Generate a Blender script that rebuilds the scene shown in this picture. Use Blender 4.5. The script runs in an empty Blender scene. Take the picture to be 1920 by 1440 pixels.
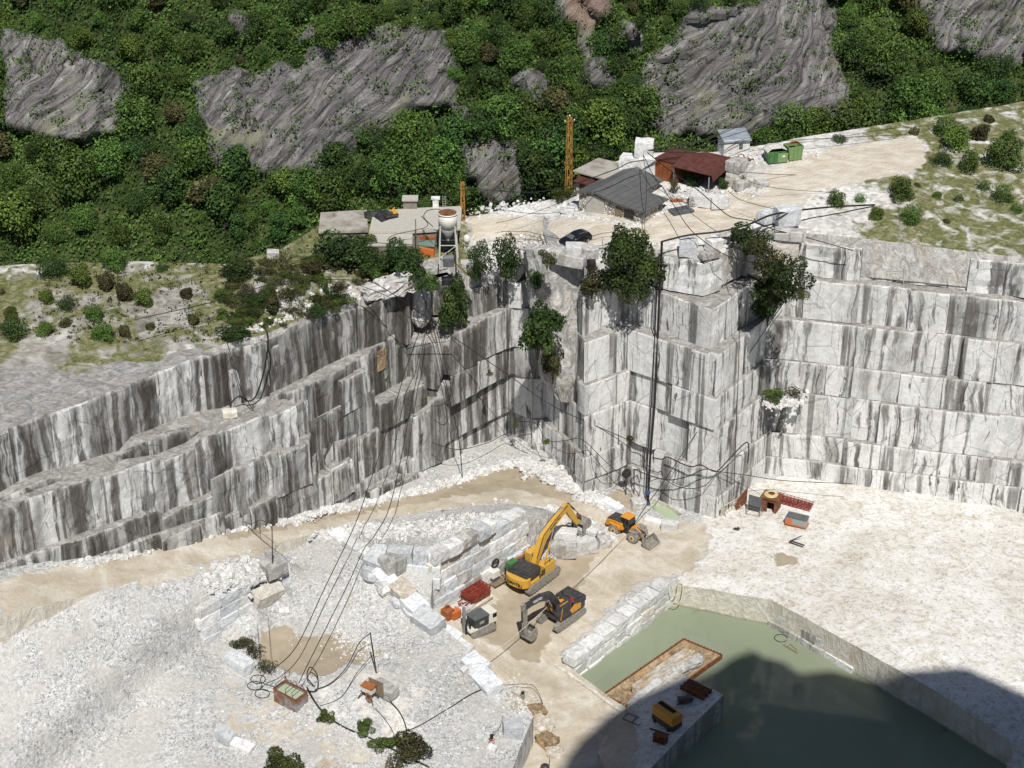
import bpy, math, random
import numpy as np
from mathutils import Vector, Matrix, noise
from mathutils.geometry import delaunay_2d_cdt
R = math.radians
rnd = random.Random(11)
sc = bpy.context.scene
COL = sc.collection

# ------------------------------------------------------------------ camera, sky, sun
CAM_H, PITCH, FPX = 127.0, R(28.0), 3246.0
cam = bpy.data.cameras.new("camera"); cam_ob = bpy.data.objects.new("camera", cam); COL.objects.link(cam_ob)
cam_ob.location = (0, 0, CAM_H); cam_ob.rotation_euler = (R(90) - PITCH, 0, 0)
cam.sensor_width = 36; cam.lens = FPX / 1920 * 36; cam.clip_start = 1; cam.clip_end = 3000
sc.camera = cam_ob
SUN_AZ, SUN_EL = 7.0, 54.0       # degrees to the right of straight behind the camera, height
SUN = Vector((math.sin(R(SUN_AZ)) * math.cos(R(SUN_EL)), -math.cos(R(SUN_AZ)) * math.cos(R(SUN_EL)), math.sin(R(SUN_EL))))
world = bpy.data.worlds.new("World"); sc.world = world; world.use_nodes = True
wn = world.node_tree; wn.nodes.clear()
sky = wn.nodes.new("ShaderNodeTexSky"); sky.sky_type = 'NISHITA'; sky.sun_disc = False
sky.sun_elevation = R(SUN_EL); sky.sun_rotation = R(180 - SUN_AZ)
sky.air_density = 1.0; sky.dust_density = 0.6; sky.altitude = 600
bg = wn.nodes.new("ShaderNodeBackground"); bg.inputs[1].default_value = 0.052
wo = wn.nodes.new("ShaderNodeOutputWorld")
wn.links.new(sky.outputs[0], bg.inputs[0]); wn.links.new(bg.outputs[0], wo.inputs[0])
sl = bpy.data.lights.new("sun", 'SUN'); sl.energy = 4.5; sl.angle = R(0.53); sl.color = (1.0, 0.955, 0.88)
so = bpy.data.objects.new("sun", sl); COL.objects.link(so)
so.rotation_euler = (-SUN).to_track_quat('-Z', 'Y').to_euler()
sc.view_settings.view_transform = 'Standard'; sc.view_settings.look = 'None'
sc.view_settings.exposure = 0.0; sc.view_settings.gamma = 1.0
sc.cycles.max_bounces = 6; sc.cycles.diffuse_bounces = 3; sc.cycles.glossy_bounces = 3; sc.cycles.transmission_bounces = 4
sc.cycles.caustics_reflective = False; sc.cycles.caustics_refractive = False

def ray(px, py):
    a = (px - 960) / FPX; b = -(py - 720) / FPX
    return Vector((a, math.cos(PITCH) + b * math.sin(PITCH), -math.sin(PITCH) + b * math.cos(PITCH)))
def W(px, py, z=0.0):                      # where the photo's pixel meets the level z
    d = ray(px, py); return Vector((0, 0, CAM_H)) + d * ((z - CAM_H) / d.z)
def WY(px, py, y):                         # ... or the distance y
    d = ray(px, py); return Vector((0, 0, CAM_H)) + d * (y / d.y)
def proj(p):
    z = p[2] - CAM_H; dep = p[1] * math.cos(PITCH) - z * math.sin(PITCH); up = p[1] * math.sin(PITCH) + z * math.cos(PITCH)
    return 960 + FPX * p[0] / dep, 720 - FPX * up / dep
def N(x, y=0.0, z=0.0): return noise.noise(Vector((x, y, z)))
def FB(x, y, z=0.0, o=4): return noise.fractal(Vector((x, y, z)), 1.0, 2.0, o)

# ------------------------------------------------------------------ materials
class NT:
    def __init__(s, name):
        s.m = bpy.data.materials.new(name); s.m.use_nodes = True; s.t = s.m.node_tree; s.t.nodes.clear()
        s.out = s.n("OutputMaterial"); s.b = s.n("BsdfPrincipled"); s.t.links.new(s.b.outputs[0], s.out.inputs[0])
        s.tc = s.n("TexCoord")
    def n(s, k): return s.t.nodes.new("ShaderNode" + k)
    def l(s, a, b): s.t.links.new(a, b)
    def mapping(s, scale, rot=(0, 0, 0), src=None):
        m = s.n("Mapping"); m.inputs['Scale'].default_value = scale; m.inputs['Rotation'].default_value = rot
        s.l(src or s.tc.outputs['Object'], m.inputs[0]); return m.outputs[0]
    def map2(s, scale, rot, src=None): return s.mapping(scale, (0, 0, 0), s.mapping((1, 1, 1), rot, src))
    def noise(s, scale, detail=5, dist=0.0, vec=None, rough=0.55):
        n = s.n("TexNoise"); n.inputs['Scale'].default_value = scale; n.inputs['Detail'].default_value = detail
        n.inputs['Distortion'].default_value = dist; n.inputs['Roughness'].default_value = rough
        s.l(vec or s.tc.outputs['Object'], n.inputs['Vector']); return n.outputs['Fac']
    def voro(s, scale, vec=None, feature='F1', out='Distance'):
        n = s.n("TexVoronoi"); n.feature = feature; n.inputs['Scale'].default_value = scale
        s.l(vec or s.tc.outputs['Object'], n.inputs['Vector']); return n.outputs[out]
    def ramp(s, fac, stops):
        r = s.n("ValToRGB"); e = r.color_ramp.elements
        while len(e) < len(stops): e.new(0.5)
        for i, (p, c) in enumerate(stops):
            e[i].position = p; e[i].color = (c, c, c, 1) if isinstance(c, (int, float)) else (*c, 1)
        s.l(fac, r.inputs[0]); return r.outputs[0]
    def math(s, op, a, b=None):
        m = s.n("Math"); m.operation = op
        for i, v in enumerate((a, b)):
            if v is None: continue
            if isinstance(v, (int, float)): m.inputs[i].default_value = v
            else: s.l(v, m.inputs[i])
        return m.outputs[0]
    def mix(s, fac, a, b, mode='MIX'):
        m = s.n("Mix"); m.data_type = 'RGBA'; m.blend_type = mode
        for i, v in ((0, fac), (6, a), (7, b)):
            if isinstance(v, (int, float)) and i == 0: m.inputs[0].default_value = v
            elif isinstance(v, (int, float)): m.inputs[i].default_value = (v, v, v, 1)
            elif isinstance(v, tuple): m.inputs[i].default_value = (*v, 1)
            else: s.l(v, m.inputs[i])
        return m.outputs[2]
    def attr(s, name):
        a = s.n("Attribute"); a.attribute_name = name; return a.outputs['Fac']
    def bump(s, h, strength=0.5, dist=0.1, prev=None):
        b = s.n("Bump"); b.inputs['Strength'].default_value = strength; b.inputs['Distance'].default_value = dist
        s.l(h, b.inputs['Height'])
        if prev: s.l(prev, b.inputs['Normal'])
        s.l(b.outputs[0], s.b.inputs['Normal']); return b.outputs[0]
    def fin(s, col=None, rough=0.8, metal=0.0, spec=0.5):
        if col is not None:
            if isinstance(col, tuple): s.b.inputs['Base Color'].default_value = (*col, 1)
            else: s.l(col, s.b.inputs['Base Color'])
        s.b.inputs['Roughness'].default_value = rough; s.b.inputs['Metallic'].default_value = metal
        s.b.inputs['Specular IOR Level'].default_value = spec
        return s.m

def paint(name, c, rough=0.5, dirt=(0.42, 0.38, 0.31), amt=0.35, sc_=2.2, metal=0.0, spec=0.5):
    t = NT(name)
    f = t.ramp(t.noise(sc_, 8, 0.4), [(0.42, 0.0), (0.75, 1.0)])
    col = t.mix(t.math('MULTIPLY', f, amt), c, dirt)
    v = t.noise(9, 4); col = t.mix(0.25, col, t.ramp(v, [(0.3, 0.55), (0.7, 1.0)]), 'MULTIPLY')
    t.bump(t.noise(14, 4), 0.15, 0.02)
    return t.fin(col, rough, metal, spec)

def rust(name, a, b, c=(0.05, 0.03, 0.022), rough=0.85, sc_=1.8):
    t = NT(name)
    f = t.noise(sc_, 9, 0.6)
    col = t.ramp(f, [(0.25, c), (0.45, a), (0.7, b)])
    t.bump(t.noise(12, 5), 0.3, 0.03)
    return t.fin(col, rough, 0.0, 0.3)

def marble_wall():
    t = NT("streaked_marble"); o = t.tc.outputs['Object']
    tint = t.attr('tint'); dirt = t.attr('dirt')
    warp = t.n("VectorMath"); warp.operation = 'MULTIPLY_ADD'
    nn = t.n("TexNoise"); nn.inputs['Scale'].default_value = 0.16; nn.inputs['Detail'].default_value = 3
    t.l(o, nn.inputs['Vector']); t.l(nn.outputs['Color'], warp.inputs[0]); warp.inputs[1].default_value = (2.2, 2.2, 0); t.l(o, warp.inputs[2])
    # shift the streaks from panel to panel
    sh = t.n("CombineXYZ"); t.l(t.math('MULTIPLY', tint, 9.0), sh.inputs[0]); t.l(t.math('MULTIPLY', tint, 91.0), sh.inputs[2])
    ad = t.n("VectorMath"); ad.operation = 'ADD'; t.l(warp.outputs[0], ad.inputs[0]); t.l(sh.outputs[0], ad.inputs[1]); v = ad.outputs[0]
    s1 = t.noise(1.0, 7, 0.25, t.mapping((0.34, 0.34, 0.028), src=v), 0.56)
    s2 = t.noise(1.0, 6, 0.15, t.mapping((1.1, 1.1, 0.03), src=v), 0.62)
    s3 = t.noise(1.0, 5, 0.1, t.mapping((0.3, 0.3, 0.05), src=v))
    cl = t.noise(0.45, 8, 1.2, v, 0.6)
    bias = t.math('ADD', t.math('ADD', t.math('MULTIPLY', dirt, 0.215), -0.09), t.math('MULTIPLY', t.math('SUBTRACT', tint, 0.5), 0.07))
    bias = t.math('ADD', bias, 0.0)
    f1 = t.math('ADD', s1, bias)
    grey = t.ramp(f1, [(0.40, (0.84, 0.845, 0.85)), (0.52, (0.72, 0.725, 0.725)), (0.60, (0.48, 0.48, 0.475)), (0.72, (0.255, 0.25, 0.24)), (0.95, (0.125, 0.118, 0.11))])
    s4 = t.noise(1.0, 4, 0.1, t.mapping((3.2, 3.2, 0.05), src=v), 0.6)
    wh = t.ramp(t.math('ADD', t.math('MULTIPLY', s2, .6), t.math('MULTIPLY', s4, .4)), [(0.51, 0.0), (0.62, 1.0)])
    col = t.mix(t.math('MULTIPLY', wh, 0.5), grey, (0.70, 0.70, 0.69))
    dk = t.ramp(t.math('ADD', s2, t.math('MULTIPLY', t.math('ADD', s3, bias), 0.6)), [(0.83, 0.0), (0.90, 0.7), (1.0, 1.0)])
    col = t.mix(t.math('MULTIPLY', dk, 0.85), col, (0.042, 0.034, 0.027))
    ye = t.ramp(t.noise(0.22, 5, 0.5, o), [(0.60, 0.0), (0.75, 0.5)])
    col = t.mix(t.math('MULTIPLY', ye, 0.55), col, (0.52, 0.40, 0.26))
    ver = t.ramp(t.noise(0.5, 6, 2.2, t.mapping((1, 1, 1), (0.6, 0.4, 0))), [(0.47, 1.0), (0.5, 0.72), (0.53, 1.0)])
    col = t.mix(0.6, col, ver, 'MULTIPLY')
    col = t.mix(0.35, col, t.ramp(cl, [(0.35, 0.6), (0.65, 1.05)]), 'MULTIPLY')
    # seepage that runs down over several benches
    sp = t.noise(1.0, 5, 0.2, t.mapping((0.42, 0.42, 0.012), src=o), 0.6); spf = t.ramp(t.math('ADD', sp, t.math('MULTIPLY', dirt, 0.03)), [(0.575, 0.0), (0.592, 0.75), (0.68, 1.0)])
    col = t.mix(t.math('MULTIPLY', spf, 0.8), col, (0.05, 0.043, 0.036))
    s5 = t.ramp(t.noise(1.0, 3, 0.15, t.mapping((1.9, 1.9, 0.022), src=v), 0.5), [(0.635, 0.0), (0.655, 1.0)]); s6 = t.ramp(t.noise(1.0, 3, 0.3, t.mapping((0.4, 0.4, 0.12), src=v)), [(0.42, 0.0), (0.55, 1.0)])
    col = t.mix(t.math('MULTIPLY', t.math('MULTIPLY', s5, s6), 0.82), col, (0.052, 0.042, 0.034))
    eg = t.math('MULTIPLY', t.attr('edge'), t.ramp(t.noise(0.8, 6, 0.5, o), [(0.42, 0.1), (0.58, 1.0)])); col = t.mix(t.math('MULTIPLY', eg, 0.75), col, (0.72, 0.72, 0.71))
    fn = t.ramp(t.noise(2.6, 8, 0.6), [(0.35, 0.62), (0.6, 1.0)]); col = t.mix(0.3, col, fn, 'MULTIPLY')
    ck = t.n("TexVoronoi"); ck.feature = 'DISTANCE_TO_EDGE'; ck.inputs['Scale'].default_value = 0.28; t.l(t.mapping((1, 1, 0.55), (0.3, 0.2, 0.1), src=v), ck.inputs['Vector'])
    col = t.mix(0.55, col, t.ramp(ck.outputs['Distance'], [(0.0, 0.25), (0.018, 1.0)]), 'MULTIPLY')
    b1 = t.bump(t.noise(0.9, 8, 0.3), 0.5, 0.25); t.bump(s2, 0.25, 0.12, b1)
    return t.fin(col, 0.75, 0, 0.3)

def marble_block(name, lo, hi, warm=0.0, streak=0.0):
    t = NT(name); oi = t.n("ObjectInfo")
    ad = t.n("VectorMath"); ad.operation = 'MULTIPLY_ADD'; t.l(oi.outputs['Random'], ad.inputs[0]); ad.inputs[1].default_value = (50, 70, 90)
    t.l(t.tc.outputs['Object'], ad.inputs[2]); v = ad.outputs[0]
    col = t.ramp(t.noise(0.7, 8, 1.5, v, 0.6), [(0.3, lo), (0.65, hi)])
    vein = t.ramp(t.noise(0.5, 7, 2.5, t.mapping((1, 0.5, 1), (0.4, 0.7, 0), src=v)), [(0.46, 1.0), (0.5, 0.62), (0.54, 1.0)])
    col = t.mix(0.8, col, vein, 'MULTIPLY')
    if streak:
        s = t.ramp(t.noise(1.0, 5, 0.3, t.mapping((0.9, 0.9, 0.06), src=v)), [(0.5, 0.0), (0.56, 1.0)])
        col = t.mix(t.math('MULTIPLY', s, streak), col, (0.26, 0.25, 0.225))
    if warm:
        w = t.ramp(t.noise(0.8, 6, 0.8, v), [(0.45, 0.0), (0.7, 1.0)]); col = t.mix(t.math('MULTIPLY', w, warm), col, (0.50, 0.36, 0.20))
    val = t.n("HueSaturation"); t.l(col, val.inputs['Color']); t.l(t.math('MULTIPLY_ADD', oi.outputs['Random'], 0.35), val.inputs['Value'])
    val.inputs['Value'].links[0].from_node.inputs[2].default_value = 0.8
    b1 = t.bump(t.noise(1.6, 8, 0.4, v), 0.55, 0.2); t.bump(t.noise(9, 5, 0, v), 0.35, 0.05, b1)
    return t.fin(val.outputs[0], 0.7, 0, 0.35)

def ground_mat():
    t = NT("quarry_ground"); o = t.tc.outputs['Object']
    tan = t.attr('tan'); mar = t.attr('marble'); wet = t.attr('mud')
    wv = t.n("VectorMath"); wv.operation = 'MULTIPLY_ADD'; nz_ = t.n("TexNoise"); nz_.inputs['Scale'].default_value = 1.3; nz_.inputs['Detail'].default_value = 4
    t.l(o, nz_.inputs['Vector']); t.l(nz_.outputs['Color'], wv.inputs[0]); wv.inputs[1].default_value = (.9, .9, .9); t.l(o, wv.inputs[2]); ov = wv.outputs[0]
    stone = t.voro(2.8, ov, out='Color'); stone2 = t.voro(6.5, ov, out='Color')
    g = t.mix(t.ramp(t.noise(0.35, 5, 0.5), [(0.4, 0.45), (0.62, 1.0)]), stone, stone2); bw = t.n("RGBToBW"); t.l(g, bw.inputs[0])
    grav = t.ramp(bw.outputs[0], [(0.12, (0.22, 0.225, 0.23)), (0.38, (0.45, 0.455, 0.455)), (0.62, (0.595, 0.595, 0.59)), (0.9, (0.80, 0.80, 0.795))])
    grav = t.mix(t.ramp(t.noise(0.2, 8, 0.7), [(0.46, 0.0), (0.6, 0.75)]), grav, t.ramp(t.noise(2.5, 8), [(0.3, (0.46, 0.45, 0.43)), (0.7, (0.64, 0.63, 0.605))]))
    grav = t.mix(0.45, grav, t.ramp(t.noise(0.11, 7, 0.6), [(0.35, (0.68, 0.67, 0.65)), (0.62, (1, 1, 1))]), 'MULTIPLY')
    mb = t.ramp(t.noise(0.35, 9, 1.6, None, 0.65), [(0.30, (0.56, 0.50, 0.41)), (0.43, (0.70, 0.68, 0.64)), (0.6, (0.80, 0.795, 0.785))])
    mb = t.mix(0.7, mb, t.ramp(t.noise(1.8, 6, 1.2), [(0.36, (0.50, 0.49, 0.47)), (0.5, (1, 1, 1))]), 'MULTIPLY')
    mb = t.mix(0.5, mb, t.ramp(t.noise(0.09, 5, 0.8), [(0.38, (0.70, 0.66, 0.60)), (0.58, (1, 1, 1))]), 'MULTIPLY')
    tanc = t.ramp(t.noise(0.28, 8, 0.8), [(0.3, (0.45, 0.39, 0.30)), (0.5, (0.55, 0.495, 0.405)), (0.7, (0.68, 0.645, 0.58))])
    tanc = t.mix(0.4, tanc, t.ramp(t.noise(3.0, 6, 0.5), [(0.35, 0.72), (0.6, 1.05)]), 'MULTIPLY')
    rt = t.ramp(t.noise(1.0, 5, 0.25, t.map2((0.10, 1.5, 1), (0, 0, 0.9))), [(0.40, 0.70), (0.56, 1.06)]); rt2 = t.ramp(t.noise(1.0, 5, 0.25, t.map2((0.10, 1.6, 1), (0, 0, -0.55))), [(0.40, 0.72), (0.56, 1.05)])
    tanc = t.mix(0.26, tanc, t.mix(t.ramp(t.noise(0.05, 3), [(0.44, 0.0), (0.56, 1.0)]), rt, rt2), 'MULTIPLY')
    br = t.math('MULTIPLY', t.math('SUBTRACT', t.noise(0.5, 8, 0.7), 0.5), 1.6)
    def edge(a): return t.ramp(t.math('ADD', a, br), [(0.36, 0.0), (0.62, 1.0)])
    col = t.mix(edge(mar), grav, mb); col = t.mix(edge(tan), col, tanc)
    col = t.mix(edge(wet), col, t.ramp(t.noise(0.5, 4), [(0.3, (0.33, 0.275, 0.20)), (0.7, (0.43, 0.37, 0.285))]))
    vd = t.voro(2.2, ov); vd2 = t.voro(6.5, ov)
    inv = t.math('SUBTRACT', 1.0, t.math('MAXIMUM', edge(tan), t.math('MAXIMUM', edge(wet), t.math('MULTIPLY', edge(mar), 0.6))))
    b1 = t.bump(t.math('MULTIPLY', vd, inv), 0.35, 0.2); b2 = t.bump(t.math('MULTIPLY', vd2, inv), 0.4, 0.1, b1)
    t.bump(t.noise(1.3, 9, 0.5), 0.35, 0.15, b2)
    return t.fin(col, 0.9, 0, 0.2)

def rim_mat():          # the plateau: tan track, white waste, grey gravel, grass
    t = NT("plateau_ground")
    tan = t.attr('tan'); gr = t.attr('grass'); gy = t.attr('grey')
    wh = t.ramp(t.voro(1.8, out='Color'), [(0.1, (0.46, 0.45, 0.43)), (0.6, (0.68, 0.67, 0.65)), (1, (0.80, 0.80, 0.79))])
    wh = t.mix(0.6, wh, t.ramp(t.noise(0.14, 7, 0.8), [(0.38, (0.60, 0.58, 0.54)), (0.6, (1, 1, 1))]), 'MULTIPLY')
    tanc = t.ramp(t.noise(0.35, 8, 0.6, t.mapping((1, 2.2, 1))), [(0.3, (0.46, 0.40, 0.315)), (0.7, (0.66, 0.62, 0.55))])
    gyc = t.ramp(t.noise(0.5, 9, 0.8), [(0.3, (0.16, 0.15, 0.125)), (0.5, (0.33, 0.315, 0.285)), (0.75, (0.55, 0.54, 0.52))])
    gra = t.ramp(t.noise(1.1, 10, 0.8, None, 0.7), [(0.3, (0.06, 0.075, 0.025)), (0.5, (0.15, 0.16, 0.065)), (0.62, (0.27, 0.25, 0.16)), (0.75, (0.38, 0.36, 0.31))])
    br = t.math('MULTIPLY', t.math('SUBTRACT', t.noise(0.45, 8, 0.6), 0.5), 1.5)
    def edge(a): return t.ramp(t.math('ADD', a, br), [(0.38, 0.0), (0.62, 1.0)])
    col = t.mix(edge(gy), wh, gyc); col = t.mix(edge(tan), col, tanc); col = t.mix(edge(gr), col, gra)
    b1 = t.bump(t.voro(2.2), 0.5, 0.2); t.bump(t.noise(1.8, 8), 0.4, 0.2, b1)
    return t.fin(col, 0.9, 0, 0.2)

def mountain_mat():
    t = NT("mountain_rock_and_grass"); rk = t.attr('rock'); pk = t.attr('pink'); o = t.tc.outputs['Object']
    wp_ = t.n("VectorMath"); wp_.operation = 'MULTIPLY_ADD'; nn = t.n("TexNoise"); nn.inputs['Scale'].default_value = 0.022; nn.inputs['Detail'].default_value = 3
    t.l(o, nn.inputs['Vector']); t.l(nn.outputs['Color'], wp_.inputs[0]); wp_.inputs[1].default_value = (22, 6, 24); t.l(o, wp_.inputs[2]); wv = wp_.outputs[0]
    v = t.map2((0.11, 0.22, 1.0), (0.0, 0.72, 0.0), wv)
    s = t.noise(1.0, 12, 0.8, v, 0.72)
    cr = t.n("TexNoise"); cr.inputs['Scale'].default_value = 1.0; cr.inputs['Detail'].default_value = 8; cr.inputs['Roughness'].default_value = 0.7; t.l(t.map2((0.08, 0.2, 1.35), (0.0, 0.80, 0.0), wv), cr.inputs['Vector'])
    rc = t.ramp(s, [(0.32, (0.055, 0.052, 0.056)), (0.43, (0.18, 0.173, 0.178)), (0.55, (0.32, 0.31, 0.307)), (0.68, (0.56, 0.55, 0.53))])
    rc = t.mix(0.9, rc, t.ramp(cr.outputs['Fac'], [(0.40, (0.30, 0.29, 0.30)), (0.47, (1, 1, 1))]), 'MULTIPLY')
    vk = t.n("TexVoronoi"); vk.feature = 'DISTANCE_TO_EDGE'; vk.inputs['Scale'].default_value = 0.16; t.l(t.mapping((1.0, 1.0, 1.9), (0.3, 0.6, 0.2), src=wv), vk.inputs['Vector'])
    rc = t.mix(0.75, rc, t.ramp(vk.outputs['Distance'], [(0.0, 0.35), (0.02, 1.0)]), 'MULTIPLY')
    rc = t.mix(0.5, rc, t.ramp(t.noise(0.07, 6, 0.8), [(0.35, (0.55, 0.53, 0.56)), (0.65, (1, 1, 0.96))]), 'MULTIPLY')
    rc = t.mix(t.ramp(t.noise(0.12, 7, 0.6), [(0.56, 0.0), (0.68, 0.8)]), rc, (0.30, 0.30, 0.21))
    rc = t.mix(t.math('MULTIPLY', pk, 0.6), rc, (0.40, 0.26, 0.22))
    gr = t.ramp(t.noise(0.5, 9, 0.5), [(0.3, (0.022, 0.038, 0.011)), (0.5, (0.05, 0.08, 0.021)), (0.66, (0.115, 0.13, 0.048)), (0.8, (0.20, 0.175, 0.11))])
    br = t.math('MULTIPLY', t.math('SUBTRACT', t.noise(0.22, 8, 0.6), 0.5), 1.5)
    f = t.ramp(t.math('ADD', rk, br), [(0.40, 0.0), (0.56, 1.0)])
    col = t.mix(f, gr, rc)
    b1 = t.bump(s, 0.9, 1.6); t.bump(t.noise(0.9, 9, 0.4), 0.6, 0.5, b1)
    return t.fin(col, 0.9, 0, 0.2)

def rough_marble(name="rough_marble", warm=0.35, lo=(0.36, 0.355, 0.35), hi=(0.82, 0.81, 0.79), tide=None):
    t = NT(name)
    s = t.noise(0.9, 10, 1.1, t.mapping((1, 1, 0.6), (0.5, 0.3, 0)), 0.68)
    col = t.ramp(s, [(0.32, lo), (0.5, tuple((a + b) / 2 for a, b in zip(lo, hi))), (0.62, hi)])
    w = t.ramp(t.noise(0.5, 8, 0.9), [(0.5, 0.0), (0.68, 1.0)]); col = t.mix(t.math('MULTIPLY', w, warm), col, (0.45, 0.30, 0.15))
    if tide is not None:                 # silt stain left by the water
        xyz = t.n('SeparateXYZ'); t.l(t.tc.outputs['Object'], xyz.inputs[0]); hz = t.math('ADD', xyz.outputs[2], t.math('MULTIPLY', t.noise(0.8, 6), -.5))
        col = t.mix(t.ramp(t.math('SUBTRACT', hz, tide - 1.2), [(0.62, 0.75), (0.98, 0.0)]), col, (0.27, 0.25, 0.16))
    b1 = t.bump(s, 0.8, 0.5); t.bump(t.noise(4, 8), 0.5, 0.12, b1)
    return t.fin(col, 0.8, 0, 0.3)

def leaf(name, dark, mid, light):
    t = NT(name); a = t.attr('v'); oi = t.n("ObjectInfo")
    col = t.ramp(a, [(0.0, dark), (0.55, mid), (1.0, light)])
    h = t.n("HueSaturation"); t.l(col, h.inputs['Color'])
    m = t.math('MULTIPLY_ADD', oi.outputs['Random'], 0.62); m.node.inputs[2].default_value = 0.68; t.l(m, h.inputs['Value'])
    m2 = t.math('MULTIPLY_ADD', oi.outputs['Random'], 0.035); m2.node.inputs[2].default_value = 0.482; t.l(m2, h.inputs['Hue'])
    tr = t.n("BsdfTranslucent"); t.l(h.outputs[0], tr.inputs[0]); ms = t.n("MixShader"); ms.inputs[0].default_value = 0.22
    t.fin(h.outputs[0], 0.6, 0, 0.25)
    t.l(t.b.outputs[0], ms.inputs[1]); t.l(tr.outputs[0], ms.inputs[2]); t.l(ms.outputs[0], t.out.inputs[0])
    return t.m

def water_mat(name, c, rough=0.06):
    t = NT(name)
    col = t.ramp(t.noise(0.06, 5, 0.8), [(0.3, tuple(x * 0.9 for x in c)), (0.7, tuple(min(1, x * 1.1) for x in c))])
    t.bump(t.noise(1.6, 4, 0.4), 0.04, 0.06)
    m = t.fin(col, rough, 0, 0.5); t.b.inputs['IOR'].default_value = 1.33
    return m

def corrugated(name, a, b, axis=0, freq=14.0, amt=0.5):
    t = NT(name)
    w = t.n("TexWave"); w.bands_direction = 'XYZ'[axis]; w.inputs['Scale'].default_value = freq / 6.28 * 2; w.inputs['Distortion'].default_value = 0.3
    t.l(t.tc.outputs['Object'], w.inputs['Vector'])
    f = t.noise(1.1, 9, 0.6); col = t.ramp(f, [(0.3, a), (0.65, b)])
    col = t.mix(0.35, col, t.ramp(t.noise(1.0, 5, 0.3, t.mapping((2.4, 2.4, 0.12))), [(0.35, 0.45), (0.6, 1.0)]), 'MULTIPLY')
    t.bump(w.outputs['Fac'], amt, 0.08)
    return t.fin(col, 0.75, 0, 0.3)

def rubble_stone_wall():
    t = NT("rubble_stone_masonry"); o = t.tc.outputs['Object']
    c = t.voro(3.2, out='Color'); d = t.voro(3.2, feature='DISTANCE_TO_EDGE'); bw = t.n("RGBToBW"); t.l(c, bw.inputs[0])
    st = t.ramp(bw.outputs[0], [(0.15, (0.40, 0.37, 0.32)), (0.4, (0.64, 0.61, 0.56)), (0.75, (0.84, 0.82, 0.78))])
    col = t.mix(t.ramp(d, [(0.05, 1.0), (0.12, 0.0)]), st, (0.17, 0.145, 0.115))
    t.bump(t.ramp(d, [(0.0, 0.0), (0.2, 1.0)]), 0.8, 0.08)
    return t.fin(col, 0.9, 0, 0.2)

M = {}
M['wall'] = marble_wall()
M['blk'] = marble_block("white_marble_block", (0.60, 0.605, 0.61), (0.82, 0.82, 0.815))
M['blkb'] = marble_block("bluish_marble_block", (0.52, 0.55, 0.58), (0.74, 0.765, 0.79))
M['blkg'] = marble_block("grey_marble_block", (0.36, 0.36, 0.355), (0.60, 0.595, 0.58), 0.15, 0.75)
M['blkw'] = marble_block("cream_marble_block", (0.55, 0.53, 0.48), (0.80, 0.78, 0.73), 0.45)
M['ground'] = ground_mat(); M['rim'] = rim_mat(); M['mount'] = mountain_mat()
M['rough'] = rough_marble(); M['butt'] = rough_marble("buttress_marble", 0.22, (0.24, 0.235, 0.23), (0.72, 0.71, 0.69)); M['roughw'] = rough_marble("stained_marble", 0.85, (0.40, 0.34, 0.27), (0.80, 0.77, 0.70))
M['roughw2'] = rough_marble("beige_cut_marble", 0.35, (0.58, 0.55, 0.48), (0.80, 0.77, 0.69), tide=-2.55); M['mudrock'] = rough_marble("earthy_rock", 1.0, (0.14, 0.09, 0.05), (0.52, 0.40, 0.26))
M['stone'] = rough_marble("loose_marble_stone", 0.06, (0.55, 0.55, 0.545), (0.86, 0.86, 0.85))
M['leaf1'] = leaf("leaf_mid", (0.027, 0.054, 0.014), (0.099, 0.178, 0.037), (0.198, 0.314, 0.071))
M['leaf2'] = leaf("leaf_dark", (0.020, 0.045, 0.014), (0.071, 0.137, 0.034), (0.148, 0.240, 0.058))
M['leaf3'] = leaf("leaf_yellow_green", (0.039, 0.063, 0.014), (0.133, 0.195, 0.036), (0.252, 0.332, 0.073))
M['leaf4'] = leaf("leaf_dry", (0.030, 0.032, 0.012), (0.095, 0.095, 0.036), (0.20, 0.18, 0.085))
M['b1'] = leaf('bush_leaf_mid', (0.014, 0.028, 0.008), (0.062, 0.108, 0.024), (0.125, 0.19, 0.045)); M['b2'] = leaf('bush_leaf_dark', (0.012, 0.024, 0.008), (0.046, 0.084, 0.021), (0.095, 0.15, 0.038)); M['b3'] = leaf('bush_leaf_bright', (0.025, 0.04, 0.009), (0.088, 0.125, 0.026), (0.17, 0.21, 0.05)); M['b4'] = leaf('bush_leaf_dry', (0.028, 0.032, 0.012), (0.095, 0.098, 0.036), (0.20, 0.185, 0.085))
M['bark'] = paint("bark", (0.075, 0.058, 0.042), 0.9, amt=0.2)
M['water'] = water_mat("green_water", (0.245, 0.285, 0.20), 0.03)
M['water2'] = water_mat("pale_green_water", (0.40, 0.48, 0.34), 0.08)
M['yel'] = paint("yellow_paint", (0.68, 0.38, 0.035), 0.5, amt=0.4, sc_=1.4)
M['ora'] = paint("amber_paint", (0.72, 0.30, 0.014), 0.5, amt=0.35, sc_=1.4)
M['dgrey'] = paint("dark_grey_paint", (0.035, 0.037, 0.042), 0.45, amt=0.15)
M['blk_r'] = paint("black_rubber", (0.016, 0.016, 0.017), 0.7, amt=0.12)
M['hose'] = paint("black_cable", (0.012, 0.012, 0.013), 0.5, amt=0.05)
M['dust'] = paint("dusty_steel", (0.33, 0.31, 0.275), 0.7, dirt=(0.08, 0.075, 0.07), amt=0.8, sc_=3)
M['tyre'] = paint("dusty_tyre", (0.25, 0.235, 0.215), 0.85, dirt=(0.38, 0.35, 0.3), amt=0.8)
M['glass'] = paint("dark_glass", (0.012, 0.016, 0.019), 0.08, amt=0.05)
M['whitep'] = paint("white_paint", (0.78, 0.77, 0.72), 0.45, amt=0.2)
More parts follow.
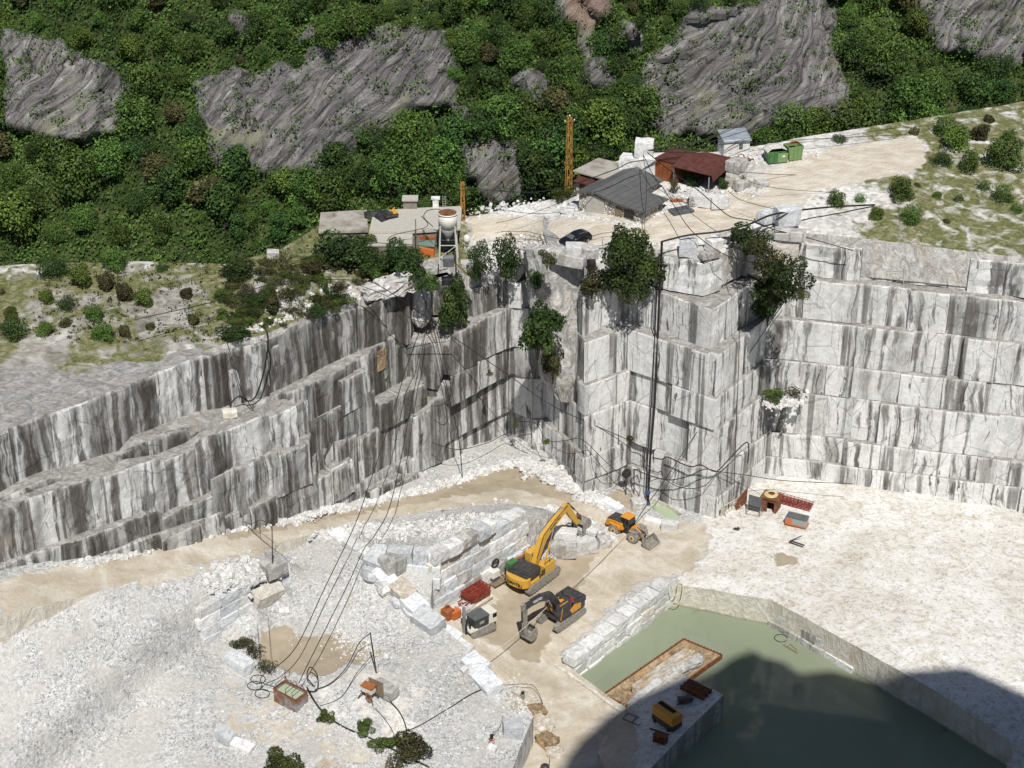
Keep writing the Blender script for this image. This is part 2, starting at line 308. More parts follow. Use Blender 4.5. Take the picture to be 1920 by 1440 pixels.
M['cream'] = paint("cream_paint", (0.75, 0.73, 0.64), 0.45, amt=0.15)
M['steel'] = paint("steel", (0.42, 0.43, 0.44), 0.45, metal=0.5, amt=0.3)
M['green'] = paint("green_paint", (0.045, 0.17, 0.045), 0.5, amt=0.2)
M['green2'] = paint("faded_green_paint", (0.17, 0.30, 0.10), 0.6, amt=0.3)
M['greenc'] = paint("green_cover", (0.10, 0.19, 0.155), 0.7, amt=0.2)
M['orange'] = paint("orange_paint", (0.62, 0.15, 0.03), 0.55, amt=0.2)
M['redp'] = rust("red_oxide_steel", (0.24, 0.045, 0.03), (0.36, 0.075, 0.05), (0.09, 0.02, 0.015))
M['rust'] = rust("rusty_steel", (0.17, 0.07, 0.035), (0.27, 0.115, 0.06))
M['rusto'] = rust("orange_rust", (0.30, 0.10, 0.035), (0.42, 0.16, 0.06), (0.14, 0.05, 0.025))
M['rustt'] = rust("rust_and_grey_steel", (0.22, 0.13, 0.09), (0.36, 0.38, 0.39), (0.24, 0.09, 0.04), sc_=0.9)
M['lattice'] = rust("ochre_lattice_steel", (0.40, 0.20, 0.05), (0.52, 0.29, 0.07), (0.2, 0.08, 0.03))
M['gpanel'] = paint("slate_grey_panel", (0.095, 0.105, 0.115), 0.6, amt=0.2)
M['ropey'] = paint("yellow_hose", (0.66, 0.55, 0.28), 0.6, amt=0.1)
M['ropew'] = paint("cream_rope", (0.62, 0.57, 0.44), 0.8, amt=0.2)
M['conc'] = paint("weathered_concrete", (0.44, 0.42, 0.38), 0.9, dirt=(0.20, 0.165, 0.12), amt=1.0, sc_=0.55)
M['concd'] = paint("old_dark_concrete", (0.26, 0.245, 0.215), 0.9, dirt=(0.11, 0.095, 0.075), amt=0.8, sc_=0.8)
M['concl'] = paint("pale_concrete", (0.52, 0.50, 0.45), 0.9, dirt=(0.36, 0.33, 0.28), amt=0.5)
M['bitumen'] = paint("grey_bitumen_felt", (0.105, 0.11, 0.112), 0.85, dirt=(0.17, 0.165, 0.155), amt=0.6, sc_=0.9)
M['felt'] = paint("dark_joint", (0.05, 0.052, 0.053), 0.9, amt=0.1)
M['tarp'] = paint("black_tarpaulin", (0.022, 0.023, 0.026), 0.55, amt=0.1)
M['brickw'] = rubble_stone_wall()
M['rroof'] = corrugated("brown_corrugated_roof", (0.085, 0.028, 0.022), (0.135, 0.05, 0.04), 0, 16, 0.35)
M['rcont'] = corrugated("orange_rust_sheet", (0.32, 0.09, 0.03), (0.48, 0.17, 0.06), 0, 20, 0.6)
M['wcab'] = corrugated("white_cabin_sheet", (0.66, 0.68, 0.69), (0.76, 0.77, 0.77), 0, 10, 0.15)
M['bcab'] = corrugated("blue_grey_roof_sheet", (0.24, 0.28, 0.33), (0.34, 0.38, 0.42), 1, 16, 0.3)
M['door'] = rust("brown_door", (0.10, 0.045, 0.025), (0.16, 0.07, 0.04))
M['carpaint'] = NT("black_car_paint").fin((0.012, 0.013, 0.018), 0.18, 0.0, 0.6)
M['red'] = paint("red_rail", (0.55, 0.05, 0.06), 0.5, amt=0.1)
M['lett'] = NT("white_lettering").fin((0.8, 0.8, 0.78), 0.6)
M['ledk'] = NT("black_lettering").fin((0.015, 0.015, 0.016), 0.6)
M['blue'] = paint("blue_fitting", (0.03, 0.06, 0.22), 0.5, amt=0.2)
M['wood'] = paint("weathered_timber", (0.22, 0.16, 0.10), 0.85, amt=0.3)
M['black'] = NT("black_opening").fin((0.012, 0.011, 0.010), 0.9)

# ------------------------------------------------------------------ mesh helpers
def tag(o, label=None, cat=None, group=None, kind=None):
    if label: o['label'] = label
    if cat: o['category'] = cat
    if group: o['group'] = group
    if kind: o['kind'] = kind
    return o
def empty(name, loc=(0, 0, 0), rz=0.0, label=None, cat=None, group=None):
    o = bpy.data.objects.new(name, None); COL.objects.link(o); o.location = loc; o.rotation_euler = (0, 0, rz); o.empty_display_size = 0.3
    return tag(o, label, cat, group)
BOXF = [(0, 3, 2, 1), (4, 5, 6, 7), (0, 1, 5, 4), (1, 2, 6, 5), (2, 3, 7, 6), (3, 0, 4, 7)]
class MB:
    def __init__(s): s.v = []; s.f = []; s.mi = []; s.att = {}
    def add(s, vs, fs, m=0):
        b = len(s.v); s.v.extend([tuple(v) for v in vs]); s.f.extend([tuple(i + b for i in f) for f in fs]); s.mi.extend([m] * len(fs)); return s
    def hexa(s, lo, hi, m=0):           # two quads, bottom and top
        return s.add(list(lo) + list(hi), BOXF, m)
    def box(s, c, d, m=0, rot=None):
        x, y, z = d[0] / 2, d[1] / 2, d[2] / 2
        vs = [Vector(p) for p in ((-x, -y, -z), (x, -y, -z), (x, y, -z), (-x, y, -z), (-x, -y, z), (x, -y, z), (x, y, z), (-x, y, z))]
        if rot is not None:
            mt = rot if isinstance(rot, Matrix) else Matrix.Rotation(rot[2], 3, 'Z') @ Matrix.Rotation(rot[1], 3, 'Y') @ Matrix.Rotation(rot[0], 3, 'X')
            vs = [mt @ v for v in vs]
        c = Vector(c); return s.add([v + c for v in vs], BOXF, m)
    def prism(s, poly, z0, z1, m=0, axis='z'):
        n = len(poly)
        def P(a, b, h): return (a, b, h) if axis == 'z' else ((a, h, b) if axis == 'y' else (h, a, b))
        vs = [P(a, b, z0) for a, b in poly] + [P(a, b, z1) for a, b in poly]
        fs = [tuple(range(n))[::-1], tuple(range(n, 2 * n))] + [(i, (i + 1) % n, n + (i + 1) % n, n + i) for i in range(n)]
        return s.add(vs, fs, m)
    def tube(s, pts, r, m=0, n=6, caps=True):
        pts = [Vector(p) for p in pts]; rs = r if isinstance(r, (list, tuple)) else [r] * len(pts)
        vs = []; up = None
        for i, p in enumerate(pts):
            t = (pts[min(i + 1, len(pts) - 1)] - pts[max(i - 1, 0)])
            t = t.normalized() if t.length > 1e-9 else Vector((0, 0, 1))
            if up is None: up = t.orthogonal().normalized()
            a = up - t * up.dot(t); a = a.normalized() if a.length > 1e-6 else t.orthogonal().normalized(); up = a; b = t.cross(a)
            for k in range(n):
                th = 2 * math.pi * k / n; vs.append(p + (a * math.cos(th) + b * math.sin(th)) * rs[i])
        fs = [(i * n + k, i * n + (k + 1) % n, (i + 1) * n + (k + 1) % n, (i + 1) * n + k) for i in range(len(pts) - 1) for k in range(n)]
        if caps: fs += [tuple(range(n))[::-1], tuple(range((len(pts) - 1) * n, len(pts) * n))]
        return s.add(vs, fs, m)
    def bar(s, a, b, w, m=0, h=None):
        a = Vector(a); b = Vector(b); d = b - a
        rot = d.to_track_quat('X', 'Z').to_matrix(); return s.box((a + b) / 2, (d.length, w, h or w), m, rot)
    def cyl(s, c, r, h, m=0, n=16, axis='z', r2=None):
        c = Vector(c); d = {'x': Vector((h / 2, 0, 0)), 'y': Vector((0, h / 2, 0)), 'z': Vector((0, 0, h / 2))}[axis]
        return s.tube([c - d, c + d], [r, r if r2 is None else r2], m, n)
    def build(s, name, mats, parent=None, smooth=False, bevel=0.0, loc=None):
        me = bpy.data.meshes.new(name); me.from_pydata(s.v, [], s.f)
        for m in (mats if isinstance(mats, (list, tuple)) else [mats]): me.materials.append(m)
        if any(s.mi): me.polygons.foreach_set('material_index', s.mi)
        for k, vals in s.att.items():
            dom = 'POINT' if len(vals) == len(s.v) else 'FACE'
            a = me.attributes.new(k, 'FLOAT', dom); a.data.foreach_set('value', [float(x) for x in vals])
        if smooth: me.polygons.foreach_set('use_smooth', [True] * len(s.f))
        me.update()
        o = bpy.data.objects.new(name, me); COL.objects.link(o)
        if parent: o.parent = parent
        if loc is not None: o.location = loc
        if bevel:
            b = o.modifiers.new("bevel", 'BEVEL'); b.width = bevel; b.segments = 2; b.limit_method = 'ANGLE'; b.angle_limit = R(35)
        return o
def kids(o): return [c for c in bpy.data.objects if c.parent == o]
def copy_tree(o, parent=None):
    c = o.copy(); COL.objects.link(c)
    if parent: c.parent = parent
    for ch in list(o.children): copy_tree(ch, c)
    return c
def text(name, s, size, mat, parent, loc, rot, depth=0.01):
    cu = bpy.data.curves.new(name, 'FONT'); cu.body = s; cu.size = size; cu.extrude = depth; cu.align_x = 'CENTER'; cu.align_y = 'CENTER'
    cu.offset = size * 0.02; cu.materials.append(mat)
    t = bpy.data.objects.new(name, cu); COL.objects.link(t); bpy.context.view_layer.update()
    me = bpy.data.meshes.new_from_object(t.evaluated_get(bpy.context.evaluated_depsgraph_get())); bpy.data.objects.remove(t)
    if not me.materials: me.materials.append(mat)
    o = bpy.data.objects.new(name, me); COL.objects.link(o); o.parent = parent; o.location = loc; o.rotation_euler = rot; return o
def inpoly(x, y, poly):
    c = False; n = len(poly); j = n - 1
    for i in range(n):
        xi, yi = poly[i][0], poly[i][1]; xj, yj = poly[j][0], poly[j][1]
        if (yi > y) != (yj > y) and x < (xj - xi) * (y - yi) / (yj - yi) + xi: c = not c
        j = i
    return c
def dseg(x, y, pts):
    best = 1e9
    for a, b in zip(pts[:-1], pts[1:]):
        dx, dy = b[0] - a[0], b[1] - a[1]; L = dx * dx + dy * dy
        t = 0 if L == 0 else max(0, min(1, ((x - a[0]) * dx + (y - a[1]) * dy) / L))
        best = min(best, math.hypot(x - a[0] - t * dx, y - a[1] - t * dy))
    return best
def resample(poly, step, closed=True):
    out = []; n = len(poly)
    for i in range(n if closed else n - 1):
        a, b = poly[i], poly[(i + 1) % n]; L = math.dist(a[:2], b[:2]); k = max(1, int(L / step))
        out += [tuple(a[q] + (b[q] - a[q]) * j / k for q in range(2)) for j in range(k)]
    if not closed: out.append(tuple(poly[-1][:2]))
    return out
class RBF:                                  # a smooth surface through measured spots
    def __init__(s, pts):
        s.p = np.array([[p[0], p[1]] for p in pts]); z = np.array([p[2] for p in pts]); n = len(pts)
        d = np.linalg.norm(s.p[:, None] - s.p[None], axis=2); A = np.zeros((n + 3, n + 3)); A[:n, :n] = s.k(d) - np.eye(n) * 0.4
        A[:n, n] = 1; A[:n, n + 1:] = s.p; A[n, :n] = 1; A[n + 1:, :n] = s.p.T
        s.w = np.linalg.solve(A, np.concatenate([z, [0, 0, 0]])); s.n = n
    def k(s, d): return d
    def __call__(s, x, y):
        d = np.hypot(s.p[:, 0] - x, s.p[:, 1] - y); return float(d @ s.w[:s.n] + s.w[s.n] + s.w[s.n + 1] * x + s.w[s.n + 2] * y)
def sheet(name, outer, holes, zf, step, mat, attrs, skirt=None, rs=0.8, jit=0.3):
    rings = [resample(outer, rs)] + [resample(h, rs) for h in holes]
    pts = []; ed = []
    for r in rings:
        b = len(pts); pts += r; ed += [(b + i, b + (i + 1) % len(r)) for i in range(len(r))]
    nb = len(pts)
    xs = [p[0] for p in rings[0]]; ys = [p[1] for p in rings[0]]
    rr = random.Random(3)
    bnd = np.array(pts)
    y = min(ys)
    while y < max(ys):
        x = min(xs)
        while x < max(xs):
            X, Y_ = x + rr.uniform(-jit, jit) * step, y + rr.uniform(-jit, jit) * step
            if inpoly(X, Y_, outer) and not any(inpoly(X, Y_, h) for h in holes) and np.min(np.abs(bnd[:, 0] - X) + np.abs(bnd[:, 1] - Y_)) > step * 0.6: pts.append((X, Y_))
            x += step
        y += step
    V, E_, F_, *_ = delaunay_2d_cdt([Vector(p) for p in pts], ed, [], 0, 1e-4)
    m = MB(); m.v = [(v.x, v.y, zf(v.x, v.y)) for v in V]
    for f in F_:
        cx = sum(V[i].x for i in f) / len(f); cy = sum(V[i].y for i in f) / len(f)
        if inpoly(cx, cy, outer) and not any(inpoly(cx, cy, h) for h in holes): m.f.append(tuple(f)); m.mi.append(0)
    if skirt is not None:
        for r in rings:
            b = len(m.v); k = len(r)
            for p in r: z = zf(p[0], p[1]); m.v.append((p[0], p[1], z))
            for p in r: m.v.append((p[0], p[1], min(skirt, zf(p[0], p[1]) - 2.5)))
            for i in range(k): m.f.append((b + i, b + (i + 1) % k, b + k + (i + 1) % k, b + k + i)); m.mi.append(1 if isinstance(mat, list) else 0)
    for k, fn in attrs.items(): m.att[k] = [fn(v[0], v[1]) for v in m.v]
    return m.build(name, mat, smooth=True)
def rock_verts(seed, sx, sy, sz, n=2, amp=0.18):   # irregular boulder
    pass
# ------------------------------------------------------------------ quarry floor
def wp(l): return [(W(*p)[0], W(*p)[1], p[2]) for p in l]
def xy(l): return [(W(*p)[0], W(*p)[1]) for p in l]
LOW = RBF(wp([(1030, 1080, 0), (920, 1180, -.2), (960, 1120, 0), (1100, 1050, 0), (1010, 1250, -1.6), (1040, 1240, -1.8), (1100, 1310, -2.3), (1170, 1345, -2.3), (1080, 1400, -2.6), (1130, 1435, -2.6), (1190, 1400, -2.4), (1000, 1500, -2.6), (1150, 1600, -2.8),
    (1190, 990, .1), (1120, 930, 1.3), (1050, 905, 2.4), (965, 880, 3.2), (880, 905, 3.8), (700, 952, 4.6), (560, 965, 8.3), (420, 1000, 11.6), (200, 1060, 15), (0, 1120, 18), (420, 1040, 11.3), (600, 975, 7.2), (840, 950, 5), (960, 940, 4.4), (1050, 955, 2.8), (1100, 1000, .8),
    (1300, 1000, .6), (1400, 1000, .9), (1480, 960, 1), (1480, 1060, 1), (1330, 1070, .9), (1440, 1100, 1), (1280, 1060, .4), (1245, 965, -.2), (1165, 930, .5), (1600, 1000, 1.2), (1850, 1050, 1.6), (1600, 1190, 1.2), (1850, 1300, 1.6), (1500, 1160, 1),
    (1160, 1110, -.2), (1080, 1190, -1.0)]))
TSL = [(W(300, 1262, 6.2)[0], W(300, 1262, 6.2)[1]), (W(385, 1212, 5.2)[0], W(385, 1212, 5.2)[1]), (W(472, 1163, 5.0)[0], W(472, 1163, 5.0)[1]), (W(545, 1111, 5.6)[0], W(545, 1111, 5.6)[1])]
TSA = [4.8, 4.6, 4.2, 2.4]
def tstep(x, y):                            # the step behind the left block wall
    best = None
    for i in range(3):
        (ax, ay), (bx, by) = TSL[i], TSL[i + 1]; dx, dy = bx - ax, by - ay; L = math.hypot(dx, dy); u = ((x - ax) * dx + (y - ay) * dy) / L / L; uc = max(0, min(1, u)) if i else min(1, u)
        dd = math.hypot(x - ax - dx * uc, y - ay - dy * uc); sd = (dx * (y - ay) - dy * (x - ax)) / L
        if best is None or dd < best[0] - 1e-6: best = (dd, sd, TSA[i] + (TSA[i + 1] - TSA[i]) * max(0, uc), max(0, u - 1) * L if i == 2 else 0)
    q = max(0, min(1, (best[1] - .3) / 1.3)); q = q * q * (3 - 2 * q)
    return best[2] * q * max(0, 1 - best[3] / 4.0)
UPP = RBF([(x, y, z - tstep(x, y)) for x, y, z in wp([(420, 1045, 11.4), (600, 1000, 6.9), (700, 975, 5.6), (840, 955, 5.5), (960, 945, 5.0), (1040, 962, 4.4), (960, 955, 5.6), (640, 1000, 6.1), (690, 1015, 6.5), (780, 985, 6.3), (880, 968, 6.3),
    (600, 1060, 6), (650, 1120, 5.3), (740, 1180, 4.6), (820, 1250, 3.8), (900, 1320, 2.8), (880, 1420, 2.3), (960, 1380, 2.2), (700, 1150, 5), (430, 1080, 11.3), (500, 1060, 9.6), (470, 1105, 10.2), (350, 1090, 12.6), (200, 1130, 14.5), (530, 1090, 8.2),
    (440, 1195, 5.2), (540, 1150, 5.0), (560, 1210, 3.9), (500, 1200, 4.0), (640, 1200, 4.2), (650, 1280, 4.9), (740, 1290, 4.6), (690, 1330, 4.2), (780, 1400, 2.9), (450, 1290, 3.9), (430, 1340, 3.6), (560, 1400, 2.8), (700, 1430, 2.4),
    (0, 1130, 17), (0, 1400, 8), (200, 1270, 9), (760, 1105, 6.4), (800, 1150, 5), (850, 1195, 4.2), (900, 1240, 3.2), (940, 1285, 2.6), (985, 1320, 2.2), (600, 1500, 2), (900, 1520, 1.6)]) + [(-10.8, 177.6, 7.5), (-7, 181.5, 8.0), (-3, 185.6, 7.9), (0.5, 189.3, 7.4), (3, 192, 6.2), (-9, 184.5, 7.8), (-4.5, 188.6, 7.3), (-16.8, 178.6, 8.0), (-13, 178.4, 8.4), (-16, 174.6, 6.2), (-12.2, 174.2, 5.6), (-35.2, 163.2, 4.8), (-33.2, 165.8, 4.8), (-31.0, 168.4, 4.9), (-28.8, 171.0, 5.1), (-26.6, 173.2, 5.6), (-29.5, 167.5, 4.7)]])
def lowz(x, y): return LOW(x, y) + 0.12 * FB(x * .22, y * .22) + 0.05 * FB(x * .9, y * .9)
def uppz(x, y): return UPP(x, y) + tstep(x, y) + 0.2 * FB(x * .13, y * .13, 5) + 0.03 * FB(x * .8, y * .8, 3)
UPPER = [(-90, 150)] + xy([(0, 1180, 16), (250, 1095, 13.8), (420, 1046, 11.4), (600, 1001, 6.9), (700, 976, 5.6), (840, 956, 5.5), (960, 946, 5.0), (1042, 962, 4.6)]) + [(4.3, 191.6), (1.4, 188.9), (-2.4, 184.9), (-6.3, 180.8), (-10.1, 176.8), (-9.7, 176.0)] + \
    xy([(805, 1150, 5), (850, 1193, 4.2), (900, 1238, 3.2), (935, 1280, 2.7), (975, 1305, 2.3), (1000, 1345, 1.9), (975, 1400, 2.0), (950, 1470, 2.0)]) + [(-4.5, 118), (-6, 95), (-90, 95)]
POOLZ = -2.9
POOL = xy([(1074, 1268, POOLZ), (1250, 1135, POOLZ), (1264, 1134, POOLZ), (1350, 1152, POOLZ), (1440, 1171, POOLZ), (1500, 1204, POOLZ), (1600, 1262, POOLZ), (1750, 1350, POOLZ), (1900, 1445, POOLZ)]) + [(41, 128)] + xy([(1240, 1540, POOLZ), (1188, 1347, POOLZ)])
POND = xy([(1212, 952, -.6), (1262, 985, -.6), (1278, 972, -.6), (1252, 952, -.6), (1216, 942, -.6)])
def pxm(fz):
    def g(x, y): return proj((x, y, fz(x, y)))
    return g
ROAD = [(1160, 1290), (1080, 1400)]
def tan_low(x, y):
    px, py = proj((x, y, lowz(x, y)))
    if inpoly(px, py, [(0, 1090), (420, 985), (700, 935), (900, 885), (965, 860), (1010, 890), (1120, 935), (1230, 985), (1330, 975), (1330, 1030), (1290, 1075), (1200, 1090), (1050, 1230), (1200, 1350), (1200, 1500), (900, 1500), (800, 1150), (930, 1090), (1030, 1040), (1020, 960), (840, 950), (420, 1050), (0, 1180)]): d = 1.0
    else: d = 0.0
    return d * (0.95 - 0.45 * max(0, N(x * .12, y * .12, 4)))
def mud_low(x, y):
    px, py = proj((x, y, lowz(x, y)))
    return 1.0 if inpoly(px, py, [(880, 1180), (940, 1120), (1040, 1035), (1120, 1035), (1100, 1075), (1080, 1120), (1000, 1250)]) or inpoly(px, py, [(1440, 1030), (1500, 1045), (1500, 1060), (1460, 1060)]) or inpoly(px, py, [(1130, 935), (1160, 915), (1205, 940), (1190, 960)]) else (0.75 if inpoly(px, py, [(420, 990), (700, 940), (900, 893), (960, 870), (1090, 930), (1080, 945), (960, 915), (700, 960), (420, 1015)]) else 0.0)
def mar_low(x, y):
    px, py = proj((x, y, lowz(x, y)))
    return 1.0 if inpoly(px, py, [(1310, 950), (1500, 880), (2000, 880), (2000, 1500), (1900, 1450), (1500, 1210), (1440, 1150), (1262, 1140), (1275, 1080), (1330, 1040)]) else (0.5 if inpoly(px, py, [(1200, 1360), (1300, 1260), (1400, 1300), (1260, 1460), (1180, 1460)]) else 0.0)
LOWER = [(-90, 95), (75, 95), (90, 190), (90, 225), (-90, 225)]
fl = sheet("quarry_floor", LOWER, [UPPER, POOL, POND], lowz, 0.75, [M['ground'], M['roughw2']], {'tan': tan_low, 'mud': mud_low, 'marble': mar_low}, skirt=-7)
fl['kind'] = 'structure'
PUD = [(490, 1190), (540, 1170), (560, 1195), (640, 1185), (660, 1240), (600, 1270), (540, 1260), (480, 1240)]
def tan_up(x, y):
    px, py = proj((x, y, uppz(x, y)))
    if inpoly(px, py, [(420, 1270), (520, 1300), (640, 1370), (760, 1440), (600, 1440), (420, 1370)]): return 0.42
    d_ = min(dseg(px, py, q) for q in ([(620, 1020), (680, 1100), (790, 1210), (880, 1300), (930, 1400)], [(600, 1030), (650, 1110), (750, 1220), (840, 1310), (890, 1430)], [(420, 1330), (540, 1350), (660, 1430)], [(420, 1300), (560, 1345), (700, 1440)]))
    if d_ < 9: return .30 - d_ * .012
    if inpoly(px, py, [(250, 1060), (420, 1020), (600, 985), (600, 1005), (420, 1062), (250, 1110)]): return 0.6
    return 0.0
def mud_up(x, y):
    px, py = proj((x, y, uppz(x, y)))
    return 1.0 if inpoly(px, py, PUD) or inpoly(px, py, [(640, 1195), (680, 1200), (720, 1225), (660, 1250)]) or inpoly(px, py, [(940, 1300), (985, 1290), (990, 1330), (960, 1335)]) else 0.0
def mar_up(x, y):
    px, py = proj((x, y, uppz(x, y)))
    return (.45 + .5 * FB(x * .35, y * .35, 6)) if inpoly(px, py, [(590, 1290), (640, 1262), (690, 1225), (740, 1250), (800, 1300), (790, 1385), (720, 1395), (610, 1335)]) or inpoly(px, py, [(930, 1250), (985, 1270), (1010, 1330), (960, 1300)]) else 0.0
up = sheet("gravel_terrace", UPPER, [], uppz, 0.6, [M['ground'], M['rough']], {'tan': tan_up, 'mud': mud_up, 'marble': mar_up}, skirt=-4)
up['kind'] = 'structure'
def floorz(x, y): return uppz(x, y) if inpoly(x, y, UPPER) else lowz(x, y)
def G(px, py):                              # the photo's pixel on the quarry floor
    p = W(px, py, 2.0)
    for _ in range(25): p = W(px, py, floorz(p.x, p.y) * .6 + p.z * .4)
    return p
w = MB(); big = [(15, 205), (-5, 160), (-5, 118), (60, 118), (75, 150), (60, 190)]
w.v = [(x, y, POOLZ) for x, y in POOL]; 
cx = 20
wv = sheet("pool_water", [(p[0] + (p[0] - 20) * .02, p[1] + (p[1] - 165) * .02) for p in POOL], [], lambda x, y: POOLZ, 3.0, M['water'], {}); wv['kind'] = 'structure'
pb = sheet("pool_bed", [(p[0] + (p[0] - 20) * .03, p[1] + (p[1] - 165) * .03) for p in POOL], [], lambda x, y: -6.9, 6.0, M['ground'], {'tan': lambda x, y: 1, 'mud': lambda x, y: 1, 'marble': lambda x, y: 0}); pb['kind'] = 'structure'
pv = sheet("pond_water", [(20.6 + (p[0] - 20.6) * 1.06, 202.5 + (p[1] - 202.5) * 1.06) for p in POND], [], lambda x, y: -0.62, 2.0, M['water2'], {}); pv['kind'] = 'structure'

# ------------------------------------------------------------------ quarry faces: one object per bench
M['ledge'] = rough_marble("dusty_ledge", 0.12, (0.20, 0.195, 0.185), (0.50, 0.49, 0.475))
def wall_dirt(x, y):
    if x < -2 and x - y < -211: return 1.0
    if x < -6: return 0.8
    if x < 9: return 0.45
    if x < 27.6: return 0.10
    return 0.28
def bench(name, zt, zb, line, back=240, gapw=0.07, chip=0.22, amp=0.06, dirt=None, capm='ledge', seed=0, pan=(3.2, 7.6), off=0.13, ztf=None, low=0.0, cut_at=-9.5):
    rr = random.Random(seed * 17 + 5); cols = []        # (x, y, tint)
    for (a, b) in zip(line[:-1], line[1:]):
        a = Vector(a[:2]); b = Vector(b[:2]); d = b - a; L = d.length
        if L < 1e-3: continue
        d /= L; nrm = Vector((d.y, -d.x)); s = 0.0
        while s < L - 1e-3:
            wd = rr.uniform(*pan); e = min(L, s + wd)
            if L - e < 1.3: e = L
            o0 = rr.uniform(-off, off) - (rr.uniform(.35, .8) if rr.random() < .13 else 0) + (rr.uniform(.2, .45) if rr.random() < .1 else 0); o1 = o0 + rr.uniform(-.06, .06); tint = rr.random(); k = max(1, int((e - s) / 0.8)); xm = a.x + d.x * (s + e) / 2; zp = ztf(xm) if ztf else zt
            for i in range(k + 1):
                t = i / k; p = a + d * (s + (e - s) * t) + nrm * (o0 + (o1 - o0) * t); cols.append((p.x, p.y, tint, nrm, 0.0, zp))
            if e < L - 1e-3:
                p = a + d * (e + gapw) - nrm * 0.35; cols[-1] = cols[-1]; q = a + d * e - nrm * 0.35
                cols.append((q.x, q.y, tint, nrm, 1.0, zp)); cols.append((p.x, p.y, tint, nrm, 1.0, zp)); s = e + gapw
            else: s = e
    nz = max(2, int((zt - zb) / 0.9)); m = MB(); tints = []; dirts = []; n = len(cols); edges = []; lev = [j / nz for j in range(nz)] + [1 - .28 / (zt - zb), 1.0]; nz += 1
    for j in range(nz + 1):
        t = lev[j]
        for (x, y, ti, nr, g, zp) in cols:
            zl = zb - (low if x < cut_at else 0); z = zl + (zp - zl) * t
            q = amp * FB(x * .5 + seed, y * .5, z * .5) if not g else 0
            if j == nz:
                c = max(0, FB(x * .55 + 9, y * .55 + seed, 2)) ; z -= chip * c; q -= chip * .8 * c + .06
            elif j == nz - 1: q -= 0.1 * max(0, FB(x * .55 + 9, y * .55 + seed, 2))
            m.v.append((x + nr.x * q, y + nr.y * q, z)); tints.append(ti); dirts.append(wall_dirt(x, y) if dirt is None else dirt); edges.append(1.0 if j == nz else (.35 if j == nz - 1 else 0))
    for j in range(nz):
        for i in range(n - 1): m.f.append((j * n + i, j * n + i + 1, (j + 1) * n + i + 1, (j + 1) * n + i)); m.mi.append(0)
    top = [m.v[nz * n + i] for i in range(n)]
    poly = [(p[0], p[1]) for p in top]
    if callable(back): poly += back()
    elif isinstance(back, list): poly += back
    else: poly += [(poly[-1][0], 226), (-10, 222), (-40, 206), (-75, 195)]
    ed = [(i, (i + 1) % len(poly)) for i in range(len(poly))]
    V, E_, F_, ov, *_ = delaunay_2d_cdt([Vector(p) for p in poly], ed, [], 0, 1e-5)
    b = len(m.v)
    for i, v in enumerate(V):
        oi = ov[i][0] if len(ov[i]) else 10 ** 6
        m.v.append((v.x, v.y, top[oi][2] if oi < n else zt)); tints.append(.5); dirts.append(.3); edges.append(0)
    for f in F_:
        cx = sum(V[i].x for i in f) / 3; cy = sum(V[i].y for i in f) / 3
        if inpoly(cx, cy, poly): m.f.append(tuple(i + b for i in f)); m.mi.append(1)
    m.att = {'tint': tints, 'dirt': dirts, 'edge': edges}
    o = m.build(name, [M['wall'], M[capm]]); o['kind'] = 'structure'; return o
def stag(z, seed, x1=-9.5, amp=1.0):
    def g(x):
        if x > x1: return z
        h = random.Random(int(math.floor((x + seed * 1.7) / (5.2 + seed % 3))) * 31 + seed * 101).random()
        return z + amp * (-1.7 if h < .2 else (1.1 if h > .8 else 0))
    return g
C4R = [(39.5, 209.8), (60, 204.5), (85, 198)]
bench("quarry_bench", 3.8, -4, [(-75, 146)] + xy([(300, 1060, 3.8)]) + [(-38, 176.6), (-29.7, 184.9), (-18.6, 197.3), (-7.3, 209.1), (0.3, 216), (3.2, 213.2), (4.4, 213.4), (9.9, 202.9), (16.3, 207.6), (27.5, 198.9), (35.9, 210.2), (39.7, 209.2), (60, 203.9), (85, 197.4)], seed=1)
bench("quarry_bench", 7.6, 3.8, [(-75, 146)] + [(-38, 177.2), (-29.7, 185.5), (-20.3, 196.2), (-12.7, 204.2), (-6.9, 210.3)] + [(0.1, 216.6), (3.0, 213.7), (4.3, 213.8), (9.8, 203.1), (16.2, 207.75), (27.4, 199.15), (35.8, 210.4), (39.6, 209.4), (60, 204.1), (85, 197.6)], seed=2, ztf=stag(7.6, 2), low=2.6)
bench("quarry_bench", 14, 7.6, [(-75, 146.5)] + [(-36, 180.0), (-26.5, 189.6), (-20.3, 196.7)] + xy([(760, 776, 14), (777, 782, 14), (808, 767, 14), (881, 731, 14)]) + [(0.15, 216.7), (3.0, 214.0), (4.2, 214.2), (9.7, 203.3), (16.1, 207.9), (27.2, 199.4), (35.6, 210.7)] + C4R, seed=3, ztf=stag(14, 3), low=2.6)
bench("quarry_bench", 18.6, 14, [(-75, 147)] + xy([(420, 880, 18.6), (566, 813, 18.6), (701, 743, 18.6), (797, 698, 18.6), (845, 706, 18.6)]) + [(0.05, 215.6), (2.4, 213.9), (4.2, 214.4), (9.7, 203.6), (16.0, 208.2), (26.9, 199.7), (35.3, 211.1), (39.5, 210.2), (60, 205), (85, 198.5)], seed=4, ztf=stag(18.6, 4), low=2.6)
bench("quarry_bench", 24.7, 18.6, [(-75, 147.5)] + xy([(420, 790, 24.7), (587, 716, 24.7), (690, 662, 24.7), (763, 614, 24.7), (842, 627, 24.7), (949, 580, 24.7)]) + [(0.3, 215.0), (2.2, 214.2), (4.2, 214.8), (9.65, 203.9), (15.8, 208.4), (26.5, 200.0), (34.8, 211.5), (39.4, 210.6), (60, 205.4), (85, 199)], seed=5, ztf=stag(24.7, 5), low=2.6)
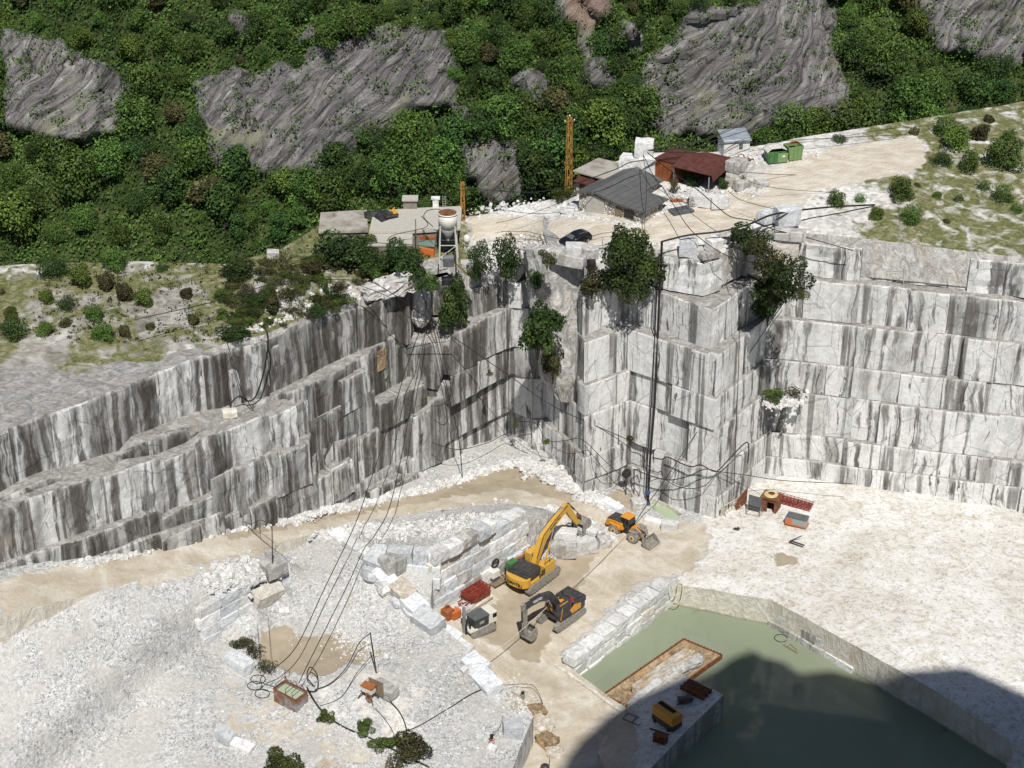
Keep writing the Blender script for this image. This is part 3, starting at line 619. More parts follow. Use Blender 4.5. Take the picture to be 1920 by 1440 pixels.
bench("quarry_bench", 32.5, 24.7, [(-75, 149)] + xy([(420, 653, 32.5), (496, 634, 32.5), (560, 606, 32.4), (600, 592, 31.9), (664, 576, 31.2), (667, 570, 31.2), (766, 536, 31.0)]) + [(-12.8, 214.0)], ztf=lambda x: 32.5 - 1.4 * max(0, min(1, (x + 27) / 7)) + (random.Random(int(x * 3)).uniform(-.35, .35) if x < -16 else 0), low=2.3, cut_at=99, seed=6, amp=.16, chip=.9, back=[(-13.2, 218), (-40, 206), (-75, 195)])
bench("quarry_bench", 28.8, 24.7, [(-11, 218), (-8.6, 213.2)] + xy([(884, 543, 28.8), (935, 525, 28.8)]) + [(1.2, 214.4), (4.0, 216)], back=[(5, 224), (-11, 222)], seed=71, amp=.15, chip=.6)
bench("quarry_bench", 30.5, 24.7, [(4.0, 218), (4.3, 214.5), (9.6, 205.6), (12.1, 207.9), (15.6, 210.0), (18.6, 208.6), (25.8, 202.0), (33.3, 211.7), (34.6, 212.2), (39.3, 211.3), (60, 206.1), (85, 199.7)], back=[(85, 226), (4, 222)], seed=7, amp=.15, chip=.6)
RIMF = [(4.2, 222), (4.3, 217), (4.6, 212.5), (9.6, 209.4), (12.2, 209.8), (15.6, 211.8), (18.4, 209.9)] + xy([(1247, 481, 35.2), (1322, 494, 35.2), (1356, 484, 35.2), (1421, 446, 35.4)]) + [(34.3, 213.6), (39.3, 212.6), (60, 207.4), (85, 201)]
bench("quarry_bench", 35.3, 30.5, RIMF, back=[(85, 228), (4.2, 224)], seed=8, amp=.3, chip=.8)
bench("quarry_bench", 29.7, 24.4, [(-13.8, 212.2), (-11, 213.2), (-8.3, 212.8)], back=[(-8.0, 222), (-13.8, 222)], seed=77, amp=.2, chip=.4)
# lower left steps that stand proud of the wall
bench("quarry_bench", 24.6, 16.2, [(-75, 148)] + xy([(300, 858, 24.6), (420, 806, 24.6), (500, 772, 24.6), (555, 749, 24.6)]) + [(-28.5, 200)], seed=9, back=[(-62, 200), (-75, 190)], pan=(4, 9), dirt=.6, amp=.2, ztf=stag(24.6, 9, 0, .5))
bench("quarry_bench", 18.4, 12.5, [(-75, 147)] + xy([(300, 955, 18.4), (473, 876, 18.4), (577, 831, 18.4)]) + [(-27, 203)], seed=10, back=[(-62, 203), (-75, 190)], amp=.15, ztf=stag(18.4, 10, 0, .8))
bench("quarry_bench", 14.85, -3, [(-75, 146)] + xy([(300, 1010, 14.85), (420, 957, 14.85), (515, 912, 14.85), (518, 907, 14.85), (594, 871, 14.85)]) + [(-26, 205)], seed=12, back=[(-62, 205), (-75, 190)], amp=.15, ztf=stag(14.85, 12, 0, .8))
# part cuts standing proud of or set before the left faces
LW = {24.7: [(-34.8, 182.8), (-25.1, 193.0), (-18.8, 201.0), (-14.6, 207.6)], 18.6: [(-26.6, 190.5), (-18.2, 200.4), (-11.9, 207.0)], 14.0: [(-26.5, 189.6), (-20.3, 196.7), (-14.4, 204)], 7.6: [(-29.7, 185.5), (-20.3, 196.2), (-12.9, 204.0)], 32.0: [(-34.8, 186.9), (-26.6, 194.2), (-20.0, 199.7), (-14.2, 205.8)]}
LB = {24.7: 18.6, 18.6: 14.0, 14.0: 7.6, 7.6: 2.0, 32.0: 24.7}; r6 = random.Random(29)
for i in range(10):
    k = (24.7, 18.6, 14.0, 7.6, 32.0)[i % 5]; L = LW[k]; n_ = r6.randrange(len(L) - (2 if k in (32.0, 24.7) else 1)); (ax, ay), (bx, by) = L[n_], L[n_ + 1]; LL = math.hypot(bx - ax, by - ay); dx, dy = (bx - ax) / LL, (by - ay) / LL; wd = r6.uniform(3.2, 6.0); s0 = r6.uniform(0, max(.1, LL - wd)); pr = r6.uniform(.5, 1.15)
    p0 = (ax + dx * s0 + dy * pr, ay + dy * s0 - dx * pr); p1 = (p0[0] + dx * wd, p0[1] + dy * wd); zb_ = LB[k]; zt_ = zb_ + (k - zb_) * r6.uniform(.5, .95)
    bench("cut_rock_step", zt_, zb_ - .3, [(p0[0] - dy * 2.4, p0[1] + dx * 2.4), p0, p1, (p1[0] - dy * 2.4, p1[1] + dx * 2.4)], back=[], seed=100 + i, pan=(9, 12), amp=.06, chip=.3, dirt=r6.uniform(.3, 1.1), off=.02)
# natural rock buttress in the middle of the wall, and the chipped corner
def lump(name, cx, cy, z0, z1, r0, r1, seed, mat, amp=1.0, nu=44, nv=46, a0=170, a1=370, lean=(0, 0), flat=1.0):
    m = MB()
    for j in range(nv + 1):
        t = j / nv; z = z0 + (z1 - z0) * t; r = r0 + (r1 - r0) * t
        r *= min(1, (t * 4 + .35)) if t < .2 else 1
        for i in range(nu + 1):
            a = R(a0 + (a1 - a0) * i / nu); dx, dy = math.cos(a), math.sin(a) * flat
            q = amp * (FB(dx * 2 + seed, dy * 2, z * .16, 5) + .45 * abs(FB(dx * 5 + seed, dy * 5, z * .5, 4)))
            m.v.append((cx + lean[0] * t + dx * (r + q), cy + lean[1] * t + dy * (r + q), z + .3 * FB(dx * 3, z * .3, seed)))
    n = nu + 1
    m.f = [(j * n + i, j * n + i + 1, (j + 1) * n + i + 1, (j + 1) * n + i) for j in range(nv) for i in range(nu)]; m.mi = [0] * len(m.f)
    m.add([m.v[nv * n + i] for i in range(n)] + [(cx + lean[0], cy + lean[1], z1 + .2)], [(i, i + 1, n) for i in range(n - 1)])
    m.att = {'tint': [.5] * len(m.v), 'dirt': [.25] * len(m.v)}
    o = m.build(name, mat); o['kind'] = 'structure'; return o
lump("rock_buttress", 7.3, 208.8, 13.5, 35.8, 2.9, 4.5, 3, M['butt'], .6, lean=(-1.2, 1.6), flat=.62)
lump("rock_buttress", 5.0, 211.4, 25.5, 35.0, 2.4, 3.0, 8, M['wall'], .7, lean=(-.4, .6))
lump("white_rock_rib", -12.2, 209.3, 24.5, 31.4, 1.2, 1.5, 21, M['rough'], .35, nu=26, nv=24, lean=(0.3, 1.2))
lump("rock_buttress", 33.6, 212.4, 30.5, 36.2, 2.2, 2.3, 33, M['rough'], .6, nu=26, nv=24)

# ------------------------------------------------------------------ plateau
RIMZ = RBF(wp([(420, 640, 32.7), (560, 595, 32.6), (662, 566, 31.3), (766, 525, 31.2), (500, 560, 33.5), (600, 500, 34), (700, 470, 34.2), (560, 440, 34.8), (600, 420, 34.8), (430, 500, 34.3), (420, 560, 33.4), (870, 385, 34.6), (880, 430, 33.6), (960, 400, 35), (940, 470, 32), (935, 512, 29.4), (885, 525, 29.2), (965, 505, 29.6),
    (1000, 440, 34.7), (1015, 480, 34.6), (1080, 460, 35.6), (1110, 480, 35.4), (1080, 390, 36.2), (1150, 420, 36.8), (1240, 410, 37), (1300, 385, 37.3), (1400, 360, 38), (1500, 310, 39.5), (1450, 290, 40), (1380, 300, 39.6), (1250, 300, 39), (1340, 440, 36.2), (1250, 460, 35.7), (1320, 480, 35.5), (1180, 450, 35.9), (1440, 400, 37.3), (1500, 385, 37.8),
    (1500, 450, 36.2), (1800, 250, 41), (1900, 420, 37), (100, 600, 33.6), (0, 480, 35.2), (800, 500, 33.2), (850, 470, 33.2), (1100, 340, 36.8), (1300, 330, 38.6)]))
def rimz(x, y): return RIMZ(x, y) + .12 * FB(x * .2, y * .2, 7) + .06 * FB(x * .8, y * .8, 1)
RIMP = [(-75, 151)] + xy([(410, 648, 32.6), (496, 627, 32.6), (560, 599, 32.5), (664, 568, 31.3), (765, 529, 31.1)]) + [(-13.4, 211), (-8.8, 214.0)] + xy([(884, 540, 28.9), (935, 523, 28.9)]) + [(1.0, 214.8), (3.8, 216.6), (4.7, 212.9)] + [(p[0], p[1] + .5) for p in RIMF[3:]] + [(88, 230)] + \
    xy([(1920, 205, 41), (1700, 232, 41), (1500, 262, 40.3), (1440, 275, 40), (1340, 284, 39.8), (1230, 282, 39.4), (1110, 300, 38.6), (1068, 352, 37.6), (960, 366, 37), (872, 372, 37), (760, 385, 36.8), (602, 402, 36.3), (570, 425, 36), (520, 462, 35.2), (420, 493, 34.5), (250, 500, 34)]) + [(-75, 205)]
RD = [(800, 430), (880, 428), (960, 432), (1060, 440), (1150, 428), (1240, 425), (1330, 405), (1420, 375), (1520, 325), (1700, 290)]
def tan_r(x, y):
    px, py = proj((x, y, RIMZ(x, y)))
    d = dseg(px, py * 1.0, RD); wd = 26 if px < 1300 else 36
    return max(0, min(1, 1.5 - d / wd)) * (1.0 if px > 880 else 0)
def grass_r(x, y):
    px, py = proj((x, y, RIMZ(x, y))); g = 0
    if px > 1530: g = min(.62, (px - 1530) / 200 + .7 * FB(x * .12, y * .12, 5)) * (0 if dseg(px, py, RD) < 34 else 1)
    if px < 880: g = (.66 if py < 520 - (px - 420) * .16 else .5) + .5 * FB(x * .15, y * .15, 3)
    if inpoly(px, py, [(530, 480), (560, 440), (610, 430), (690, 440), (830, 470), (880, 480), (880, 520), (760, 530), (640, 490), (560, 500)]): g = .95
    return max(0, min(1, g))
def grey_r(x, y):
    px, py = proj((x, y, RIMZ(x, y)))
    if px > 900: return .12
    return .95 if inpoly(px, py, [(-200, 560), (-200, 470), (420, 470), (540, 440), (700, 400), (880, 400), (0, 470)]) or inpoly(px, py, [(0, 520), (420, 500), (540, 480), (900, 420), (880, 500), (760, 530), (640, 560), (520, 625), (300, 660), (0, 760), (-200, 760)]) else .5
ri = sheet("plateau", RIMP, [], rimz, 1.0, [M['rim'], M['rough']], {'tan': tan_r, 'grass': grass_r, 'grey': grey_r}, skirt=31, rs=1.0); ri['kind'] = 'structure'
# the plateau's back slope
sk = MB(); bk = RIMP[-18:]; nb = len(bk)
for k, (dz, dy) in enumerate(((0, 0), (-6, 3), (-16, 8), (-40, 22))):
    for p in bk: sk.v.append((p[0] + FB(p[0] * .1, k) * 1.5, p[1] + dy, rimz(*p) + dz))
for k in range(3):
    for i in range(nb - 1): sk.f.append((k * nb + i, k * nb + i + 1, (k + 1) * nb + i + 1, (k + 1) * nb + i)); sk.mi.append(0)
sk.att = {'tan': [0] * len(sk.v), 'grass': [.75] * len(sk.v), 'grey': [.6] * len(sk.v)}
o = sk.build("plateau_back_slope", M['rim'], smooth=True); o['kind'] = 'structure'
def GR(px, py):
    p = W(px, py, 36.5)
    for _ in range(25): p = W(px, py, RIMZ(p.x, p.y) * .6 + p.z * .4)
    return Vector((p.x, p.y, rimz(p.x, p.y)))

# ------------------------------------------------------------------ far mountainside
ROCKS = [[(420, 120), (445, 115), (470, 140), (520, 115), (575, 140), (600, 95), (660, 85), (690, 55), (760, 48), (825, 75), (850, 130), (868, 200), (820, 205), (700, 208), (670, 232), (650, 275), (600, 330), (520, 335), (470, 320), (390, 300), (370, 160)],
    [(1020, -30), (1165, -30), (1150, 30), (1120, 75), (1050, 45)], [(1230, 95), (1290, 20), (1390, 5), (1560, -30), (1600, 230), (1500, 225), (1430, 225), (1400, 250), (1330, 275), (1270, 250), (1215, 220), (1190, 170), (1210, 120)],
    [(865, 280), (920, 255), (975, 270), (1000, 350), (960, 378), (895, 370)], [(960, 140), (1000, 125), (1050, 165), (1000, 180), (968, 170)], [(1098, 110), (1150, 113), (1142, 165), (1088, 168)], [(586, 285), (612, 275), (616, 355), (590, 355)], [(722, 285), (762, 298), (752, 322), (715, 312)],
    [(1200, 180), (1240, 170), (1290, 215), (1260, 250), (1215, 230)], [(0, 60), (150, 90), (250, 160), (230, 240), (100, 260), (0, 230)], [(1000, 185), (1040, 172), (1062, 205), (1010, 220)], [(1165, 40), (1205, 60), (1196, 120), (1165, 110)], [(866, 190), (892, 200), (900, 250), (868, 245)], [(560, 60), (600, 50), (610, 80), (570, 90)], [(1090, 60), (1125, 70), (1120, 105), (1085, 100)], [(1700, -30), (1930, -30), (1930, 120), (1760, 100)], [(655, 200), (720, 190), (760, 230), (690, 245)], [(420, 20), (470, 10), (480, 50), (430, 60)]]
def mbase(x, t):                              # t metres along the slope
    return 266 + t * .60 + 7 * FB(x * .018, t * .02, 4.4, 3), -24 + t * .80
def rockmask(x, y, z):
    px, py = proj((x, y, z)); px += 26 * FB(x * .07, z * .07, 2) + 7 * FB(x * .4, z * .4, 8); py += 22 * FB(x * .07, z * .07, 6) + 6 * FB(x * .4, z * .4, 3)
    n = 0
    for (u, w) in ((0, 0), (11, 0), (-11, 0), (0, 9), (0, -9), (6, 6), (-6, -6), (6, -6), (-6, 6)): n += any(inpoly(px + u, py + w, q) for q in ROCKS)
    return min(1, n / 8)
NX, NTT = 440, 190; mm = MB(); rk = []; pk = []
for j in range(NTT + 1):
    for i in range(NX + 1):
        x = -150 + 300 * i / NX; t = 125 * j / NTT; y, z = mbase(x, t)
        f = rockmask(x, y, z) if z < 60 else 0.0
        d = .8 * FB(x * .08, t * .08, 9)
        if f:
            u = x * .62 + z * .78; w = z * .62 - x * .5                  # along and across the slanting beds
            fac = 0.0
            for (su, sw, am, sd_) in ((.045, .11, 1.0, 0), (.12, .30, .42, 40)):
                P_ = Vector((u * su + sd_, .5, w * sw)); ds, ps = noise.voronoi(P_)[:2]; cpt = ps[0]
                g1, g2, g3 = N(cpt.x * 7.1, cpt.z * 5.3, 1), N(cpt.x * 6.3, cpt.z * 8.1, 5), N(cpt.x * 5.9, cpt.z * 6.7, 9)
                fac += am * (2.2 * g3 + 2.6 * g1 * (P_.x - cpt.x) + 4.2 * g2 * (P_.z - cpt.z) + 1.1 * min(.5, ds[1] - ds[0]))
            d += f * (1.8 + 1.45 * fac + .35 * noise.ridged_multi_fractal(Vector((u * .2, y * .05, w * .7)), 0.8, 2.2, 5, 1.0, 2.0)); z += f * .25 * N(x * .3, t * .5, 3)
        mm.v.append((x, y - d, z + d * .45)); rk.append(f)
        px, py = proj((x, y, z)); pk.append(1.0 if inpoly(px, py, [(1060, -40), (1180, -40), (1140, 60), (1060, 60)]) else 0.0)
n = NX + 1
mm.f = [(j * n + i, j * n + i + 1, (j + 1) * n + i + 1, (j + 1) * n + i) for j in range(NTT) for i in range(NX)]; mm.mi = [0] * len(mm.f)
mm.att = {'rock': rk, 'pink': pk}
o = mm.build("mountain", M['mount'], smooth=True); o['kind'] = 'structure'
MV = np.array(mm.v); MPX = np.array([proj(v) for v in mm.v])
def GM(px, py):                              # the photo's pixel on the mountainside
    i = int(np.argmin((MPX[:, 0] - px) ** 2 + (MPX[:, 1] - py) ** 2)); return Vector(MV[i])

# the high spur off to the right whose shadow falls over the pool
tip = W(1402, 1214, POOLZ); tt = (151 - POOLZ) / SUN.z; TP = tip + SUN * tt
def off(px, py): q = W(px, py, -2.5) + SUN * tt; return (q.x, q.y)
sp = [off(1010, 1475), off(1040, 1442), off(1085, 1385), off(1130, 1342), off(1180, 1312), off(1235, 1292), off(1290, 1268), off(1330, 1246), off(1362, 1230), off(1392, 1220), off(1412, 1214), off(1436, 1228), off(1470, 1236), off(1500, 1258), off(1560, 1252), off(1650, 1276), off(1780, 1270), off(1920, 1330), (190, 60), (190, -40), (60, -40), off(960, 1600)]
sp = resample(sp, 2.5); m = MB(); zs = [-12, 20, 50, 80, 105, 125, 140, 148, 151]; k = len(sp)
for z in zs:
    for p in sp:
        q = FB(p[0] * .1, p[1] * .1, z * .06) * (1.6 if z < 140 else 1.1); gx, gy = p[0] - 110, p[1] - 40; L = math.hypot(gx, gy); e = (151 - z) * .0
        m.v.append((p[0] + gx / L * (q - .3 + e), p[1] + gy / L * (q - .3 + e), z))
m.f = [(j * k + i, j * k + (i + 1) % k, (j + 1) * k + (i + 1) % k, (j + 1) * k + i) for j in range(len(zs) - 1) for i in range(k)]
m.f.append(tuple(range((len(zs) - 1) * k, len(zs) * k))); m.mi = [0] * len(m.f); m.att = {'rock': [.25 + .5 * (N(v[0] * .08, v[1] * .08, v[2] * .08) > .1) for v in m.v], 'pink': [0] * len(m.v)}
o = m.build("mountain_spur", M['mount']); o['kind'] = 'structure'
# ------------------------------------------------------------------ vegetation
def leaves(m, seed, lobes, n, size, flat=0.9):
    rr = random.Random(seed); vals = m.att.setdefault('v', [])
    ws = [l[3] * l[4] for l in lobes]
    for _ in range(n):
        c = rr.choices(range(len(lobes)), ws)[0]; cx, cy, cz, a, b = lobes[c]
        th = rr.uniform(0, 6.283); u = rr.uniform(-.55, 1); q = math.sqrt(max(0, 1 - u * u)); d = Vector((q * math.cos(th), q * math.sin(th), u))
        r = rr.uniform(.55, 1.0) ** .5 * rr.choice((1, 1, 1, 1.12))
        p = Vector((cx + d.x * a * r, cy + d.y * a * r, cz + d.z * b * r))
        nr = (d * .9 + Vector((rr.gauss(0, .5), rr.gauss(0, .5), rr.gauss(0.35, .5)))).normalized()
        t = nr.orthogonal().normalized(); t = Matrix.Rotation(rr.uniform(0, 6.28), 3, nr) @ t; bt = nr.cross(t); s = size * rr.uniform(.55, 1.3); s2 = s * rr.uniform(.5, .9)
        k = len(m.v); m.v += [tuple(p - t * s), tuple(p - bt * s2 + nr * s * .2), tuple(p + t * s), tuple(p + bt * s2 + nr * s * .15)]
        m.f.append((k, k + 1, k + 2, k + 3)); m.mi.append(0); vals.append(min(1, max(0, rr.gauss(.42, .2) + .22 * math.sin(c * 7.3 + seed))))
    return m
def lobes_for(seed, rx, rz, z0, n=9):
    rr = random.Random(seed); L = [(0, 0, z0 + rz * .9, rx * .62, rz * .8)]
    for i in range(n):
        a = rr.uniform(0, 6.283); q = rr.uniform(.35, .78) * rx; h = rr.uniform(.25, 1.45) * rz; k = max(.25, 1 - abs(h / rz - .8) * .55)
        L.append((q * math.cos(a) * k, q * math.sin(a) * k, z0 + h, rx * rr.uniform(.28, .45), rz * rr.uniform(.28, .45)))
    return L
def trunk(h, r, seed, limbs=5, spread=1.8):
    rr = random.Random(seed); m = MB(); pts = [(0, 0, -.8)]
    for i in range(1, 6): pts.append((rr.uniform(-.12, .12) * i * .5, rr.uniform(-.12, .12) * i * .5, h * i / 5))
    m.tube(pts, [r * (1 - .14 * i) for i in range(6)], n=7)
    for i in range(limbs):
        a = rr.uniform(0, 6.28); z = h * rr.uniform(.35, .9); L = spread * rr.uniform(.6, 1.2)
        m.tube([(0, 0, z), (math.cos(a) * L * .5, math.sin(a) * L * .5, z + L * .45), (math.cos(a) * L, math.sin(a) * L, z + L * .8)], [r * .45, r * .3, r * .12], n=5)
    return m
def tree_proto(seed, rx, rz, z0, nl, size, mat, nlob=10):
    root = empty("tree", (0, 0, -400)); trunk(z0 + rz * 1.2, rx * .055 + .06, seed, 6, rx * .55).build("trunk", M['bark'], root, True)
    leaves(MB(), seed, lobes_for(seed, rx, rz, z0, nlob), nl, size).build("crown", M[mat], root); return root
FOREST = []
for i, (rx, rz, mat) in enumerate(((2.9, 2.7, 'leaf1'), (2.6, 3.2, 'leaf1'), (3.3, 2.6, 'leaf2'), (2.3, 3.0, 'leaf2'), (2.7, 2.5, 'leaf3'), (3.0, 3.0, 'leaf1'), (1.8, 1.7, 'leaf4'), (2.1, 3.6, 'leaf2'))):
    FOREST.append(tree_proto(40 + i, rx, rz, .5, 2800, .15, mat, 19))
KIND = ['rounded mid green broadleaf tree', 'tall mid green broadleaf tree', 'wide dark green broadleaf tree', 'narrow dark green tree', 'yellowish green leafy tree', 'large mid green broadleaf tree', 'small dry olive coloured tree', 'slim tall dark green tree']
used = set()
def plant(protos, i, loc, s, rz, label, cat, group, name=None, sz=None):
    p = protos[i]
    if id(p) in used: o = copy_tree(p)
    else: o = p; used.add(id(p))
    if name: o.name = name
    o.location = loc; o.rotation_euler = (0, 0, rz); o.scale = (s, s, sz or s); tag(o, label, cat, group); return o
rr = random.Random(77); spots = []
def far_ok(px, py, dmin): return all((px - a) ** 2 + ((py - b) * 1.35) ** 2 > (dmin * k) ** 2 for a, b, k in spots)
def rocky(px, py): return any(inpoly(px, py, q) for q in ROCKS)
cand = 0
for _ in range(9000):
    px, py = rr.uniform(-20, 1940), rr.uniform(6, 470)
    inside = 410 < px < 1510
    lim = 455 if px < 600 else (400 if px < 880 else (385 if px < 1080 else (330 if px < 1200 else 300)))
    if inside and px < 1500 and py > 290 and px > 1200: continue
    if py > lim or rocky(px, py - 4) or rocky(px, py - 34) or (rocky(px, py - 58) and rr.random() < .75): continue
    if px > 1540 and py > 330 - (px - 1540) * .25: continue
    if far_ok(px, py, 38 if inside else 60):
        spots.append((px, py, 1.0))
        if len(spots) >= 244: break
spots.sort(key=lambda q: q[1])
def zone(px, py):
    if px < 420: return 'on the slope at the far left of the grey cliff'
    if px > 1500: return 'on the slope past the white cabin'
    if py < 60: return 'high on the slope above the grey cliffs'
    if py < 200: return 'between the two grey cliffs' if 830 < px < 1240 else ('on a ledge of the left grey cliff' if px < 830 else 'on a ledge of the right grey cliff')
    if px < 620: return 'below the left cliff beyond the overgrown bank'
    if px < 880: return 'on the slope behind the flat concrete roofs'
    if px < 1080: return 'on the slope left of the tall lattice pylon'
    return 'on the slope behind the sheds and stone house'
for (px, py, _) in spots:
    g = GM(px, py); i = rr.choices(range(8), (4, 3, 4, 3, 2, 4, 2, 2))[0]; s = (.5 + 1.0 * rr.random() ** 1.4) * (1.15 if py > 200 else .9) * (1.18 if 880 < px < 1400 and py > 190 else 1) * (1.25 if not 400 < px < 1520 else 1)
    z_ = zone(px, py); plant(FOREST, i, (g.x, g.y - .4, g.z - .5), s, rr.uniform(0, 6.28), KIND[i] + ' ' + z_, 'tree', 'forest trees ' + z_)
sr = random.Random(15); pl = []
while len(pl) < 22:
    px, py = sr.uniform(-10, 418), sr.uniform(482, 640)
    if py > 640 + (418 - px) * .42 - 26 or py < 500 or any(math.hypot(px - q, py - w) < 34 for q, w in pl): continue
    pl.append((px, py)); i = sr.choice((0, 2, 6, 6, 4)); plant(FOREST, i, GR(px, py) - Vector((0, 0, .5)), sr.uniform(.3, .75), sr.uniform(0, 6.28), KIND[i] + ' on the grey bank at the far left', 'tree', 'trees on the far left bank')
sr = random.Random(12); pl = []
while len(pl) < 22:
    px, py = sr.uniform(1545, 1915), sr.uniform(205, 420)
    if dseg(px, py, RD) < 42 or py < 262 - (px - 1500) * .14 or any(math.hypot(px - q, py - w) < 34 for q, w in pl): continue
    pl.append((px, py)); i = sr.choice((0, 4, 6, 2, 5)); plant(FOREST, i, GR(px, py) - Vector((0, 0, .9)), .35 + .75 * sr.random() ** 2, sr.uniform(0, 6.28), KIND[i] + ' on the white terrace past the end of the track', 'tree', 'trees on the right terrace')
# low scrub over the mountainside, nobody could count it
m = MB(); rr = random.Random(5); vals = m.att.setdefault('v', [])
RKA = np.array(rk); idx = [i for i in range(len(MV)) if -60 < MPX[i, 0] < 1980 and -40 < MPX[i, 1] < 500]
for _ in range(30000):
    i = rr.choice(idx); v = Vector(MV[i])
    if RKA[i] > .5 and (rr.random() < .55 or FB(v.x * .16, v.y * .16, v.z * .3) < .22): continue
    c = v + Vector((rr.uniform(-.7, .7), rr.uniform(-.8, -.1), rr.uniform(-.3, .8))); k0 = min(1, max(0, .35 + .5 * FB(v.x * .1, v.z * .1, 1)))
    for q in range(3):
        p = c + Vector((rr.gauss(0, .4), rr.gauss(0, .4), rr.gauss(.1, .35))); nr = Vector((rr.gauss(0, .5), rr.gauss(-.5, .5), rr.gauss(.7, .5))).normalized(); t = nr.orthogonal().normalized(); b = nr.cross(t); s = rr.uniform(.13, .34)
        k = len(m.v); m.v += [tuple(p - t * s), tuple(p - b * s * .7), tuple(p + t * s), tuple(p + b * s * .7)]; m.f.append((k, k + 1, k + 2, k + 3)); m.mi.append(0); vals.append(min(1, max(0, k0 + rr.gauss(0, .18))))
ri_ = [i for i in idx if RKA[i] > .6 and -20 < MPX[i, 1] < 420]                        # tufts rooted in the cliffs' cracks
for _ in range(330):
    v = Vector(MV[rr.choice(ri_)]) + Vector((0, -.3, .2)); q0 = rr.uniform(.4, 1.25)
    leaves(m, rr.randint(0, 9999), [(v.x, v.y, v.z, q0, q0 * .8), (v.x + q0 * .7, v.y, v.z + .3, q0 * .6, q0 * .5)], int(26 * q0 * q0) + 8, .17)
re_ = [i for i in idx if .05 < RKA[i] < .95 and -20 < MPX[i, 1] < 440]
for _ in range(900):
    v = Vector(MV[rr.choice(re_)]) + Vector((0, -.5, .1)); q0 = .35 + 1.0 * rr.random() ** 2
    leaves(m, rr.randint(0, 9999), [(v.x, v.y, v.z, q0, q0 * .8), (v.x + q0 * .7, v.y, v.z + .3, q0 * .6, q0 * .5)], int(30 * q0 * q0) + 8, .16)
o = m.build("undergrowth", M['leaf1']); o['kind'] = 'stuff'

# bushes near the quarry: unit size, scaled
def bush_proto(name, seed, nl, size, mat, nlob=9, rz=.85, dens=1):
    root = empty(name, (0, 0, -400))
    m = MB(); r2 = random.Random(seed)
    for i in range(6): a = r2.uniform(0, 6.28); q = r2.uniform(.2, .6); m.tube([(0, 0, -.25), (math.cos(a) * q * .4, math.sin(a) * q * .4, .45), (math.cos(a) * q, math.sin(a) * q, rz * 1.3)], [.045, .03, .012], n=5)
    m.build("stem", M['bark'], root, True)
    Lb = [(x, y, z, q * r2.uniform(.75, 1.15), h * r2.uniform(.7, 1.15)) for x, y, z, q, h in lobes_for(seed, 1.0, rz, 0.0, nlob)]; Lb[0] = (0, 0, rz * .7, .58, rz * .66); leaves(MB(), seed, [(x * 1.18, y * 1.18, z, q, h) for x, y, z, q, h in Lb], nl, size).build("foliage", M[mat], root); return root
BIG = [bush_proto("leafy_tree", 5, 8000, .043, 'b1', 18, .95)]
BUSH = [bush_proto("bush", 21, 3000, .058, 'b1', 10), bush_proto("bush", 22, 2800, .058, 'b2', 9, 1.0), bush_proto("bush", 23, 2200, .055, 'b4', 9, .8), bush_proto("bush", 24, 2600, .056, 'b3', 8, .8), bush_proto("bush", 25, 900, .055, 'b4', 12, 1.0)]
def bush(kind, base, wpx, hpx, label, cat='bush', group=None, protos=None, name=None):
    base = Vector(base); k = proj(base); pm = FPX / (base.y * math.cos(PITCH) - (base.z - CAM_H) * math.sin(PITCH))
    s = wpx / pm / 2.0; sz = hpx / pm / 1.75
    o = plant(protos or BUSH, kind, base, s, rr.uniform(0, 6.28), label, cat, group, name, sz); q = rr.uniform(.85, 1.3); o.scale = (s * q, s / q ** .5, sz); return o
bush(0, W(1180, 556, 30.6) + Vector((0, 1.0, 0)), 122, 134, 'large round leafy tree on the cliff rim beside the hanging black pipe', 'tree', protos=BIG)
bush(2, W(1110, 556, 30.6) + Vector((0, .8, 0)), 62, 68, 'brownish green bush on the ledge left of the large round tree')
bush(1, W(948, 522, 30.6) + Vector((0, .6, 0)), 62, 88, 'tall dense bush on the rim ledge below the track, right of the slim one')
bush(1, W(900, 528, 30.6) + Vector((0, .8, 0)), 42, 84, 'slim dark bush on the rim at the right of the white silo')
bush(2, W(1026, 505, 36.2) + Vector((0, .8, 0)), 34, 46, 'small brownish bush on the rim below the black car')
bush(1, W(1003, 545, 30.6), 32, 48, 'small dark bush growing from the rock buttress top')
bush(0, W(848, 622, 25) + Vector((0, 1.0, 0)), 72, 128, 'tall bright bush filling the notch below the silo')
bush(0, W(1008, 656, 24.8) + Vector((0, -.4, 0)), 92, 124, 'leafy bush hanging on the left side of the rock buttress')
bush(2, W(1036, 704, 18.8) + Vector((0, -.8, 0)), 52, 86, 'brownish bush trailing below the hanging leafy one on the buttress')
bush(2, W(735, 612, 24.9), 36, 62, 'sparse olive bush clinging to the top of the left wall')
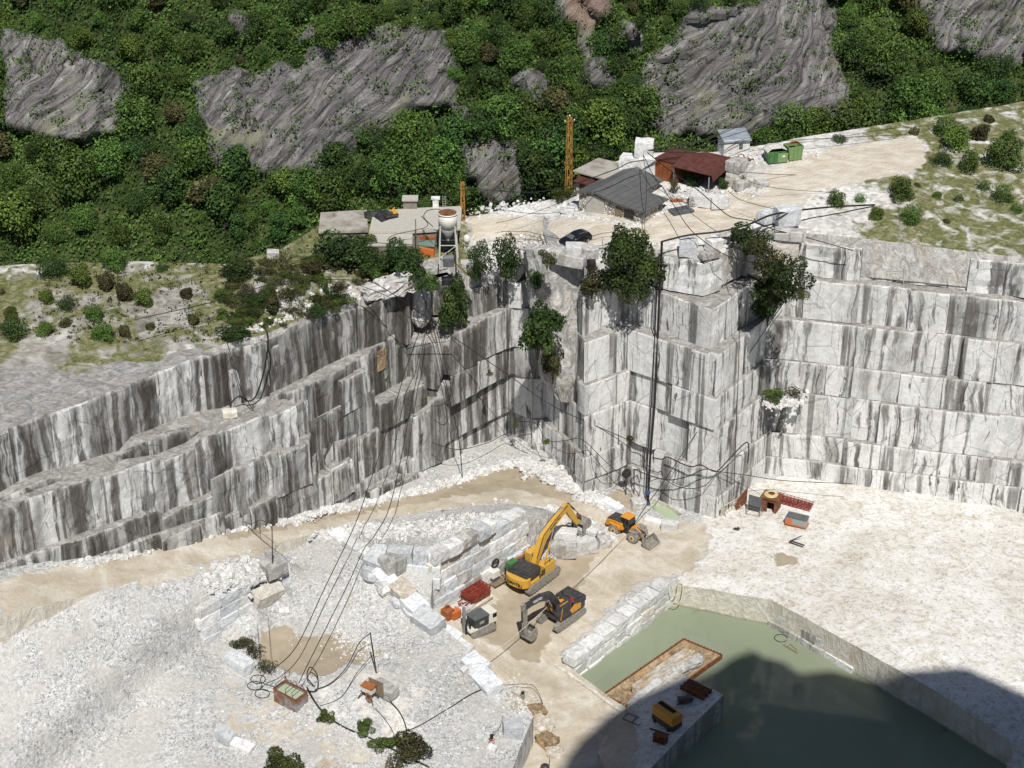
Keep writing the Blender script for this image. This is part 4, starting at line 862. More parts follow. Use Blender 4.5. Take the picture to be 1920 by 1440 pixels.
for i, (k, px, py, w_, h_, lb) in enumerate(((1, 640, 500, 104, 74, 'wide dark thicket under the left flat concrete roof'), (0, 700, 515, 90, 60, 'green bush in front of the thicket left of the small concrete hut'), (1, 752, 516, 96, 72, 'wide dark bush below the small concrete hut'), (0, 800, 540, 66, 44, 'green bush below the orange hopper'),
        (2, 588, 515, 50, 40, 'low olive bush at the left edge of the thicket'), (1, 452, 520, 66, 36, 'low dark bush at the far left end of the plateau'), (2, 513, 585, 40, 60, 'thin olive bush on the grey bank above the left wall'), (3, 560, 535, 36, 30, 'small yellow green bush on the grey bank'), (2, 600, 575, 48, 26, 'flat weedy bush near the edge of the left wall'),
        (4, 548, 560, 60, 40, 'straggly weed clump in the middle of the grey bank'), (4, 470, 560, 40, 30, 'straggly weed clump on the left part of the grey bank'), (4, 640, 545, 46, 24, 'straggly weed clump above the pale chipped edge'), (3, 690, 470, 60, 40, 'yellow green bush against the thicket beside the hut'),
        (1, 1397, 476, 78, 62, 'dark bush at the top of the right corner below the track'), (2, 1434, 520, 84, 92, 'brownish tangled bush beside the pale stacked blocks'), (1, 1478, 545, 84, 72, 'dark bush above the right wall streaks'), (3, 1494, 560, 44, 30, 'bright yellow green bush at the right wall top'),
        (4, 1393, 352, 24, 26, 'thin shrub beside the stacked grey blocks of the shed'), (1, 1353, 354, 22, 22, 'small dark shrub under the shed eave by the blocks'), (1, 1300, 348, 30, 28, 'small dark shrub in front of the open shed'), (4, 1262, 366, 30, 34, 'thin shrub on the white rubble beside the stone house'), (4, 1298, 388, 22, 22, 'thin shrub by the dark tank lid'), (3, 1056, 374, 50, 28, 'yellow green bush at the foot of the tall pylon'), (4, 1235, 398, 20, 18, 'weed at the corner of the stone house'))):
    g = GR(px, py); bush(k, g, w_, h_, lb)
sr = random.Random(31); cnt = 0
while cnt < 90:
    px, py = sr.uniform(425, 780), sr.uniform(480, 640)
    if py > 648 - (px - 420) * .33 or inpoly(px, py, [(590, 430), (880, 430), (880, 520), (640, 500)]) or py < 505 - (px - 420) * .2: continue
    cnt += 1; bush(sr.choice((2, 4, 4, 3, 3, 1)), GR(px, py), 14 + 44 * sr.random() ** 1.6, sr.uniform(8, 22), 'low scrub bush scattered over the grey bank above the left wall', 'bush', 'scrub on the grey bank')
bush(1, W(1440, 602, 24.8) + Vector((0, 0.2, 0)), 60, 88, 'hanging ivy in the inner corner of the right wall', 'ivy', name="ivy")
bush(0, W(1446, 566, 30.4) + Vector((0, -.5, 0)), 76, 78, 'upper mass of ivy in the inner corner of the right wall', 'ivy', name="ivy")
for k, px, py, z, w_, h_, lb in ((4, 965, 808, 7.8, 22, 30, 'tiny weed at the foot of the inner wall corner'), (3, 1183, 828, 7.8, 16, 16, 'tiny green tuft on the ledge right of the middle corner'), (3, 722, 713, 18.8, 18, 12, 'tiny tuft on the second ledge of the left wall'), (3, 1024, 834, 7.8, 14, 14, 'tiny tuft on the low rock step'), (3, 865, 806, 7.8, 18, 14, 'yellowish tuft on the low ledge of the left wall'), (3, 918, 706, 18.8, 14, 14, 'tuft on the ledge near the inner corner'), (3, 1452, 752, 14.2, 46, 30, 'weeds on the pale ledge of the right wall'), (4, 1482, 745, 14.2, 40, 26, 'scrubby weeds on the right end of the pale ledge'), (3, 766, 838, 7.8, 12, 10, 'tiny tuft on the lower ledge of the left wall')):
    bush(k, W(px, py, z) + Vector((0, .2, 0)), w_, h_, lb, 'weed', name="weed")
for k, px, py, w_, h_, lb in ((3, 528, 1450, 76, 60, 'bushy green shrub at the bottom edge of the gravel'), (2, 775, 1410, 92, 36, 'low olive shrub under the thick black cable'), (3, 720, 1398, 50, 24, 'low green shrub at the left of the olive one'), (3, 610, 1350, 36, 20, 'small green weed beside the cable below the water tank'), (3, 682, 1368, 44, 22, 'green weed below the rock shelf'), (4, 478, 1235, 46, 46, 'dry straggly bush beside the pale puddle'), (2, 450, 1212, 40, 20, 'low weed under the stacked marble blocks'), (4, 505, 1262, 46, 34, 'dry twigs behind the water tank'), (4, 740, 1440, 60, 40, 'straggly weeds at the bottom of the gravel slope'), (4, 440, 1248, 18, 24, 'weed against the single marble block')):
    bush(k, G(px, py), w_, h_, lb, 'bush')

# weeds and grass on the grey bank, uncountable
m = MB(); sr = random.Random(8)
for _ in range(2600):
    px, py = sr.uniform(60, 890), sr.uniform(425, 660); g = GR(px, py)
    if not inpoly(g.x, g.y, RIMP) or py > 645 - max(0, px - 420) * .34 or sr.random() > grass_r(g.x, g.y) + .1: continue
    q0 = sr.uniform(.12, .38); leaves(m, sr.randint(0, 9999), [(g.x, g.y, g.z + q0 * .4, q0 * 1.3, q0)], sr.randint(6, 14), .11)
o = m.build("bank_weeds", M['leaf4']); o['kind'] = 'stuff'
# ------------------------------------------------------------------ machines (x forward, z up)
def tracks(root, L, gauge, w, h, col='dust', shoes=26):
    for s in (-1, 1):
        y = s * gauge / 2; r = h / 2
        def path(a, q=0):                       # stadium outline
            st = L - h; per = 2 * st + 2 * math.pi * r; d = a * per
            if d < st: return (-st / 2 + d, 0 - q)
            d -= st
            if d < math.pi * r: t = -math.pi / 2 + d / r; return (st / 2 + (r + q) * math.cos(t), r + (r + q) * math.sin(t))
            d -= math.pi * r
            if d < st: return (st / 2 - d, 2 * r + q)
            d -= st; t = math.pi / 2 + d / r; return (-st / 2 + (r + q) * math.cos(t), r + (r + q) * math.sin(t))
        m = MB(); m.prism([path(i / 40) for i in range(40)], y - w / 2, y + w / 2, 0, 'y')
        for i in range(shoes * 2):
            if i % 2: continue
            a, b = path(i / (shoes * 2), .05), path((i + 1.2) / (shoes * 2) % 1, .05); m.bar((a[0], y, a[1]), (b[0], y, b[1]), w, 0, .09)
        t = m.build("track", M[col], root)
        k = MB(); k.box((0, y + s * (w / 2 + .01), h * .5), (L - h, .06, h * .42))
        for i in range(6): k.cyl((-(L - h) / 2 + (L - h) * i / 5, y + s * (w / 2 + .02), h * (.5 if i in (0, 5) else .34)), h * (.36 if i in (0, 5) else .2), .1, 0, 14, 'y')
        k.build("roller_frame", M['tyre'], t)
def beam(m, pts, ws, th, mi=0):               # boom: outline of centre line points with half heights, in the xz plane
    up = []; dn = []
    for i, p in enumerate(pts):
        a = Vector(pts[max(0, i - 1)]); b = Vector(pts[min(len(pts) - 1, i + 1)]); d = (b - a).normalized(); n = Vector((-d.y, d.x))
        up.append(tuple(Vector(p) + n * ws[i])); dn.append(tuple(Vector(p) - n * ws[i]))
    m.prism(up + dn[::-1], -th / 2, th / 2, mi, 'y')
def cylinder_rod(root, a, b, y, name="hydraulic_cylinder", body='dgrey'):
    m = MB(); a = Vector((a[0], y, a[1])); b = Vector((b[0], y, b[1])); c = a.lerp(b, .6); m.tube([a, c], .13, 0, 8); m.tube([c, b], .07, 1, 8); return m.build(name, [M[body], M['steel']], root)
def bucket_mesh(w, k=1.0):
    m = MB(); pr = [(0, 0), (.75, .35), (1.35, .1), (1.55, -.5), (1.25, -1.15), (.55, -1.4), (-.1, -1.35)]
    pr = [(a * k, b * k) for a, b in pr]; n = len(pr); th = .08
    for s in (-1, 1): m.prism([(a, b) for a, b in pr], s * w / 2 - th / 2, s * w / 2 + th / 2, 0, 'y')
    for (a, b) in zip(pr[1:-1], pr[2:]): m.bar((a[0], 0, a[1]), (b[0], 0, b[1]), w, 0, th)
    m.bar((pr[0][0], 0, pr[0][1]), (pr[1][0], 0, pr[1][1]), w, 0, th)
    for i in range(5): y = -w / 2 + w * (i + .5) / 5; m.hexa([(-.05 * k, y - .1, -1.42 * k), (-.05 * k, y + .1, -1.42 * k), (-.05 * k, y + .1, -1.28 * k), (-.05 * k, y - .1, -1.28 * k)], [(-.42 * k, y - .04, -1.38 * k), (-.42 * k, y + .04, -1.38 * k), (-.42 * k, y + .04, -1.32 * k), (-.42 * k, y - .04, -1.32 * k)])
    return m
def rails(m, pts, h, r=.03):
    for p in pts: m.tube([p, (p[0], p[1], p[2] + h)], r, 0, 5)
    for q in (h, h * .5): m.tube([(p[0], p[1], p[2] + q) for p in pts], r, 0, 5)

# large yellow excavator, reaching away over the block pile
K = empty("excavator", (2.8, 184.8, LOW(2.8, 184.8)), R(52), 'large yellow tracked excavator with raised boom beside the block retaining wall', 'excavator')
tracks(K, 6.6, 2.95, .72, 1.15)
m = MB(); m.box((0, 0, .75), (3.0, 2.4, .5)); m.cyl((0, 0, 1.1), 1.0, .35, 0, 20); m.build("undercarriage", M['dust'], K)
m = MB(); m.prism([(-3.4, -1.7), (-3.1, 1.7), (2.3, 1.7), (2.3, .5), (2.3, -1.7)], 1.25, 1.55); m.build("platform", M['yel'], K, bevel=.03)
m = MB(); o_ = [(-4.0, -1.35), (-4.25, -.7), (-4.3, 0), (-4.25, .7), (-4.0, 1.35), (-3.5, 1.78), (-2.9, 1.78), (-2.9, -1.78), (-3.5, -1.78)]; m.prism(o_[::-1], 1.2, 2.55); m.build("counterweight", M['yel'], K, bevel=.12)
text("lettering", "KOMATSU", .62, M['ledk'], K, (-4.325, 0, 1.78), (R(90), 0, R(-90)))
m = MB(); m.box((-1.9, .1, 2.45), (2.6, 3.3, 1.1)); m.box((-2.0, .1, 3.02), (1.9, 2.6, .1)); m.build("engine_cover", M['dgrey'], K, bevel=.1)
m = MB(); m.box((-3.2, 0, 2.62), (.7, 3.2, .5)); [m.box((-3.3, -1.3 + i * .29, 2.62), (.62, .12, .54)) for i in range(10)]; m.build("grille", M['dgrey'], K, bevel=.03)
m = MB(); m.box((-2.4, 1.72, 2.75), (1.5, .85, 1.15)); m.box((-2.4, 1.72, 3.35), (1.56, .92, .08)); m.build("green_tank", M['green'], K, bevel=.04)
m = MB(); m.box((1.1, -1.25, 2.1), (2.3, .95, 1.1)); m.box((1.15, -1.26, 2.67), (1.5, .6, .06)); m.build("side_box", M['yel'], K, bevel=.05)
m = MB(); m.box((-.3, -1.76, 2.05), (.7, .06, .8)); m.box((-.95, -1.77, 1.85), (.35, .05, .5)); m.build("vent_panel", M['dgrey'], K)
m = MB(); rails(m, [(2.1, -.8, 2.65), (2.1, -1.65, 2.65), (1.2, -1.65, 2.65), (.2, -1.65, 2.65)], .9); m.build("handrail", M['dgrey'], K)
m = MB(); m.prism([(.3, 1.5), (2.55, 1.5), (2.75, 2.3), (2.2, 3.5), (.3, 3.5)], .75, 1.75, 0, 'y'); cb = m.build("cab", M['yel'], K, bevel=.07)
m = MB(); m.prism([(.6, 2.15), (2.4, 2.15), (2.6, 2.4), (2.15, 3.3), (.6, 3.3)], .735, 1.765, 0, 'y'); m.hexa([(2.76, .85, 2.32), (2.76, 1.65, 2.32), (2.7, 1.65, 2.3), (2.7, .85, 2.3)], [(2.27, .85, 3.42), (2.27, 1.65, 3.42), (2.2, 1.65, 3.42), (2.2, .85, 3.42)]); m.build("window", M['glass'], cb)
m = MB(); beam(m, [(0.1, 2.35), (.9, 3.9), (1.75, 5.35), (3.6, 6.45), (5.6, 7.25), (6.95, 7.55)], [.42, .55, .68, .52, .42, .34], .62); bo = m.build("boom", M['yel'], K, bevel=.05)
text("lettering", "KOMATSU", .5, M['ledk'], bo, (4.1, -.318, 6.62), (R(90), R(-25), 0))
m = MB(); [m.tube([(.3, s * .33, 3.2), (1.6, s * .35, 6.1), (4, s * .33, 7.2), (6.7, s * .33, 8.0)], .045, 0, 5) for s in (-1, 1)]; m.build("hydraulic_hose", M['hose'], bo)
for s in (-1, 1): cylinder_rod(K, (1.7, 2.1), (3.5, 6.2), s * .5, body='yel')
m = MB(); beam(m, [(6.2, 8.15), (6.95, 7.5), (8.0, 5.8), (9.35, 3.85)], [.25, .5, .42, .24], .5); m.build("stick", M['yel'], K, bevel=.04)
cylinder_rod(K, (3.6, 7.05), (6.3, 8.1), 0, body='yel'); cylinder_rod(K, (7.2, 8.0), (9.6, 5.3), 0)
m = MB(); m.bar((9.6, -.2, 5.2), (9.9, -.2, 4.2), .16); m.bar((9.6, .2, 5.2), (9.9, .2, 4.2), .16); m.bar((8.9, 0, 4.6), (9.6, 0, 5.2), .2); m.build("bucket_link", M['rust'], K)
b = bucket_mesh(1.9, 1.15).build("bucket", M['dust'], K, bevel=.02); b.location = (9.4, 0, 3.85); b.rotation_euler = (0, R(-8), 0)
# a heap of rusty frames and hoses lies against the wall behind its cab
# dark excavator
V = empty("excavator", (6.2, 177.8, LOW(6.2, 177.8)), R(228), 'smaller dark grey excavator with amber panels parked with its arm lowered', 'excavator')
tracks(V, 5.6, 2.75, .65, 1.0)
m = MB(); m.box((0, 0, .65), (2.6, 2.2, .45)); m.cyl((0, 0, 1.0), .9, .3, 0, 20); m.build("undercarriage", M['dust'], V)
m = MB(); m.prism([(-2.6, -1.55), (-2.4, 1.55), (1.9, 1.55), (1.9, -1.55)], 1.12, 1.35); m.build("platform", M['dgrey'], V, bevel=.03)
m = MB(); m.prism([(-3.1, -1.1), (-3.25, 0), (-3.1, 1.1), (-2.7, 1.55), (-1.9, 1.55), (-1.9, -1.55), (-2.7, -1.55)][::-1], 1.15, 2.2); m.build("counterweight", M['dgrey'], V, bevel=.12)
m = MB(); m.box((-1.75, 0, 2.35), (2.4, 3.0, .75)); m.box((-1.9, .3, 2.78), (1.7, 2.0, .12)); m.cyl((-1.2, -.9, 2.95), .1, .5, 0, 10); [m.cyl((-2.5 + .7 * i, -.5 + .9 * (i % 2), 2.8), .12, .12, 0, 10) for i in range(3)]; m.build("engine_cover", M['dgrey'], V, bevel=.14)
m = MB(); m.box((.5, -1.1, 1.85), (2.0, .85, .95)); m.box((-.35, .05, 2.25), (.9, 1.1, .5)); m.build("side_box", M['ora'], V, bevel=.05)
m = MB(); m.prism([(-1.9, 1.45), (-.2, 1.35), (.2, 2.0), (-.7, 2.5), (-1.9, 2.15)], 1.5, 1.58, 0, 'y'); m.build("side_panel", M['ora'], V, bevel=.02)
m = MB(); rails(m, [(.3, -1.4, 2.35), (1.3, -1.4, 2.35), (1.4, -.75, 2.35)], .85); m.build("handrail", M['red'], V)
m = MB(); rails(m, [(-.55, .9, 2.75), (-.55, 1.4, 2.75), (-.15, 1.4, 2.6)], .8); m.build("handrail", M['red'], V)
m = MB(); m.prism([(-.15, 1.3), (1.8, 1.3), (2.0, 2.0), (1.6, 3.05), (-.15, 3.05)], .45, 1.5, 0, 'y'); cb = m.build("cab", M['dgrey'], V, bevel=.06)
m = MB(); m.prism([(.1, 1.95), (1.7, 1.95), (1.85, 2.15), (1.5, 2.9), (.1, 2.9)], .435, 1.515, 0, 'y'); m.build("window", M['glass'], cb)
m = MB(); m.box((.75, 1.0, 3.08), (1.5, .12, .05)); m.bar((1.95, 1.52, 1.4), (1.62, 1.52, 3.0), .07); m.build("cab_trim", M['ora'], cb)
m = MB(); beam(m, [(.6, 2.0), (1.4, 3.5), (2.5, 4.75), (4.3, 5.35), (5.9, 5.4), (6.95, 5.3)], [.34, .46, .56, .44, .36, .3], .55); bo = m.build("boom", M['dgrey'], V, bevel=.05)
text("lettering", "VOLVO", .5, M['lett'], bo, (4.9, .283, 5.42), (R(90), R(4), R(180)))
for s in (-1, 1): cylinder_rod(V, (1.6, 1.5), (3.0, 4.5), s * .42)
m = MB(); beam(m, [(7.35, 6.0), (7.05, 5.3), (7.0, 3.4), (6.85, 1.35)], [.2, .42, .34, .2], .42); m.build("stick", M['dust'], V, bevel=.04)
cylinder_rod(V, (4.2, 5.85), (7.3, 6.0), 0); cylinder_rod(V, (7.45, 4.9), (7.35, 2.4), 0)
m = MB(); m.bar((7.3, 0, 2.4), (6.6, 0, 1.2), .18); m.bar((6.85, 0, 1.4), (6.3, 0, 1.0), .3); m.build("bucket_link", M['dust'], V)
b = bucket_mesh(1.5, .95).build("bucket", M['dust'], V, bevel=.02); b.location = (6.85, 0, 1.5); b.rotation_euler = (0, R(112), 0)

# wheel loader
Lr = empty("wheel_loader", (15.55, 195.35, LOW(15.55, 195.35) + .02), R(-40), 'amber and black wheel loader with dusty tyres and a low front bucket', 'wheel loader'); Lr.scale = (.88, .88, .88)
for (x, y) in ((-1.75, 1.15), (-1.75, -1.15), (1.75, 1.15), (1.75, -1.15)):
    m = MB(); m.tube([(x, y - .36, .88), (x, y - .3, .88), (x, y + .3, .88), (x, y + .36, .88)], [.72, .88, .88, .72], 0, 26)
    for i in range(22): a = i * 6.283 / 22; m.box((x + math.cos(a) * .88, y, .88 + math.sin(a) * .88), (.07, .66, .13), 0, (0, -a, 0))
    w_ = m.build("wheel", M['tyre'], Lr)
    k = MB(); s = 1 if y > 0 else -1; k.cyl((x, y + s * .34, .88), .46, .1, 0, 20, 'y'); k.cyl((x, y + s * .4, .88), .2, .12, 1, 14, 'y'); k.build("rim", [M['ropey'], M['rust']], w_)
m = MB(); m.prism([(-3.5, 1.0), (-3.6, 1.6), (-3.3, 2.2), (-2.0, 2.35), (-.5, 2.3), (-.3, 1.2), (-.9, .95), (-1.0, 1.5), (-1.75, 2.0), (-2.5, 1.5), (-2.65, 1.0)], -1.05, 1.05, 0, 'y'); m.build("rear_body", M['ora'], Lr, bevel=.08)
m = MB(); m.prism([(-3.45, 2.1), (-3.2, 2.42), (-1.6, 2.62), (-.7, 2.5), (-.7, 2.25)], -.98, .98, 0, 'y'); m.build("engine_hood", M['dgrey'], Lr, bevel=.08)
m = MB(); m.box((-3.35, 0, .95), (.7, 1.9, .5)); m.build("counterweight", M['dgrey'], Lr, bevel=.1)
for s in (-1, 1): m = MB(); m.box((-1.75, s * 1.15, 1.85), (1.7, .7, .08)); m.box((-.8, s * 1.15, 1.55), (.4, .7, .5)); m.build("fender", M['ora'], Lr, bevel=.04)
m = MB(); m.prism([(-.75, 1.7), (.65, 1.7), (.8, 2.5), (.55, 3.35), (-.75, 3.35)], -.8, .8, 0, 'y'); cb = m.build("cab", M['glass'], Lr, bevel=.05)
m = MB(); m.box((-.1, 0, 3.42), (1.65, 1.75, .16)); m.box((-.1, 0, 3.52), (1.2, 1.3, .1)); m.build("roof", M['ora'], cb, bevel=.06)
m = MB(); [m.bar((x, s * .8, 1.7), (x2, s * .8, 3.35), .09) for s in (-1, 1) for x, x2 in ((-.75, -.75), (.66, .55), (0, 0))]; m.build("cab_frame", M['dgrey'], cb)
m = MB(); m.cyl((-1.0, .5, 2.9), .07, .7, 0, 8); m.build("exhaust", M['dgrey'], Lr)
m = MB(); m.prism([(.5, .7), (2.6, .6), (2.4, 1.5), (1.6, 2.15), (.9, 2.05), (.5, 1.2)], -.5, .5, 0, 'y'); m.build("front_frame", M['ora'], Lr, bevel=.05)
for s in (-1, 1): m = MB(); m.box((1.75, s * 1.15, 1.86), (1.4, .7, .07)); m.build("fender", M['dust'], Lr, bevel=.03)
m = MB()
for s in (-1, 1): beam(m, [(1.5, 2.05), (2.6, 1.6), (3.7, .55)], [.18, .26, .18], .16); m.v[-12:] = [(v[0], v[1] + s * .55, v[2]) for v in m.v[-12:]]
m.box((2.9, 0, 1.25), (.25, 1.0, .25)); m.bar((1.6, 0, 2.1), (3.0, 0, 2.0), .22); m.bar((3.0, 0, 2.0), (3.75, 0, 1.05), .16); m.build("lift_arm", M['dust'], Lr, bevel=.02)
m = MB(); pr = [(3.75, 1.35), (3.55, .75), (3.75, .2), (4.2, .06), (5.1, .1)]
for a, b in zip(pr[:-1], pr[1:]): m.bar((a[0], 0, a[1]), (b[0], 0, b[1]), 2.75, 0, .07)
for s in (-1, 1): m.prism([(3.78, 1.35), (3.58, .75), (3.78, .22), (4.2, .1), (5.0, .14), (4.3, 1.0)], s * 1.36 - .04, s * 1.36 + .04, 0, 'y')
m.build("bucket", M['dust'], Lr, bevel=.015)

# crawler drill rig
D = empty("drill_rig", (-4.05, 174.0, LOW(-4, 174)), R(38), 'white crawler drill rig with dark roof panel and upright mast', 'drill rig')
tracks(D, 3.6, 1.9, .42, .75)
m = MB(); m.box((0, 0, .85), (3.6, 1.5, .35)); m.box((-1.5, -.2, 1.05), (1.2, 1.6, .3)); m.build("chassis", M['cream'], D, bevel=.04)
m = MB(); m.box((-.2, 0, 1.75), (2.1, 1.75, 1.35)); m.build("engine_housing", M['dgrey'], D, bevel=.05)
m = MB(); m.box((-.2, 0, 2.47), (2.3, 1.95, .08)); m.build("roof_panel", M['gpanel'], D, bevel=.02)
m = MB(); m.box((-.2, -.885, 1.75), (.7, .03, .4)); m.build("side_label", M['steel'], D)
m = MB(); m.box((1.55, 0, 1.75), (1.2, 1.8, 1.55)); cb = m.build("cab", M['cream'], D, bevel=.08)
m = MB(); m.box((1.75, -.9, 2.0), (.6, .03, .6)); m.box((2.155, 0, 2.0), (.03, 1.3, .7)); m.build("window", M['glass'], cb)
m = MB(); m.box((-2.15, .15, 2.1), (.28, .34, 4.4)); m.box((-2.32, .15, 2.1), (.06, .1, 4.3)); m.bar((-1.5, .15, 1.3), (-2.1, .15, 2.6), .14); m.box((-2.15, .15, 3.2), (.4, .42, .5)); m.build("mast", M['steel'], D, bevel=.02)
m = MB(); m.tube([(-2.1, -.3, 2.0 + .0), (-2.05, -.3, 2.5), (-1.9, -.35, 2.75), (-1.7, -.4, 2.5), (-1.65, -.4, 1.0), (-1.7, -.4, .8)], .13, 0, 8); m.tube([(-2.2, -.35, 2.1), (-2.2, -.35, .7)], .13, 0, 8); m.build("hose_loop", M['blk_r'], D)

# black car on the plateau
g = GR(1079, 457); C = empty("parked_car", (g.x, g.y, g.z + .03), R(217), 'black hatchback car parked on the plateau above the cliff', 'car')
prof = [(-2.15, .35), (-2.2, .75), (-2.05, 1.0), (-1.75, 1.42), (-1.1, 1.58), (-.1, 1.56), (.55, 1.38), (1.15, 1.0), (1.85, .88), (2.15, .68), (2.2, .38), (2.1, .25), (-2.05, .25)]
m = MB(); hw = []
n_ = len(prof)
for (x, z) in prof: hw.append(.62 if z > 1.3 else (.76 if z > 1.1 else .88))
m.v = [(x, -h_, z) for (x, z), h_ in zip(prof, hw)] + [(x, h_, z) for (x, z), h_ in zip(prof, hw)]
m.f = [tuple(range(n_)), tuple(range(n_, 2 * n_))[::-1]] + [(i, n_ + i, n_ + (i + 1) % n_, (i + 1) % n_) for i in range(n_)]; m.mi = [0] * len(m.f)
cbdy = m.build("body", M['carpaint'], C, bevel=.06)
for s in (-1, 1):
    m = MB(); m.add([(-1.6, s * .785, 1.02), (1.0, s * .785, 1.02), (.5, s * .66, 1.37), (-.1, s * .645, 1.47), (-1.1, s * .645, 1.48), (-1.6, s * .70, 1.36)], [(0, 1, 2, 3, 4, 5)]); m.build("side_window", M['glass'], C)
    m = MB(); m.tube([(-1.6, s * .66, 1.44), (-.9, s * .64, 1.53), (0, s * .64, 1.52)], .025, 0, 6); m.build("roof_rail", M['steel'], C)
    m = MB(); m.box((.75, s * .95, 1.05), (.18, .2, .14)); m.build("mirror", M['steel'], C, bevel=.04)
    m = MB(); m.box((2.1, s * .6, .72), (.22, .4, .12)); m.build("headlight", M['glass'], C, bevel=.03)
m = MB(); m.add([(.6, -.6, 1.40), (.6, .6, 1.40), (1.12, .74, 1.04), (1.12, -.74, 1.04)], [(0, 1, 2, 3)]); m.build("windscreen", M['gpanel'], C)
for x in (-1.35, 1.35):
    for s in (-1, 1):
        m = MB(); m.cyl((x, s * .84, .33), .33, .22, 0, 20, 'y'); w_ = m.build("wheel", M['blk_r'], C); k = MB(); k.cyl((x, s * .955, .33), .21, .03, 0, 16, 'y'); k.build("rim", M['steel'], w_)
# ------------------------------------------------------------------ marble blocks, each one a thing
def rock_mesh(m, size, seed, n=3, amp=.06, cut=.10):
    r2 = random.Random(seed); sx, sy, sz = size; V = {}; b0 = len(m.v)
    def P(i, j, k):
        key = (i, j, k)
        if key not in V:
            x, y, z = (i / n - .5) * sx, (j / n - .5) * sy, (k / n - .5) * sz
            e = (i in (0, n)) + (j in (0, n)) + (k in (0, n)); f = 1 - (cut * .5 * max(0, e - 1) * r2.uniform(.3, 1.4))
            a = amp * min(size); V[key] = len(m.v)
            m.v.append((x * (f if i in (0, n) else 1) + r2.uniform(-a, a), y * (f if j in (0, n) else 1) + r2.uniform(-a, a), z * (f if k in (0, n) else 1) + r2.uniform(-a, a)))
        return V[key]
    for a in range(n):
        for b in range(n):
            for q in ((P(a, b, 0), P(a, b + 1, 0), P(a + 1, b + 1, 0), P(a + 1, b, 0)), (P(a, b, n), P(a + 1, b, n), P(a + 1, b + 1, n), P(a, b + 1, n)), (P(a, 0, b), P(a + 1, 0, b), P(a + 1, 0, b + 1), P(a, 0, b + 1)), (P(a, n, b), P(a, n, b + 1), P(a + 1, n, b + 1), P(a + 1, n, b)), (P(0, a, b), P(0, a, b + 1), P(0, a + 1, b + 1), P(0, a + 1, b)), (P(n, a, b), P(n, a + 1, b), P(n, a + 1, b + 1), P(n, a, b + 1))):
                m.f.append(q); m.mi.append(0)
    return m
BS = [0]
def block(c, size, rz, label, mat='blk', tilt=(0, 0), group=None, amp=.028, cut=.045, name="marble_block", n=3):
    BS[0] += 1; o = rock_mesh(MB(), size, BS[0] * 7 + 3, n, amp, cut).build(name, M[mat], bevel=.025)
    o.location = c; o.rotation_euler = (tilt[0], tilt[1], rz); tag(o, label, 'block', group); return o
ORD = ['bottom', 'second', 'third', 'fourth', 'top']
r3 = random.Random(19)
def course_wall(a, b, courses, h, depth, batter, mats, what, lens=(1.8, 3.3), z0=0.0, top_gap=0.0, group=None, zslope=(0, 0)):
    a = Vector(a); b = Vector(b); d = (b - a); L = d.length; d.normalize(); nb = Vector((-d.y, d.x)); rz = math.atan2(d.y, d.x); z = z0
    for k in range(courses):
        s = r3.uniform(-.6, 0)
        while s < L - .5:
            ln = r3.uniform(*lens); hh = h * r3.uniform(.94, 1.0); ln = min(ln, L - s + .6)
            if k == courses - 1 and r3.random() < top_gap: s += ln; continue
            c = a + d * (s + ln / 2) + nb * (depth / 2 + batter * k + r3.uniform(-.14, .14)); zz = zslope[0] + (zslope[1] - zslope[0]) * max(0, min(1, s / L))
            lab = what % ORD[4 if k == courses - 1 else k]
            block((c.x, c.y, z + zz + hh / 2), (ln - .05, depth, hh), rz + r3.uniform(-.05, .05), lab, r3.choices(*mats)[0], (r3.uniform(-.04, .04), r3.uniform(-.05, .05)), (group or 'blocks of ') + ' ' + ORD[4 if k == courses - 1 else k] + ' course', .03)
            s += ln
        z += h * .985
course_wall((-9.2, 175.9), (2.3, 188.0), 5, 1.66, 1.8, .24, (('blk', 'blkb', 'blkg', 'blkw'), (4, 5, 2, 1)), 'marble block in the %s course of the tall retaining wall behind the excavators', z0=-.25, group='retaining wall')
course_wall((-8.9, 176.6), (-2.2, 183.6), 1, 1.55, 1.9, .24, (('blk', 'blkb', 'blkg'), (3, 4, 3)), 'raised marble block in the extra %s course crowning the left half of the wall', z0=7.95, group='retaining wall crown')
course_wall((-17.4, 176.9), (-9.4, 176.2), 3, 1.6, 1.9, .3, (('blk', 'blkb'), (2, 4)), 'bluish marble block in the %s course of the short wall above the ramp bend', z0=4.6, group='short wall at the bend')
course_wall(W(1083, 1272, POOLZ)[:2], W(1259, 1139, POOLZ)[:2], 3, 1.33, 2.0, .1, (('blk', 'blkw'), (5, 1)), 'white marble block in the %s course of the wall along the pool', lens=(2.1, 3.2), z0=-3.7, group='pool wall', zslope=(-.35, .75))
course_wall(W(1442, 1174, POOLZ)[:2], W(1600, 1264, POOLZ)[:2], 3, 1.35, 1.6, .25, (('blk', 'blkg'), (3, 2)), 'marble block in the %s course of the right pool bank', lens=(1.8, 2.8), z0=-3.4, top_gap=.2, group='right pool bank')
course_wall(W(385, 1212, 5.2)[:2], W(472, 1165, 5.0)[:2], 4, 1.35, 1.7, .15, (('blkb', 'blk'), (3, 2)), 'bluish marble block in the %s course at the left end of the gravel terrace', lens=(2.6, 3.6), z0=4.8, group='left terrace blocks')
course_wall(W(466, 1150, 5.6)[:2], W(545, 1112, 5.6)[:2], 3, 1.5, 1.6, .3, (('blk', 'blkb'), (2, 2)), 'pale marble block in the %s course under the two thin poles', lens=(2.4, 3.2), z0=4.9, group='blocks under the poles')
def bG(px, py, size, rz, label, mat='blk', tilt=(0, 0), dz=0.0, f=None, **k):
    g = (f or G)(px, py); return block((g.x, g.y, g.z + size[2] / 2 + dz), size, R(rz), label, mat, tilt, **k)
